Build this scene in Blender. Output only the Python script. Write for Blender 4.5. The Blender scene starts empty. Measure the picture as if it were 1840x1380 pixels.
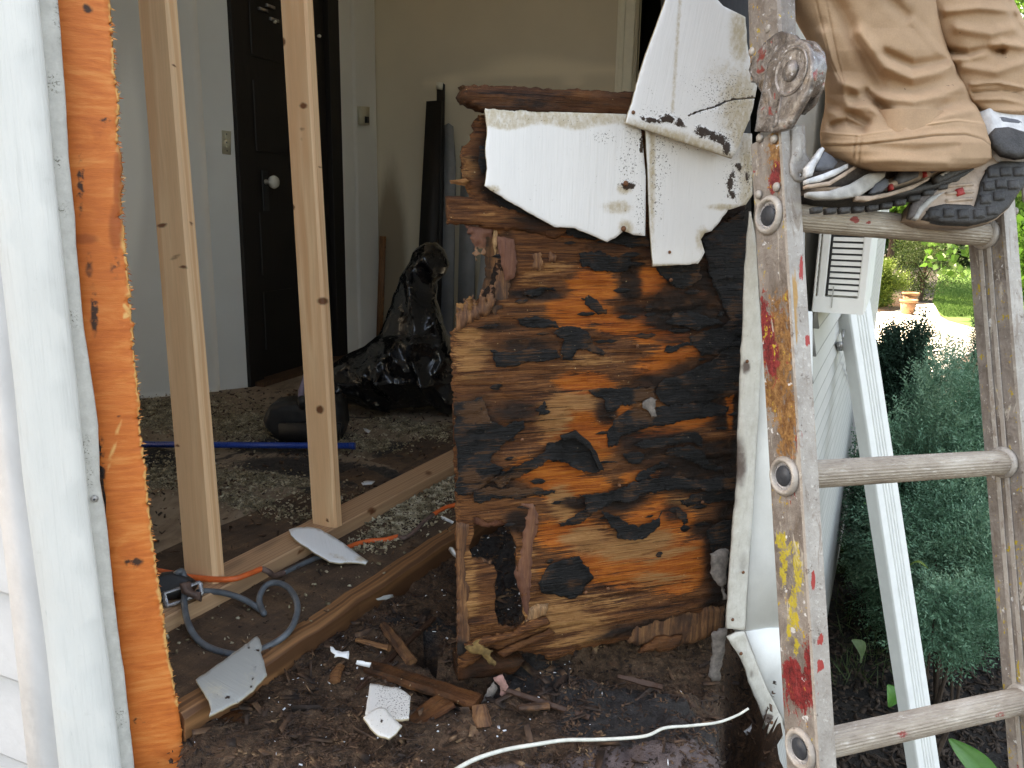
import bpy, math, random
import numpy as np
from mathutils import Vector
from mathutils.geometry import delaunay_2d_cdt
random.seed(7); RNG = np.random.default_rng(7)
S = bpy.context.scene
COL = S.collection
# ---------------------------------------------------------------- camera
FPX = 1433.0; CX, CY = 920.0, 690.0
DN = np.array([-.018, .976, .215]); DN /= np.linalg.norm(DN)      # world down in camera axes (x right, y down, z forward)
UP = -DN
FW = np.array([0, 0, 1.0]); FW = FW - FW.dot(UP) * UP; FW /= np.linalg.norm(FW)
RT = np.cross(FW, UP)
if RT[0] < 0: RT = -RT
CAM = np.array([0, 0, .82])
R3 = np.array([RT, FW, UP])                                        # camera axes -> world
def c2w(v): return R3 @ np.asarray(v, float) + CAM
def c2wd(v): return R3 @ np.asarray(v, float)
def w2c(p): return (np.asarray(p, float) - CAM) @ R3               # works on (n,3)
def w2px(p):
    c = w2c(p); z = np.maximum(c[..., 2], 1e-3)
    return CX + FPX * c[..., 0] / z, CY + FPX * c[..., 1] / z
def P(px, py, z): return c2w([(px - CX) / FPX * z, (py - CY) / FPX * z, z])
def F(px, py, h=0.0):
    r = c2wd([(px - CX) / FPX, (py - CY) / FPX, 1.0]); t = (h - CAM[2]) / r[2]; return CAM + r * t
cd = bpy.data.cameras.new("Camera"); cam = bpy.data.objects.new("Camera", cd); COL.objects.link(cam)
cd.sensor_width = 36; cd.sensor_fit = 'HORIZONTAL'; cd.lens = FPX / 1840 * 36; cd.clip_start = .02; cd.clip_end = 500
from mathutils import Matrix
xa, ya, za = c2wd([1, 0, 0]), c2wd([0, -1, 0]), c2wd([0, 0, -1])
cam.matrix_world = Matrix(((xa[0], ya[0], za[0], CAM[0]), (xa[1], ya[1], za[1], CAM[1]), (xa[2], ya[2], za[2], CAM[2]), (0, 0, 0, 1)))
S.camera = cam
# ---------------------------------------------------------------- light
SUN_YAW, SUN_EL = -42.0, 50.0                                      # sun ahead and to the left, behind the house
W = bpy.data.worlds.new("World"); S.world = W; W.use_nodes = True
wn = W.node_tree.nodes; wl = W.node_tree.links; wn.clear()
sky = wn.new("ShaderNodeTexSky"); sky.sky_type = 'NISHITA'; sky.sun_disc = False
sky.sun_elevation = math.radians(SUN_EL); sky.sun_rotation = math.radians(SUN_YAW)
sky.air_density = 1.0; sky.dust_density = 4.0; sky.ozone_density = .6
bg = wn.new("ShaderNodeBackground"); bg.inputs[1].default_value = .15
wo = wn.new("ShaderNodeOutputWorld"); wl.new(sky.outputs[0], bg.inputs[0]); wl.new(bg.outputs[0], wo.inputs[0])
sd = bpy.data.lights.new("Sun", 'SUN'); sd.energy = 4.0; sd.angle = math.radians(.5); sd.color = (1, .94, .85)
so = bpy.data.objects.new("Sun", sd); COL.objects.link(so)
sv = Vector((math.sin(math.radians(SUN_YAW)) * math.cos(math.radians(SUN_EL)), math.cos(math.radians(SUN_YAW)) * math.cos(math.radians(SUN_EL)), math.sin(math.radians(SUN_EL))))
so.rotation_euler = sv.to_track_quat('Z', 'Y').to_euler()
S.view_settings.view_transform = 'Standard'; S.view_settings.look = 'None'; S.view_settings.gamma = 1
S.view_settings.use_curve_mapping = False; S.view_settings.exposure = 2.8; S.view_settings.use_white_balance = True; S.view_settings.white_balance_temperature = 9100; S.view_settings.white_balance_tint = 11
S.cycles.max_bounces = 10; S.cycles.diffuse_bounces = 8; S.cycles.use_denoising = True
# ---------------------------------------------------------------- numpy noise
def _h(ix, iy, iz, s):
    n = (ix.astype(np.int64) * 374761393 + iy.astype(np.int64) * 668265263 + iz.astype(np.int64) * 2147483647 + s * 1274126177) & 0xffffffff
    n = ((n ^ (n >> 13)) * 1274126177) & 0xffffffff
    n = ((n ^ (n >> 16)) * 2246822519) & 0xffffffff
    return ((n ^ (n >> 15)) & 0xffff) / 65535.0
def vnoise(x, y, z=0.0, s=0):
    x, y, z = np.broadcast_arrays(np.asarray(x, float), np.asarray(y, float), np.asarray(z, float))
    ix, iy, iz = np.floor(x), np.floor(y), np.floor(z)
    fx, fy, fz = x - ix, y - iy, z - iz
    fx, fy, fz = (t * t * (3 - 2 * t) for t in (fx, fy, fz))
    r = 0
    for a in (0, 1):
        for b in (0, 1):
            for c in (0, 1):
                r = r + _h(ix + a, iy + b, iz + c, s) * (fx if a else 1 - fx) * (fy if b else 1 - fy) * (fz if c else 1 - fz)
    return r
def fbm(x, y, z=0.0, s=0, o=4, g=.5):
    t, a, n = 0, 1, 0
    for i in range(o):
        t = t + a * vnoise(np.asarray(x) * 2 ** i, np.asarray(y) * 2 ** i, np.asarray(z) * 2 ** i, s + i * 17); n += a; a *= g
    return t / n
def blobs(px, py, L):
    """soft hand placed patches: (cx, cy, rx, ry[, degrees[, weight]])"""
    r = np.zeros(np.shape(px))
    for b in L:
        cx, cy, rx, ry = b[:4]; a = math.radians(b[4]) if len(b) > 4 else 0; w = b[5] if len(b) > 5 else 1
        dx, dy = px - cx, py - cy
        u = (dx * math.cos(a) + dy * math.sin(a)) / rx; v = (-dx * math.sin(a) + dy * math.cos(a)) / ry
        r = np.maximum(r, w * np.exp(-(u * u + v * v) ** 1.3 * .8))
    return r
def polyd(px, py, pts, closed=True):
    px, py = np.asarray(px, float), np.asarray(py, float); d = np.full(px.shape, 1e9); n = len(pts)
    for i in range(n if closed else n - 1):
        ax, ay = pts[i][:2]; bx, by = pts[(i + 1) % n][:2]; vx, vy = bx - ax, by - ay; L = vx * vx + vy * vy + 1e-9
        t = np.clip(((px - ax) * vx + (py - ay) * vy) / L, 0, 1)
        d = np.minimum(d, np.hypot(px - ax - t * vx, py - ay - t * vy))
    return d
def inside(px, py, pts):
    px, py = np.asarray(px, float), np.asarray(py, float); r = np.zeros(px.shape, bool); n = len(pts)
    for i in range(n):
        ax, ay = pts[i][:2]; bx, by = pts[(i + 1) % n][:2]
        if ay == by: continue
        c = ((ay > py) != (by > py)) & (px < (bx - ax) * (py - ay) / (by - ay) + ax); r ^= c
    return r
# ---------------------------------------------------------------- materials
class Mt:
    def __init__(s, name):
        s.m = bpy.data.materials.new(name); s.m.use_nodes = True; s.t = s.m.node_tree; s.N = s.t.nodes; s.L = s.t.links
        s.N.clear(); s.b = s.N.new("ShaderNodeBsdfPrincipled"); o = s.N.new("ShaderNodeOutputMaterial"); s.L.new(s.b.outputs[0], o.inputs[0])
        s._pc = None; s._ma = None
    def put(s, sock, v):
        if isinstance(v, bpy.types.NodeSocket): s.L.new(v, sock)
        elif isinstance(v, (tuple, list)) and len(v) == 3 and sock.type == 'RGBA': sock.default_value = (*v, 1)
        else: sock.default_value = v
    @property
    def pc(s):
        if s._pc is None: a = s.N.new("ShaderNodeAttribute"); a.attribute_name = "pc"; s._pc = a.outputs["Vector"]
        return s._pc
    def ma(s, i):
        if s._ma is None:
            a = s.N.new("ShaderNodeAttribute"); a.attribute_name = "ma"; q = s.N.new("ShaderNodeSeparateColor"); s.L.new(a.outputs["Color"], q.inputs[0]); s._ma = q
        return s._ma.outputs[i]
    def map(s, sc, v=None, off=(0, 0, 0)):
        n = s.N.new("ShaderNodeMapping"); s.L.new(v or s.pc, n.inputs[0]); n.inputs[3].default_value = sc; n.inputs[1].default_value = off; return n.outputs[0]
    def noise(s, sc=(1, 1, 1), scale=1, det=4, r=.55, dist=0, v=None, off=(0, 0, 0)):
        n = s.N.new("ShaderNodeTexNoise"); s.L.new(s.map(sc, v, off), n.inputs["Vector"]); n.inputs["Scale"].default_value = scale
        n.inputs["Detail"].default_value = det; n.inputs["Roughness"].default_value = r; n.inputs["Distortion"].default_value = dist; return n.outputs[0]
    def wave(s, sc, scale=1, dist=2, det=2, ds=1, dire='X'):
        n = s.N.new("ShaderNodeTexWave"); s.L.new(s.map(sc), n.inputs["Vector"]); n.bands_direction = dire; n.inputs["Scale"].default_value = scale
        n.inputs["Distortion"].default_value = dist; n.inputs["Detail"].default_value = det; n.inputs["Detail Scale"].default_value = ds; return n.outputs["Fac"]
    def voro(s, sc, scale=1, feat='F1'):
        n = s.N.new("ShaderNodeTexVoronoi"); n.feature = feat; s.L.new(s.map(sc), n.inputs["Vector"]); n.inputs["Scale"].default_value = scale; return n.outputs[0]
    def math(s, op, a, b=0.0, c=False):
        n = s.N.new("ShaderNodeMath"); n.operation = op; n.use_clamp = c; s.put(n.inputs[0], a); s.put(n.inputs[1], b); return n.outputs[0]
    def step(s, v, lo, hi, a=0.0, b=1.0):
        n = s.N.new("ShaderNodeMapRange"); n.interpolation_type = 'SMOOTHSTEP'; s.put(n.inputs[0], v)
        for i, q in enumerate((lo, hi, a, b)): n.inputs[i + 1].default_value = q
        return n.outputs[0]
    def ramp(s, v, st):
        n = s.N.new("ShaderNodeValToRGB"); s.put(n.inputs[0], v); e = n.color_ramp.elements
        while len(e) < len(st): e.new(.5)
        for k, (p, c) in zip(e, st): k.position = p; k.color = (*c, 1)
        return n.outputs[0]
    def mix(s, f, a, b, mode='MIX'):
        n = s.N.new("ShaderNodeMix"); n.data_type = 'RGBA'; n.blend_type = mode; s.put(n.inputs[0], f); s.put(n.inputs[6], a); s.put(n.inputs[7], b); return n.outputs[2]
    def bump(s, h, dist=.001, st=1.0, prev=None):
        n = s.N.new("ShaderNodeBump"); n.inputs["Strength"].default_value = st; n.inputs["Distance"].default_value = dist; s.put(n.inputs["Height"], h)
        if prev is not None: s.L.new(prev, n.inputs["Normal"])
        return n.outputs[0]
    def fin(s, col, rough=.6, norm=None, metal=0.0, spec=None, **k):
        s.put(s.b.inputs["Base Color"], col); s.put(s.b.inputs["Roughness"], rough); s.put(s.b.inputs["Metallic"], metal)
        if norm is not None: s.L.new(norm, s.b.inputs["Normal"])
        if spec is not None: s.b.inputs["Specular IOR Level"].default_value = spec
        for a, v in k.items(): s.b.inputs[a.replace('_', ' ')].default_value = v
        return s.m
def plain(name, c, rough=.6, var=.25, sc=12, metal=0.0, bmp=.0006, spec=None):
    m = Mt(name); n = m.noise(scale=sc, det=6); n2 = m.noise(scale=sc * 9, det=4)
    d = tuple(x * (1 - var) for x in c); e = tuple(min(1, x * (1 + var * .6)) for x in c)
    return m.fin(m.ramp(n, [(.3, d), (.7, e)]), m.step(n2, .3, .7, max(.05, rough - .12), min(1, rough + .12)), m.bump(n2, bmp), metal, spec)
def lumber(name, lo, hi, along='z'):
    m = Mt(name); st = {'z': (1, 1, .045), 'x': (.045, 1, 1)}[along]
    big = m.noise(st, 26, 3, .5, 1.2); ring = m.wave((22, 22, .9) if along == 'z' else (.9, 22, 22), 1.3, 7, 3, .9, 'X' if along == 'z' else 'Y')
    fine = m.noise(tuple(a * (1 if a == 1 else .5) for a in st), 420, 4, .7); tone = m.noise((1, 1, 1), 5, 3)
    c = m.ramp(ring, [(.1, lo), (.55, hi), (.95, tuple(.5 * (a + b) for a, b in zip(lo, hi)))])
    c = m.mix(m.step(big, .35, .75, 0, .45), c, lo); c = m.mix(m.step(fine, .3, .8, .0, .28), c, tuple(x * .6 for x in lo))
    c = m.mix(m.step(tone, .45, .75, 0, .22), c, tuple(x * .75 for x in hi))
    c = m.mix(m.step(m.ma(0), .25, .75), c, (.16, .055, .018)); c = m.mix(m.step(m.ma(1), .3, .7, 0, .8), c, (.05, .035, .025))
    return m.fin(c, .62, m.bump(fine, .0004, .8, m.bump(ring, .0004, .4)))
def wallpaint(name, c, dirt=(.28, .22, .15)):
    m = Mt(name); a = m.noise(scale=1.7, det=6); b = m.noise((1, 1, .25), 5, 6, .65); f = m.noise(scale=160, det=3)
    k = m.ramp(a, [(.3, tuple(x * .86 for x in c)), (.7, c)]); k = m.mix(m.step(m.math('ADD', m.math('MULTIPLY', m.ma(0), .9), m.math('MULTIPLY', b, .5)), .5, .95), k, dirt)
    k = m.mix(m.step(m.ma(1), .2, .8, 0, .75), k, tuple(min(1, x * 1.25) for x in c))
    return m.fin(k, .75, m.bump(f, .0008, .6, m.bump(a, .004, .4)))
# ---- the surfaces of this place
MAT = {}
MAT['lumber'] = lumber('fresh_lumber', (.74, .42, .22), (.86, .58, .34))
MAT['plate'] = lumber('plate_lumber', (.40, .22, .12), (.60, .38, .22))
MAT['oldwood'] = lumber('old_grey_brown_wood', (.05, .024, .012), (.17, .085, .042))
MAT['darkwood'] = lumber('dark_stained_wood', (.006, .004, .003), (.016, .011, .008))
MAT['edgewood'] = lumber('stained_plank_wood', (.12, .05, .02), (.33, .15, .06))
def _orange():
    m = Mt('orange_plywood'); g = m.noise((.22, 1.6, 1), 60, 6, .7, 1.0); w = m.noise((.5, 1.6, 1), 13, 5, .6, 2.2); wv = m.wave((.9, 7, 1), 4.5, 5, 2, .7, 'Y')
    f = m.noise((.12, 1, 1), 700, 3, .7); t = m.noise((1, .6, 1), 4, 3)
    c = m.ramp(m.math('ADD', m.math('MULTIPLY', g, .4), m.math('ADD', m.math('MULTIPLY', wv, .04), m.math('MULTIPLY', w, .6))), [(.36, (.48, .105, .018)), (.52, (.64, .165, .030)), (.68, (.76, .27, .07))])
    c = m.mix(m.step(t, .42, .72, 0, .55), c, (.55, .13, .02)); c = m.mix(m.step(f, .55, .85, 0, .5), c, (.42, .10, .02))
    sp = m.noise((1, 1, 1), 55, 3, .6); c = m.mix(m.math('MULTIPLY', m.step(m.ma(0), .2, .6), m.step(sp, .42, .56)), c, (.05, .02, .01))
    s2 = m.noise((.7, 1, 1), 38, 2, .5, off=(3, 1, 0)); c = m.mix(m.step(s2, .73, .77, 0, .85), c, (.09, .03, .012))
    c = m.mix(m.step(m.ma(1), .3, .8, 0, .85), c, (.80, .46, .16)); c = m.mix(m.step(m.ma(2), .3, .8, 0, .8), c, (.34, .07, .01))
    return m.fin(c, .6, m.bump(m.math('ADD', m.math('MULTIPLY', g, .7), m.math('MULTIPLY', f, .5)), .0012, .9))
MAT['orange'] = _orange()
def _rot():
    m = Mt('rotten_sheathing'); g = m.noise((.16, 2.2, 1), 34, 7, .72, .7); g2 = m.noise((.08, 2.6, 1), 150, 6, .78, .4); f = m.noise((.10, 1.6, 1), 520, 4, .75)
    t = m.noise((.5, 1.3, 1), 11, 5, .62, .6); cl = m.noise((1, 1, 1), 30, 5, .7)
    mixg = m.math('ADD', m.math('MULTIPLY', g, .4), m.math('MULTIPLY', g2, .6)); base = m.ramp(mixg, [(.36, (.012, .005, .003)), (.46, (.07, .024, .009)), (.55, (.19, .072, .024)), (.68, (.40, .19, .07))])
    org = m.ramp(mixg, [(.34, (.09, .018, .004)), (.46, (.30, .066, .009)), (.58, (.52, .155, .024)), (.72, (.70, .38, .12))])
    tan = m.ramp(mixg, [(.32, (.10, .04, .014)), (.48, (.28, .125, .045)), (.60, (.42, .21, .08)), (.74, (.60, .38, .18))])
    ch = m.ramp(m.math('ADD', m.math('MULTIPLY', g, .5), m.math('MULTIPLY', cl, .5)), [(.4, (.005, .003, .0022)), (.54, (.020, .010, .006)), (.66, (.075, .032, .014))])
    jit = m.math('MULTIPLY', m.math('SUBTRACT', m.math('ADD', m.math('ADD', t, g), g2), 1.5), 1.5)
    def k(i, lo, hi): return m.step(m.math('ADD', m.ma(i), jit), lo, hi)
    c = m.mix(k(1, .30, .62), base, org); c = m.mix(k(2, .40, .85), c, tan); c = m.mix(k(0, .24, .80), c, ch)
    c = m.mix(m.math('MULTIPLY', m.step(f, .66, .78), m.step(m.ma(0), .2, .7, .5, .0)), c, (.72, .46, .22))
    ck = m.noise((.05, 2.2, 1), 75, 5, .7, .3); c = m.mix(m.step(ck, .40, .345, 0, .9), c, (.006, .003, .002))
    sp = m.noise((1, 1, 1), 190, 2, .5); c = m.mix(m.step(sp, .74, .78, 0, .7), c, (.62, .45, .25))
    hh = m.math('ADD', m.math('MULTIPLY', g, 1.2), m.math('ADD', m.math('MULTIPLY', g2, .8), m.math('MULTIPLY', f, .35)))
    return m.fin(c, m.step(cl, .35, .7, .38, .8), m.bump(hh, .0034, 1.0), spec=.22)
MAT['rot'] = _rot()
def _rotv():
    m = Mt('rotten_fibrous_wood'); g = m.noise((1.8, .14, 1), 45, 7, .75, .6); f = m.noise((1.6, .1, 1), 420, 4, .7); t = m.noise(scale=18, det=5)
    c = m.ramp(g, [(.32, (.02, .008, .004)), (.46, (.10, .038, .015)), (.60, (.27, .12, .045)), (.74, (.52, .29, .12))])
    c = m.mix(m.step(t, .5, .72, 0, .8), c, (.035, .014, .008)); c = m.mix(m.step(m.math('ADD', m.ma(0), m.math('MULTIPLY', t, .4)), .5, .9), c, (.012, .007, .005))
    c = m.mix(m.step(m.math('ADD', m.ma(1), m.math('MULTIPLY', f, .4)), .55, .9), c, (.62, .38, .18)); c = m.mix(m.step(m.ma(2), .3, .7, 0, .75), c, (.15, .055, .035))
    return m.fin(c, .68, m.bump(m.math('ADD', g, m.math('MULTIPLY', f, .35)), .004, 1.0))
MAT['rotv'] = _rotv()
def _tar():
    m = Mt('tar_paper'); g = m.noise((.22, 2.0, 1), 90, 5, .7, .8); t = m.noise(scale=22, det=6); f = m.noise(scale=420, det=3); w = m.noise((.4, 1.4, 1), 26, 4, .6, 1.5)
    c = m.ramp(m.math('ADD', m.math('MULTIPLY', g, .45), m.math('MULTIPLY', t, .55)), [(.38, (.002, .0019, .0019)), (.52, (.0062, .006, .0062)), (.72, (.022, .0215, .023))])
    fb = m.noise((.07, 2.4, 1), 150, 4, .75); c = m.mix(m.step(fb, .56, .70, 0, .55), c, (.0025, .002, .002)); c = m.mix(m.step(m.math('ADD', m.math('ADD', m.math('MULTIPLY', t, .5), m.math('MULTIPLY', fb, .5)), m.math('MULTIPLY', m.ma(0), .2)), .535, .60, 0, .85), c, (.085, .036, .013)); s = m.noise(scale=240, det=2, off=(5, 2, 1)); c = m.mix(m.step(s, .73, .78, 0, .8), c, (.35, .27, .19))
    return m.fin(c, m.step(t, .35, .7, .34, .62), m.bump(f, .0006, .7, m.bump(m.math('ADD', m.math('ADD', g, w), m.math('MULTIPLY', fb, 1.2)), .003, 1.0)), spec=.3)
MAT['tar'] = _tar()
def _shingle(name, c0, spk):
    m = Mt(name); v = m.noise((1, .05, 1), 230, 4, .6); t = m.noise((1, .5, 1), 12, 5); s = m.noise((1, 1, 1), 330, 3, .62); s2 = m.noise((1, .55, 1), 130, 4, .7, off=(2, 7, 1)); d = m.noise(scale=95, det=6, r=.78)
    c = m.ramp(t, [(.25, tuple(x * .93 for x in c0)), (.7, c0)]); c = m.mix(m.step(v, .55, .8, 0, .22), c, (.52, .50, .44))
    c = m.mix(m.math('MULTIPLY', m.step(m.math('ADD', m.math('MULTIPLY', m.ma(0), .8), m.math('MULTIPLY', d, .9)), .6, 1.25), m.step(s2, .3, .6, .45, 1)), c, (.50, .42, .29))          # tan staining
    c = m.mix(m.step(m.math('ADD', m.math('MULTIPLY', m.ma(1), spk), s), .72, .80, 0, .92), c, (.07, .055, .045))                        # mould specks
    c = m.mix(m.step(m.math('ADD', m.math('MULTIPLY', m.ma(1), spk * .6), s2), .74, .80, 0, .8), c, (.12, .09, .07))
    c = m.mix(m.step(m.math('ADD', m.ma(2), m.math('MULTIPLY', m.math('SUBTRACT', d, .5), 2.8)), .46, .60), c, (.035, .018, .010))        # caked dirt
    return m.fin(c, .55, m.bump(v, .0010, .8, m.bump(m.step(m.ma(2), .2, .8), .002, .6)))
MAT['shingle'] = _shingle('white_painted_shingle', (.84, .84, .83), .16)
MAT['shard'] = _shingle('grey_painted_shard', (.33, .33, .31), .16)
MAT['shardw'] = _shingle('white_shard', (.78, .79, .79), .10)
MAT['speckled'] = _shingle('speckled_shard', (.62, .60, .56), .17)
MAT['shingleedge'] = plain('shingle_broken_edge', (.46, .38, .26), .8, .4, 60)
def _board():
    m = Mt('weathered_white_board'); v = m.noise((1, .03, 1), 260, 5, .65); t = m.noise((1, .4, 1), 9, 5); s = m.noise((1, .12, 1), 200, 4, .65); d = m.noise(scale=26, det=7, r=.75)
    c = m.ramp(t, [(.3, (.67, .67, .64)), (.7, (.75, .75, .72))]); c = m.mix(m.step(v, .5, .75, 0, .35), c, (.54, .54, .51))
    c = m.mix(m.step(s, .66, .76, 0, .55), c, (.38, .39, .36)); c = m.mix(m.math('MULTIPLY', m.step(d, .60, .70, 0, .8), m.step(m.ma(0), 0, 1, .12, 1)), c, (.25, .24, .2))
    return m.fin(c, .55, m.bump(m.math('ADD', v, m.math('MULTIPLY', s, .5)), .0011, .9))
MAT['board'] = _board()
def _trim():
    m = Mt('soiled_pale_trim'); v = m.noise((1, .12, 1), 150, 5, .65); d = m.noise(scale=34, det=7, r=.75); s = m.noise((1, 1, .6), 170, 4, .7)
    c = m.ramp(d, [(.3, (.50, .47, .40)), (.7, (.68, .66, .60))]); c = m.mix(m.step(v, .52, .75, 0, .45), c, (.38, .34, .29))
    c = m.mix(m.step(s, .64, .74, 0, .6), c, (.19, .15, .12)); c = m.mix(m.step(m.math('ADD', m.ma(0), m.math('MULTIPLY', d, .4)), .45, .8), c, (.13, .095, .08))
    return m.fin(c, .6, m.bump(m.math('ADD', v, s), .001, .8))
MAT['trim'] = _trim()
def _trim2():
    m = Mt('light_grey_trim'); v = m.noise((1, .12, 1), 150, 5, .65); d = m.noise(scale=40, det=7, r=.78); s = m.noise((1, 1, .8), 330, 4, .7)
    c = m.ramp(d, [(.3, (.42, .41, .38)), (.7, (.58, .57, .53))]); c = m.mix(m.step(s, .6, .72, 0, .35), c, (.33, .33, .28))
    c = m.mix(m.math('MULTIPLY', m.step(m.ma(0), .1, .7), m.step(s, .54, .60, 0, .85)), c, (.13, .12, .09))
    return m.fin(c, .6, m.bump(m.math('ADD', v, s), .0009, .8))
MAT['trim2'] = _trim2()
MAT['cleanwhite'] = plain('clean_white_vinyl', (.82, .83, .80), .42, .06, 20, bmp=.0003)
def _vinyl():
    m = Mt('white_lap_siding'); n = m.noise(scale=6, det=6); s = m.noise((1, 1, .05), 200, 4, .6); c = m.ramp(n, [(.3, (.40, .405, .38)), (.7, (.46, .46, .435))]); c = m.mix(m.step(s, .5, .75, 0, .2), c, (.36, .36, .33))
    c = m.mix(m.step(m.ma(0), .25, .95, 0, .85), c, (.13, .13, .12)); return m.fin(c, .5, m.bump(s, .0004))  # masked butts take a dark grey that paints the lap shadow
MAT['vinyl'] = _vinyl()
MAT['siding_l'] = plain('blue_white_siding', (.55, .56, .57), .5, .12, 9, bmp=.0006)
def _alu():
    m = Mt('painted_spattered_aluminium'); g = m.noise((1, 1, .25), 60, 6, .7); t = m.noise(scale=24, det=7, r=.72, dist=.6); s = m.noise(scale=150, det=5, r=.7); d = m.noise((1, 1, .35), 95, 5, .7, 1.2, off=(4, 2, 9))
    q = m.noise(scale=70, det=4, r=.6, off=(9, 1, 4))
    c = m.ramp(t, [(.28, (.10, .082, .070)), (.46, (.215, .185, .165)), (.72, (.36, .33, .30))]); c = m.mix(m.step(g, .46, .7, 0, .6), c, (.13, .09, .065))
    c = m.mix(m.step(s, .60, .70, 0, .5), c, (.68, .67, .64)); c = m.mix(m.step(d, .66, .72, 0, .75), c, (.10, .075, .06))
    j = m.math('MULTIPLY', m.math('SUBTRACT', m.math('ADD', m.math('ADD', d, t), s), 1.5), 1.9)
    c = m.mix(m.step(m.math('ADD', m.ma(2), j), .28, .60), c, m.ramp(s, [(.35, (.12, .045, .015)), (.6, (.30, .15, .05)), (.8, (.42, .27, .10))]))   # rust brown
    c = m.mix(m.step(m.math('ADD', m.ma(0), j), .36, .44), c, m.mix(m.step(s, .35, .6), (.10, .012, .014), (.24, .02, .022)))                                                                     # red paint
    c = m.mix(m.math('MULTIPLY', m.step(m.math('ADD', m.ma(1), j), .36, .46), m.step(s, .38, .5, .1, .9)), c, (.46, .37, .03))                                                                       # yellow label remains
    c = m.mix(m.step(q, .66, .69, 0, .85), c, (.66, .67, .68)); c = m.mix(m.step(m.noise((1, 1, .2), 34, 5, .7, 1.5, off=(5, 5, 5)), .62, .66, 0, .7), c, (.52, .48, .42)); c = m.mix(m.step(m.noise(scale=48, det=3, off=(1, 8, 3)), .72, .745, 0, .9), c, (.26, .025, .02))
    return m.fin(c, m.step(t, .3, .7, .36, .6), m.bump(m.math('ADD', t, m.math('MULTIPLY', s, .7)), .0022, .9), m.step(s, .4, .6, .35, .1))
MAT['alu'] = _alu()
def _alul():
    m = Mt('dusty_aluminium_edge'); t = m.noise(scale=22, det=7, r=.7); s = m.noise(scale=140, det=5, r=.7); d = m.noise((1, 1, .3), 70, 5, .7, 1.0, off=(4, 2, 9))
    c = m.ramp(t, [(.3, (.27, .235, .205)), (.7, (.47, .435, .395))]); c = m.mix(m.step(s, .56, .68, 0, .5), c, (.66, .63, .58)); c = m.mix(m.step(d, .54, .68, 0, .65), c, (.21, .155, .12)); c = m.mix(m.step(m.noise(scale=70, det=5, r=.8, off=(6, 2, 2)), .60, .66, 0, .75), c, (.11, .075, .06))
    j = m.math('MULTIPLY', m.math('SUBTRACT', m.math('ADD', d, t), 1.0), 1.1)
    c = m.mix(m.step(m.math('ADD', m.ma(2), j), .45, .75), c, (.40, .22, .07)); c = m.mix(m.step(m.math('ADD', m.ma(0), j), .5, .58), c, (.36, .035, .03))
    return m.fin(c, .5, m.bump(m.math('ADD', t, s), .0016, .8), .15)
MAT['alul'] = _alul()
def _hinge():
    m = Mt('paint_crusted_steel'); t = m.noise(scale=38, det=6, r=.65, dist=1.2); s = m.noise(scale=120, det=5, r=.65); v = m.voro((1, 1, 1), 60)
    c = m.ramp(t, [(.3, (.08, .065, .06)), (.5, (.19, .165, .15)), (.7, (.38, .36, .35))]); c = m.mix(m.step(s, .62, .68, 0, .8), c, (.72, .74, .78)); r = m.noise(scale=46, det=3, off=(3, 3, 7), dist=1)
    c = m.mix(m.step(r, .62, .66, 0, .9), c, (.24, .025, .02)); c = m.mix(m.step(m.noise(scale=30, det=4, off=(7, 1, 2)), .6, .7, 0, .6), c, (.16, .10, .05))
    return m.fin(c, m.step(s, .3, .7, .16, .42), m.bump(t, .0035, 1.0, m.bump(s, .0006, .8)), .4, Coat_Weight=.4, Coat_Roughness=.12)
MAT['hinge'] = _hinge()
def _rung():
    m = Mt('weathered_ribbed_rung'); t = m.noise((1, 1, .3), 30, 6, .7); s = m.noise((1, 1, .25), 180, 5, .7); d = m.noise(scale=55, det=6, r=.7, off=(2, 5, 1))
    c = m.ramp(t, [(.3, (.21, .165, .13)), (.5, (.36, .30, .24)), (.7, (.52, .46, .39))]); c = m.mix(m.step(s, .55, .7, 0, .55), c, (.66, .62, .56)); c = m.mix(m.step(s, .28, .42, .7, 0), c, (.13, .09, .07))
    c = m.mix(m.step(d, .68, .73, 0, .9), c, (.78, .77, .75)); c = m.mix(m.step(m.math('ADD', m.ma(0), m.math('MULTIPLY', m.math('SUBTRACT', d, .5), 2)), .5, .65), c, (.30, .06, .05))
    c = m.mix(m.step(m.ma(1), .4, .6, 0, .85), c, (.06, .055, .055)); return m.fin(c, .6, m.bump(m.math('ADD', t, s), .0022, .9), .1)
MAT['rung'] = _rung()
MAT['tube'] = plain('bare_aluminium_tube', (.50, .50, .53), .35, .2, 40, .7)
def _cloth(name, c):
    m = Mt(name); t = m.noise(scale=14, det=6, r=.65); w1 = m.wave((1, 1, 1), 620, .6, 1, 1, 'X'); w2 = m.wave((1, 1, 1), 620, .6, 1, 1, 'Z'); f = m.noise(scale=600, det=2); d = m.noise(scale=45, det=7, r=.75)
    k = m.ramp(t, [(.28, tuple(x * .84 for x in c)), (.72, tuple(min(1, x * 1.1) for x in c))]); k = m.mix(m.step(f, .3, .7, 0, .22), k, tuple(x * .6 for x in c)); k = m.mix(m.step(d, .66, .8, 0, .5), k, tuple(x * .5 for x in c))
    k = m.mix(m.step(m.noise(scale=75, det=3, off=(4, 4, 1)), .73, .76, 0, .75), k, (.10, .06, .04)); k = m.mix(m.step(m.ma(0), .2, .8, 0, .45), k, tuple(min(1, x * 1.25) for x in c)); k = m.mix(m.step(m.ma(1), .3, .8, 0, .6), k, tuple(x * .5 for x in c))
    return m.fin(k, .88, m.bump(m.math('ADD', w1, w2), .0005, .6, m.bump(m.math('ADD', f, d), .0009, .6)), spec=.2)
MAT['cloth'] = _cloth('tan_work_canvas', (.53, .345, .215))
MAT['shirt'] = _cloth('grey_cotton', (.22, .23, .25))
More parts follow.
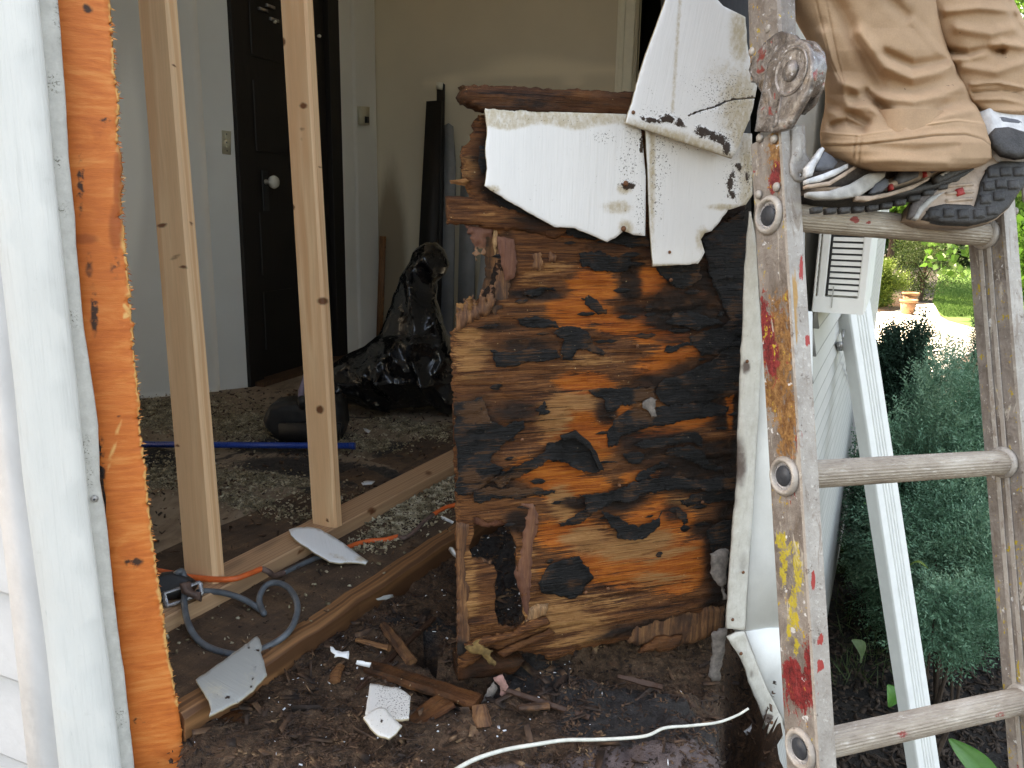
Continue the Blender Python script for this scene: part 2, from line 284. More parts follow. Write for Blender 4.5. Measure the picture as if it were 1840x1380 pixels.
MAT['skin'] = plain('skin', (.52, .32, .23), .5, .1, 30)
MAT['rubber'] = plain('black_outsole_rubber', (.035, .032, .030), .6, .5, 60, bmp=.001)
MAT['midsole'] = plain('scuffed_tan_midsole', (.44, .33, .25), .6, .35, 45, bmp=.001)
MAT['mesh'] = plain('grey_brown_shoe_mesh', (.17, .145, .135), .8, .35, 300, bmp=.001)
MAT['overlay'] = plain('pale_grey_shoe_leather', (.40, .385, .36), .6, .35, 60)
MAT['shoewhite'] = plain('white_shoe_leather', (.58, .58, .58), .5, .35, 60)
MAT['shoeblue'] = plain('slate_shoe_panel', (.10, .105, .12), .6, .35, 60)
MAT['redrub'] = plain('red_rubber', (.40, .03, .025), .6, .3, 60)
def _bag():
    m = Mt('black_plastic_film'); t = m.noise((1, 1, .6), 9, 2, .5, 1.6); s = m.noise((1, 1, 1), 30, 5, .6, 1.2)
    return m.fin((.006, .006, .007), m.step(s, .3, .7, .13, .3), m.bump(t, .012, 1.0), spec=.65)
MAT['bag'] = _bag()
MAT['blackpl'] = plain('dusty_black_plastic', (.018, .018, .019), .5, .4, 30)
MAT['blue'] = plain('blue_plastic_pole', (.006, .05, .30), .35, .2, 30)
MAT['purple'] = plain('mauve_handle', (.22, .17, .24), .5, .2, 30)
MAT['steel'] = plain('scratched_steel', (.38, .38, .39), .32, .4, 60, .9, .001)
MAT['orangec'] = plain('orange_cord_rubber', (.72, .13, .03), .5, .25, 40)
MAT['greyc'] = plain('grey_cord_rubber', (.10, .115, .13), .45, .35, 40)
MAT['dirtyc'] = plain('dirty_cord_rubber', (.15, .095, .08), .7, .5, 60)
MAT['whitec'] = plain('white_cable', (.72, .72, .64), .45, .2, 60)
MAT['rust'] = plain('rusty_nail', (.20, .085, .04), .6, .5, 200, .4)
MAT['galv'] = plain('nail_head', (.42, .40, .38), .4, .4, 200, .7)
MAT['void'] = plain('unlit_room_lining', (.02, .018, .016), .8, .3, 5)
MAT['wall_l'] = wallpaint('dull_white_plaster', (.80, .80, .75)); MAT['wall_b'] = wallpaint('beige_plaster', (.68, .60, .46)); MAT['patch'] = plain('patch_tape', (.50, .50, .45), .8, .1, 8)
MAT['ivory'] = plain('ivory_plastic', (.56, .52, .38), .4, .1, 30); MAT['porcelain'] = plain('porcelain', (.75, .72, .62), .2, .1, 30, bmp=0)
MAT['cream'] = plain('cream_door_trim', (.78, .74, .60), .5, .1, 12)
MAT['greyp'] = plain('grey_painted_panel', (.22, .225, .23), .6, .15, 12); MAT['greyp2'] = plain('pale_grey_panel', (.38, .40, .42), .6, .15, 12)
def _floor():
    m = Mt('dirty_plywood_floor'); g = m.noise((.5, .14, 1), 60, 5, .65, .5); t = m.noise(scale=7, det=7, r=.7); s = m.noise(scale=70, det=6, r=.75); v = m.noise(scale=260, det=3, r=.6)
    pl = m.ramp(m.math('ADD', m.math('MULTIPLY', g, .5), m.math('MULTIPLY', t, .5)), [(.35, (.16, .115, .08)), (.5, (.30, .225, .16)), (.68, (.44, .35, .26))])
    gr = m.ramp(v, [(.36, (.07, .055, .035)), (.52, (.26, .22, .15)), (.66, (.52, .48, .37))])
    dk = m.ramp(s, [(.35, (.02, .017, .016)), (.6, (.07, .06, .052)), (.75, (.17, .15, .125))])
    j = m.math('MULTIPLY', m.math('SUBTRACT', m.math('ADD', t, s), 1.0), 1.0)
    c = m.mix(m.step(m.math('ADD', m.ma(1), j), .35, .6), pl, dk); c = m.mix(m.step(m.math('ADD', m.ma(0), j), .38, .62), c, gr); c = m.mix(m.step(m.ma(2), .3, .7, 0, .8), c, (.015, .012, .012))
    return m.fin(c, .85, m.bump(m.math('ADD', v, s), .004, .8), spec=.3)
MAT['floor'] = _floor()
def _soil():
    m = Mt('rotted_wood_soil'); t = m.noise(scale=14, det=7, r=.7); s = m.noise(scale=90, det=6, r=.72); v = m.noise(scale=330, det=4, r=.6); w = m.noise((.35, 2, 1), 40, 5, .7, 1.4)
    c = m.ramp(m.math('ADD', m.math('MULTIPLY', t, .4), m.math('MULTIPLY', s, .6)), [(.34, (.014, .008, .005)), (.47, (.065, .036, .020)), (.58, (.15, .086, .05)), (.72, (.30, .19, .12))])
    c = m.mix(m.step(w, .56, .7, 0, .6), c, (.15, .065, .03)); c = m.mix(m.step(v, .66, .72, 0, .8), c, (.42, .33, .22))
    c = m.mix(m.step(m.math('ADD', m.ma(0), m.math('MULTIPLY', m.math('SUBTRACT', t, .5), 1)), .4, .65), c, m.ramp(s, [(.35, (.013, .011, .010)), (.6, (.05, .043, .04)), (.75, (.13, .11, .10))]))
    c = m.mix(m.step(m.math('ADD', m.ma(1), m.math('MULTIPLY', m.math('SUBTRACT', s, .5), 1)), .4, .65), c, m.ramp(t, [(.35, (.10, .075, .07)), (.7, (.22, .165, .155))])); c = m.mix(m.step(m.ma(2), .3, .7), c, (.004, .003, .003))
    return m.fin(c, m.step(s, .3, .7, .6, .9), m.bump(m.math('ADD', m.math('ADD', v, w), m.math('MULTIPLY', s, 1.5)), .005, 1.0), spec=.35)
MAT['soil'] = _soil()
def _sub():
    m = Mt('soiled_subfloor'); g = m.noise((1, 1, .1), 50, 5, .7, .6); t = m.noise(scale=11, det=7, r=.7); s = m.noise(scale=120, det=5, r=.7); v = m.noise(scale=330, det=3, r=.6)
    c = m.ramp(m.math('ADD', m.math('MULTIPLY', g, .4), m.math('MULTIPLY', t, .6)), [(.36, (.035, .020, .012)), (.5, (.085, .05, .030)), (.66, (.20, .115, .06))])
    c = m.mix(m.step(s, .55, .7, 0, .6), c, (.03, .018, .012)); c = m.mix(m.step(v, .68, .73, 0, .7), c, (.4, .33, .22)); return m.fin(c, .8, m.bump(m.math('ADD', m.math('ADD', g, s), v), .003, .9))
MAT['sub'] = _sub()
def chipmat(name, stops, rough=.75):
    m = Mt(name); n = m.noise(scale=31, det=1); f = m.noise((1, 1, .3), 300, 3); return m.fin(m.mix(m.step(f, .4, .7, 0, .4), m.ramp(n, stops), (.05, .03, .02)), rough)
MAT['chips'] = chipmat('wood_chips', [(.35, (.02, .010, .006)), (.52, (.065, .032, .017)), (.64, (.13, .065, .032)), (.76, (.34, .21, .11))])
MAT['grit'] = chipmat('pale_grit', [(.35, (.15, .12, .07)), (.5, (.36, .30, .19)), (.65, (.58, .52, .38))])
MAT['wchips'] = plain('white_paint_chips', (.80, .82, .84), .5, .12, 60)
MAT['fungus'] = plain('yellow_fungus_crust', (.27, .16, .05), .8, .5, 90, bmp=.004); MAT['insul'] = plain('pink_insulation', (.56, .30, .25), .9, .3, 90, bmp=.004); MAT['paperbit'] = plain('torn_pulp', (.27, .23, .20), .85, .5, 90, bmp=.004)
def leafmat(name, stops, rough=.55, tr=.0):
    m = Mt(name); n = m.noise(scale=3.1, det=4, r=.7); f = m.noise(scale=60, det=3)
    c = m.ramp(m.math('ADD', m.math('MULTIPLY', n, .6), m.math('MULTIPLY', f, .4)), stops); m.fin(c, rough, spec=.3)
    if tr:
        t = m.N.new("ShaderNodeBsdfTranslucent"); m.L.new(c, t.inputs[0]); x = m.N.new("ShaderNodeMixShader"); x.inputs[0].default_value = tr
        o = [k for k in m.N if k.type == 'OUTPUT_MATERIAL'][0]; m.L.new(m.b.outputs[0], x.inputs[1]); m.L.new(t.outputs[0], x.inputs[2]); m.L.new(x.outputs[0], o.inputs[0])
    return m.m
MAT['juniper'] = leafmat('juniper_needles', [(.36, (.035, .09, .045)), (.5, (.10, .22, .135)), (.66, (.28, .42, .27))], .6, .15)
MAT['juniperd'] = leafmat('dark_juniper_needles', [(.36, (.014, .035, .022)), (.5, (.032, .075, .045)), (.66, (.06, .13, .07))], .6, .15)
MAT['yellowgreen'] = leafmat('yellow_green_leaves', [(.36, (.07, .12, .025)), (.5, (.12, .19, .035)), (.66, (.20, .27, .06))], .5, .35)
MAT['maple'] = leafmat('bright_green_leaves', [(.36, (.03, .085, .014)), (.5, (.06, .15, .025)), (.66, (.11, .22, .04))], .45, .4)
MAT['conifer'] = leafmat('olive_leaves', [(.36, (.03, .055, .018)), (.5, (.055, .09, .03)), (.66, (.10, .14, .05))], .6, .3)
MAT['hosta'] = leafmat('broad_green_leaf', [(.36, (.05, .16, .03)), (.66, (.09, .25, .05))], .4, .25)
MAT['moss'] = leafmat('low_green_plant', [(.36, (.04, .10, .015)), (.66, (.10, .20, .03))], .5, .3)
MAT['bark'] = plain('bark', (.07, .045, .03), .9, .5, 40, bmp=.004)
MAT['lawn'] = leafmat('lawn', [(.36, (.045, .10, .022)), (.5, (.07, .15, .03)), (.66, (.10, .20, .045))], .8)
MAT['ground'] = plain('mulched_earth', (.020, .015, .011), .9, .6, 9, bmp=.01); MAT['path'] = plain('pale_concrete_path', (.66, .62, .56), .85, .12, 6, bmp=.001)
MAT['mulch'] = plain('brown_mulch', (.16, .095, .055), .9, .5, 14, bmp=.01); MAT['terracotta'] = plain('terracotta', (.33, .17, .09), .7, .2, 12)
MAT['slot'] = plain('dark_slot', (.03, .035, .045), .5, .3, 20); MAT['roof'] = plain('plain_ceiling', (.86, .85, .82), .8, .1, 4)
MAT['stone'] = plain('foundation_stone', (.14, .11, .10), .9, .45, 9, bmp=.01)
# ---------------------------------------------------------------- objects
ORG = {}
def setp(o, label=None, cat=None, group=None, kind=None):
    if label: o['label'] = label
    if cat: o['category'] = cat
    if group: o['group'] = group
    if kind: o['kind'] = kind
    return o
def thing(name, label, cat, loc, group=None):
    o = bpy.data.objects.new(name, None); COL.objects.link(o); o.location = tuple(loc); o.empty_display_size = .05
    ORG[o.name] = np.array(loc, float); return setp(o, label, cat, group)
def mk(name, V, Fc, mat, parent=None, label=None, cat=None, group=None, kind=None, pc=None, ma=None, smooth=False, mats=None, midx=None):
    V = np.asarray(V, float)
    if parent is not None: org = ORG[parent.name]
    else: lo, hi = V.min(0), V.max(0); org = np.array([(lo[0] + hi[0]) / 2, (lo[1] + hi[1]) / 2, lo[2]])
    me = bpy.data.meshes.new(name); nV = len(V)
    if isinstance(Fc, np.ndarray):
        k = Fc.shape[1]; me.vertices.add(nV); me.vertices.foreach_set('co', (V - org).astype(np.float32).ravel())
        me.loops.add(Fc.size); me.polygons.add(len(Fc)); me.loops.foreach_set('vertex_index', Fc.astype(np.int32).ravel())
        me.polygons.foreach_set('loop_start', np.arange(0, Fc.size, k, dtype=np.int32)); me.update(calc_edges=True)
        if midx is not None: me.polygons.foreach_set('material_index', np.asarray(midx, np.int32))
    else: me.from_pydata([tuple(v) for v in (V - org)], [], [tuple(f) for f in Fc]); me.validate()
    pc = V if pc is None else np.asarray(pc, float)
    if len(me.vertices) == nV:
        a = me.attributes.new('pc', 'FLOAT_VECTOR', 'POINT'); a.data.foreach_set('vector', pc.astype(np.float32).ravel())
        if ma is not None:
            a = me.attributes.new('ma', 'FLOAT_COLOR', 'POINT'); q = np.ones((nV, 4), np.float32); q[:, :3] = 0
            for i, m_ in enumerate(ma):
                if m_ is not None: q[:, i] = m_
            a.data.foreach_set('color', q.ravel())
    for m_ in (mats or [mat]): me.materials.append(MAT[m_])
    if smooth: me.polygons.foreach_set('use_smooth', np.ones(len(me.polygons), bool))
    o = bpy.data.objects.new(name, me); COL.objects.link(o)
    if parent is not None: o.parent = parent
    else: o.location = tuple(org)
    ORG[o.name] = org
    return setp(o, label, cat, group, kind)
def nrm(v): v = np.asarray(v, float); return v / np.linalg.norm(v)
class Plane:
    def __init__(s, o, n, u=None):
        s.o = np.asarray(o, float); s.n = nrm(n)
        if s.n.dot(CAM - s.o) < 0: s.n = -s.n
        s.u = nrm(u) if u is not None else nrm(np.cross([0, 0, 1.0], s.n)); s.v = nrm(np.cross(s.n, s.u))
    def pt(s, px, py, off=0.0):
        r = c2wd([(px - CX) / FPX, (py - CY) / FPX, 1.0]); t = ((s.o - CAM).dot(s.n) + off) / r.dot(s.n); return CAM + r * t
    def pts(s, px, py, off):
        px, py = np.asarray(px, float), np.asarray(py, float)
        c = np.stack([(px - CX) / FPX, (py - CY) / FPX, np.ones(px.shape)], -1); r = c @ R3.T; t = ((s.o - CAM).dot(s.n) + off) / (r @ s.n); return CAM + r * t[..., None]
    def uv(s, p): d = p - s.o; return np.stack([d @ s.u, d @ s.v, d @ s.n], -1)
def ragged(pts, amp, stp, seed=0, spikes=0.0, corner=False):
    out = []; n = len(pts); k = 0
    for i in range(n):
        a, b = np.array(pts[i][:2], float), np.array(pts[(i + 1) % n][:2], float); L = np.linalg.norm(b - a); m = max(1, int(L / stp)); nn = np.array([-(b - a)[1], (b - a)[0]]) / (L + 1e-9)
        am = pts[i][2] if len(pts[i]) > 2 else amp
        for j in range(m):
            t = j / m; q = a + (b - a) * t
            if j > 0 or corner:
                d = (fbm(k * .37, seed * 3.1, s=seed, o=3) - .5) * 2.2 * am
                if spikes and _h(np.array([k]), np.array([seed]), np.array([3]), 5)[0] < .25: d += spikes * (_h(np.array([k]), np.array([seed]), np.array([9]), 5)[0] - .3)
                q = q + nn * d
            out.append((q[0], q[1])); k += 1
    return out
def sheet(name, plane, outer, off=0.0, thick=.003, mat='tar', res=10, holes=(), disp=None, masks=None, parent=None, side=None, smooth=True, backdisp=False, **kw):
    """solid plate traced in picture coordinates on a real plane: outline, relief, thickness"""
    outer = [tuple(map(float, p[:2])) for p in outer]; xs, ys = [p[0] for p in outer], [p[1] for p in outer]
    V2 = [Vector(p) for p in outer]; E = [(i, (i + 1) % len(outer)) for i in range(len(outer))]
    for h in holes:
        b = len(V2); V2 += [Vector(p[:2]) for p in h]; E += [(b + i, b + (i + 1) % len(h)) for i in range(len(h))]
    if res:
        gx, gy = np.meshgrid(np.arange(min(xs), max(xs), res), np.arange(min(ys), max(ys), res)); gx = gx.astype(float); gx[1::2] += res / 2
        gx, gy = gx.ravel(), gy.ravel() + .013; ok = inside(gx, gy, outer) & (polyd(gx, gy, outer) > res * .45)
        for h in holes: ok &= ~inside(gx, gy, h) & (polyd(gx, gy, h) > res * .45)
        jit = RNG.uniform(-.2, .2, (ok.sum(), 2)) * res
        V2 += [Vector((a + j[0], b + j[1])) for a, b, j in zip(gx[ok], gy[ok], jit)]
    vs, es, fs = delaunay_2d_cdt(V2, E, [], 0, 1e-5)[:3]
    q = np.array([(v.x, v.y) for v in vs]); T = np.array([f for f in fs if len(f) == 3]); cen = q[T].mean(1); ok = inside(cen[:, 0], cen[:, 1], outer)
    for h in holes: ok &= ~inside(cen[:, 0], cen[:, 1], h)
    T = T[ok]; used = np.unique(T); mp = -np.ones(len(q), int); mp[used] = np.arange(len(used)); q = q[used]; T = mp[T]
    px, py = q[:, 0], q[:, 1]; base = plane.pts(px, py, off); d = np.zeros(len(q))
    if disp is not None: d = disp(px, py, plane.uv(base), polyd(px, py, outer))
    A = base + plane.n * d[:, None]; B = base - plane.n * (thick + (d if backdisp else 0 * d))[:, None]
    if backdisp == 'follow': B = A - plane.n * thick
    a, b, c = q[T[:, 0]], q[T[:, 1]], q[T[:, 2]]; area = (b - a)[:, 0] * (c - a)[:, 1] - (b - a)[:, 1] * (c - a)[:, 0]; T[area > 0] = T[area > 0][:, ::-1]
    n = len(q); ed = np.concatenate([T[:, [0, 1]], T[:, [1, 2]], T[:, [2, 0]]]); key = {}
    for i, j in ed: key[(i, j)] = 1
    bd = [(i, j) for i, j in key if (j, i) not in key]
    sd_ = []
    for i, j in bd: sd_ += [(j, i, i + n), (j, i + n, j + n)]
    FF = np.concatenate([T, T[:, ::-1] + n, np.array(sd_, int).reshape(-1, 3)])
    V = np.concatenate([A, B]); uv = plane.uv(V)
    ma = None
    if masks: ma = [None if m_ is None else np.tile(m_(px, py), 2) for m_ in masks]
    mats, mi = None, None
    if side: mats = [mat, side]; mi = np.concatenate([np.zeros(len(T)), np.ones(len(T)), np.ones(len(sd_))])
    return mk(name, V, FF, mat, parent, pc=uv, ma=ma, smooth=False if not smooth else False, mats=mats, midx=mi, **kw)
def prism(name, sec, a, b, ex, ey, mat, parent=None, n=1, masks=None, smooth=False, caps=True, wob=None, swz=None, sma=None, **kw):
    """section (2-D points) swept from a to b"""
    a, b, ex, ey = (np.asarray(t, float) for t in (a, b, ex, ey)); L = np.linalg.norm(b - a); sec = np.asarray(sec, float); m = len(sec); V, pc = [], []
    for i in range(n + 1):
        t = i / n; c = a + (b - a) * t; s_ = sec if wob is None else sec + wob(t * L, sec)
        V.append(c + s_[:, :1] * ex + s_[:, 1:2] * ey); pc.append(np.column_stack([sec, np.full(m, t * L)]))
    V = np.concatenate(V); pc = np.concatenate(pc) + (_h(np.array([int(abs(a[0]) * 1e4)]), np.array([int(abs(a[1]) * 1e4)]), np.array([1]), 3)[0] * 3); Fc = []
    for i in range(n):
        for j in range(m):
            k = (j + 1) % m; Fc.append((i * m + j, i * m + k, (i + 1) * m + k, (i + 1) * m + j))
    if caps: Fc += [tuple(range(m))[::-1], tuple(range(n * m, n * m + m))]
    ma = None
    if swz: pc = pc[:, swz]
    if sma is not None: ma = [np.tile(np.asarray(sma, float), n + 1)]
    if masks: px, py = w2px(V); ma = [None if f is None else f(px, py) for f in masks]
    o = mk(name, V, Fc, mat, parent, pc=pc, ma=ma, **kw)
    if smooth: o.data.polygons.foreach_set('use_smooth', np.array([len(p.vertices) == 4 for p in o.data.polygons]))
    return o
def rsec(w, h, c=.0015, ox=0, oy=0):
    x, y = w / 2, h / 2; return [(ox + a, oy + b) for a, b in ((-x + c, -y), (x - c, -y), (x, -y + c), (x, y - c), (x - c, y), (-x + c, y), (-x, y - c), (-x, -y + c))]
def subsec(sec, mx):
    out = []
    for i in range(len(sec)):
        p, q = np.array(sec[i], float), np.array(sec[(i + 1) % len(sec)], float); m = max(1, int(np.linalg.norm(q - p) / mx)); out += [tuple(p + (q - p) * j / m) for j in range(m)]
    return out
def circ(r, n=16, rib=0, amp=0): return [((r + amp * math.cos(rib * t)) * math.cos(t), (r + amp * math.cos(rib * t)) * math.sin(t)) for t in (2 * math.pi * i / n for i in range(n))]
def box(name, lo, hi, mat, parent=None, c=.002, **kw):
    lo, hi = np.asarray(lo, float), np.asarray(hi, float); m = (lo + hi) / 2
    return prism(name, rsec(hi[0] - lo[0], hi[1] - lo[1], c), [m[0], m[1], lo[2]], [m[0], m[1], hi[2]], [1, 0, 0], [0, 1, 0], mat, parent, **kw)
def smoothpts(pts, k=8):
    pts = [np.asarray(p, float) for p in pts]; q = [2 * pts[0] - pts[1]] + pts + [2 * pts[-1] - pts[-2]]; out = []
    for i in range(1, len(q) - 2):
        for j in range(k):
            t = j / k; out.append(.5 * ((2 * q[i]) + (-q[i - 1] + q[i + 1]) * t + (2 * q[i - 1] - 5 * q[i] + 4 * q[i + 1] - q[i + 2]) * t * t + (-q[i - 1] + 3 * q[i] - 3 * q[i + 1] + q[i + 2]) * t ** 3))
    out.append(pts[-1]); return np.array(out)
def tube(name, pts, r, mat, parent=None, k=8, n=10, taper=None, flat=1.0, **kw):
    C = smoothpts(pts, k) if k else np.asarray(pts, float); m = len(C); V, Fc, pc = [], [], []; T = np.gradient(C, axis=0); N = None; Lc = 0
    for i in range(m):
        t = nrm(T[i])
        if N is None: N = nrm(np.cross(t, [0, 0, 1.0] if abs(t[2]) < .9 else [1.0, 0, 0]))
        N = nrm(N - N.dot(t) * t); B = np.cross(t, N); rr = r * (taper(i / (m - 1)) if taper else 1)
        if i: Lc += np.linalg.norm(C[i] - C[i - 1])
        for j in range(n):
            a = 2 * math.pi * j / n; V.append(C[i] + rr * (math.cos(a) * N + flat * math.sin(a) * B)); pc.append((math.cos(a) * r, math.sin(a) * r, Lc))
    for i in range(m - 1):
        for j in range(n): q = (j + 1) % n; Fc.append((i * n + j, i * n + q, (i + 1) * n + q, (i + 1) * n + j))
    Fc += [tuple(range(n))[::-1], tuple(range((m - 1) * n, m * n))]
    o = mk(name, V, Fc, mat, parent, pc=np.array(pc), **kw); o.data.polygons.foreach_set('use_smooth', np.array([len(p.vertices) == 4 for p in o.data.polygons])); return o
def lathe(name, prof, c, ax, mat, parent=None, n=24, smooth=True, **kw):
    ax = nrm(ax); e = nrm(np.cross(ax, [0, 0, 1.0] if abs(ax[2]) < .9 else [1.0, 0, 0])); g = np.cross(ax, e); V, Fc = [], []; m = len(prof)
    for r, h in prof:
        for j in range(n): a = 2 * math.pi * j / n; V.append(np.asarray(c) + ax * h + r * (math.cos(a) * e + math.sin(a) * g))
    for i in range(m - 1):
        for j in range(n): q = (j + 1) % n; Fc.append((i * n + j, i * n + q, (i + 1) * n + q, (i + 1) * n + j))
    Fc += [tuple(range(n))[::-1], tuple(range((m - 1) * n, m * n))]
    o = mk(name, V, Fc, mat, parent, **kw)
    if smooth: o.data.polygons.foreach_set('use_smooth', np.array([len(p.vertices) == 4 for p in o.data.polygons]))
    return o
def quads(name, cs, ds, ws, L, Wd, mat, bend=.0, **kw):
    """many kite shaped blades: centres, directions, side vectors"""
    n = len(cs); L = np.broadcast_to(L, n)[:, None]; Wd = np.broadcast_to(Wd, n)[:, None]; nn = np.cross(ds, ws)
    V = np.stack([cs, cs + ds * L * .45 + ws * Wd + nn * bend * L, cs + ds * L, cs + ds * L * .45 - ws * Wd - nn * bend * L], 1).reshape(-1, 3)
    i = np.arange(n)[:, None] * 4; return mk(name, V, np.concatenate([i, i + 1, i + 2, i + 3], 1), mat, **kw)
def unit(n): v = RNG.normal(size=(n, 3)); return v / np.linalg.norm(v, axis=1)[:, None]
def chips(name, cen, size, mat, flat=.35, elong=1.6, **kw):
    """little tilted slabs (4-sided, solid) lying about"""
    n = len(cen); d = unit(n); d[:, 2] *= .35; d /= np.linalg.norm(d, axis=1)[:, None]; w = np.cross(d, unit(n) * [.4, .4, 1]); w /= np.linalg.norm(w, axis=1)[:, None]; k = np.cross(d, w)
    s = np.broadcast_to(size, n)[:, None]; e = s * RNG.uniform(.7, elong, (n, 1)); b = s * RNG.uniform(.35, .8, (n, 1)); h = s * flat * .5
    c = cen; V = np.stack([c - d * e - w * b * .6 - k * h, c + d * e * .8 - w * b - k * h, c + d * e + w * b * .7 - k * h, c - d * e * .9 + w * b - k * h, c - d * e * .8 - w * b * .5 + k * h, c + d * e * .7 - w * b * .8 + k * h, c + d * e * .9 + w * b * .6 + k * h, c - d * e * .8 + w * b * .8 + k * h], 1).reshape(-1, 3)
    q = np.array([[0, 3, 2, 1], [4, 5, 6, 7], [0, 1, 5, 4], [1, 2, 6, 5], [2, 3, 7, 6], [3, 0, 4, 7]]); Fc = (np.arange(n)[:, None, None] * 8 + q[None]).reshape(-1, 4)
    return mk(name, V, Fc, mat, **kw)
# ================================================================ SETTING
Z3 = np.array([0, 0, 1.0])
def hplane(h): return Plane([0, 0, h], [0, 0, 1], [1, 0, 0])
FA = P(822, 1190, 1.43); yaw = math.radians(71.5); FU = np.array([math.sin(yaw), math.cos(yaw), 0]); FN = np.array([-FU[1], FU[0], 0])
FP = Plane(FA, FN, FU)                                              # front wall: orange sheathing and the rotten panel
GZ = -1.4
def interp(xs, pts): return np.interp(xs, [p[0] for p in pts], [p[1] for p in pts])
# ground outside
mk('ground', [(-60, -20, GZ), (120, -20, GZ), (120, 160, GZ), (-60, 160, GZ)], [(0, 1, 2, 3)], 'ground', kind='structure')
def flat(name, px, h, mat, **k): return sheet(name, hplane(h), px, 0, .002, mat, res=0, **k)
# interior floor, dense where it is seen
fx, fy = np.meshgrid(np.arange(-3.4, 2.6, .028), np.arange(1.15, 6.4, .028)); V = np.stack([fx.ravel(), fy.ravel(), np.zeros(fx.size)], -1); ny, nx = fx.shape
px, py = w2px(V)
ridge = np.exp(-(polyd(px, py, [(620, 838), (660, 836), (700, 850), (730, 868)], False) / 6) ** 2) + np.exp(-(polyd(px, py, [(500, 880), (560, 885), (620, 872), (650, 878)], False) / 6) ** 2)
V[:, 2] = (fbm(V[:, 0] * 9, V[:, 1] * 9, s=4, o=4) - .5) * .012 + ridge * .012
grit = blobs(px, py, [(280, 745, 90, 30), (440, 770, 50, 30), (480, 860, 130, 14, 6), (460, 905, 120, 15, 14), (560, 925, 60, 14, 10), (760, 770, 90, 14, 8), (650, 800, 60, 12), (730, 900, 90, 30, -30), (310, 860, 60, 25), (790, 850, 40, 40)])
dark = blobs(px, py, [(290, 735, 90, 18), (560, 850, 140, 28, 6), (730, 815, 80, 22, 8), (520, 790, 120, 30), (700, 860, 70, 14, 12), (590, 890, 60, 10, 8), (280, 830, 60, 25)])
seam = np.exp(-(polyd(px, py, [(600, 748), (700, 752), (830, 792)], False) / 2.2) ** 2) + np.exp(-(polyd(px, py, [(480, 795), (300, 858)], False) / 2.5) ** 2)
i = np.arange(ny - 1)[:, None] * nx + np.arange(nx - 1)[None]; i = i.ravel(); Fq = np.stack([i, i + 1, i + nx + 1, i + nx], 1)
PE0 = F(290, 1114, .038); PE1 = F(815, 835, .038); E = nrm(PE1 - PE0); NE = np.array([E[1], -E[0], 0])     # plate direction and its outward normal
side_ = ((V - (PE0 - NE * .02)) @ NE); keep = side_[Fq].max(1) < .0
FQ = Fq[keep]; mk('floor', V, FQ, 'floor', kind='structure', ma=[grit, dark, np.clip(seam, 0, 1)])
# subfloor strip outside the new plate, down to the old orange edge
SB0, SB1 = F(320, 1283, .004), F(700, 1033, .004); SE = nrm(SB1 - SB0); SN = np.array([SE[1], -SE[0], 0])
def sub_h(L, sec): return sec
wd = float((PE0 - SB0) @ -SN) + .05
_t = -(float((SB0 - FP.o) @ FP.n) + .014) / float(SE @ FP.n); sa, sb = SB0 + SE * _t, SB0 + SE * 2.6
sub = thing('subfloor_board', 'soiled brown plywood strip with raw orange edge between new plate and rotted debris', 'floor board', (SB0 + SE * .5 - Z3 * .03))
prism('board', [(-wd, -.026)] + [(-wd + wd * t, (0.0 if t in (0, 1) else 0)) for t in np.linspace(0, 1, 12)] + [(0, -.026)], sa, sb, SN, Z3, 'sub', sub, n=80, wob=lambda L, s_: s_ + np.column_stack([(fbm(L * 14, s_[:, 1] * 60, s=3, o=3) - .5) * .008 * (s_[:, 0] > -.01), (fbm(L * 9, s_[:, 0] * 30, s=5) - .5) * .010 * (s_[:, 1] > -.01)]))
prism('plank_edge', [(-.02, -.036), (.006, -.034), (.007, -.004), (.003, .0015), (-.012, .0025)], sa, sb, SN, Z3, 'edgewood', sub, n=80, wob=lambda L, s_: s_ + np.column_stack([np.full(len(s_), (fbm(L * 11, 2, s=8, o=4) - .5) * .010), np.full(len(s_), (fbm(L * 17, 7, s=9, o=3) - .5) * .004)]))
# rotted debris bed outside
gx, gy = np.meshgrid(np.arange(-1.0, 1.5, .0085), np.arange(.35, 2.5, .0085)); V = np.stack([gx.ravel(), gy.ravel(), np.full(gx.size, -.045)], -1); ny, nx = gx.shape
px, py = w2px(V); V[:, 2] += (fbm(V[:, 0] * 7, V[:, 1] * 7, s=11, o=4) - .5) * .06 + (fbm(V[:, 0] * 45, V[:, 1] * 45, s=12, o=4) - .5) * .026
HOLE = [(708, 1146), (745, 1142), (806, 1140), (796, 1176), (776, 1212), (742, 1196)]
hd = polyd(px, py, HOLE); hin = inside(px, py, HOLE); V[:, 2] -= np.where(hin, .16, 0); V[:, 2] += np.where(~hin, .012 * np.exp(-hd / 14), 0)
pit = blobs(px, py, [(1200, 1190, 130, 26), (880, 1060, 60, 90), (1290, 1230, 60, 60), (1345, 1240, 44, 110, 0, 3.6), (1380, 1330, 40, 50, 0, 3), (860, 1225, 70, 18), (1090, 1185, 60, 16)]); V[:, 2] -= .07 * pit
V[:, 2] -= .25 * np.clip((((V - (SB0 - SN * .012)) @ SN) < 0), 0, 1)
grey = blobs(px, py, [(1000, 1215, 120, 30), (1150, 1260, 160, 40), (1250, 1330, 160, 50), (1100, 1300, 120, 30), (900, 1180, 90, 25), (760, 1120, 80, 20), (885, 1040, 60, 130)]); stone = blobs(px, py, [(1180, 1370, 200, 34), (960, 1385, 120, 20), (1330, 1350, 70, 40)])  # the last grey patch paints shade behind the panel hole
i = (np.arange(ny - 1)[:, None] * nx + np.arange(nx - 1)[None]).ravel(); Fq = np.stack([i, i + 1, i + nx + 1, i + nx], 1)
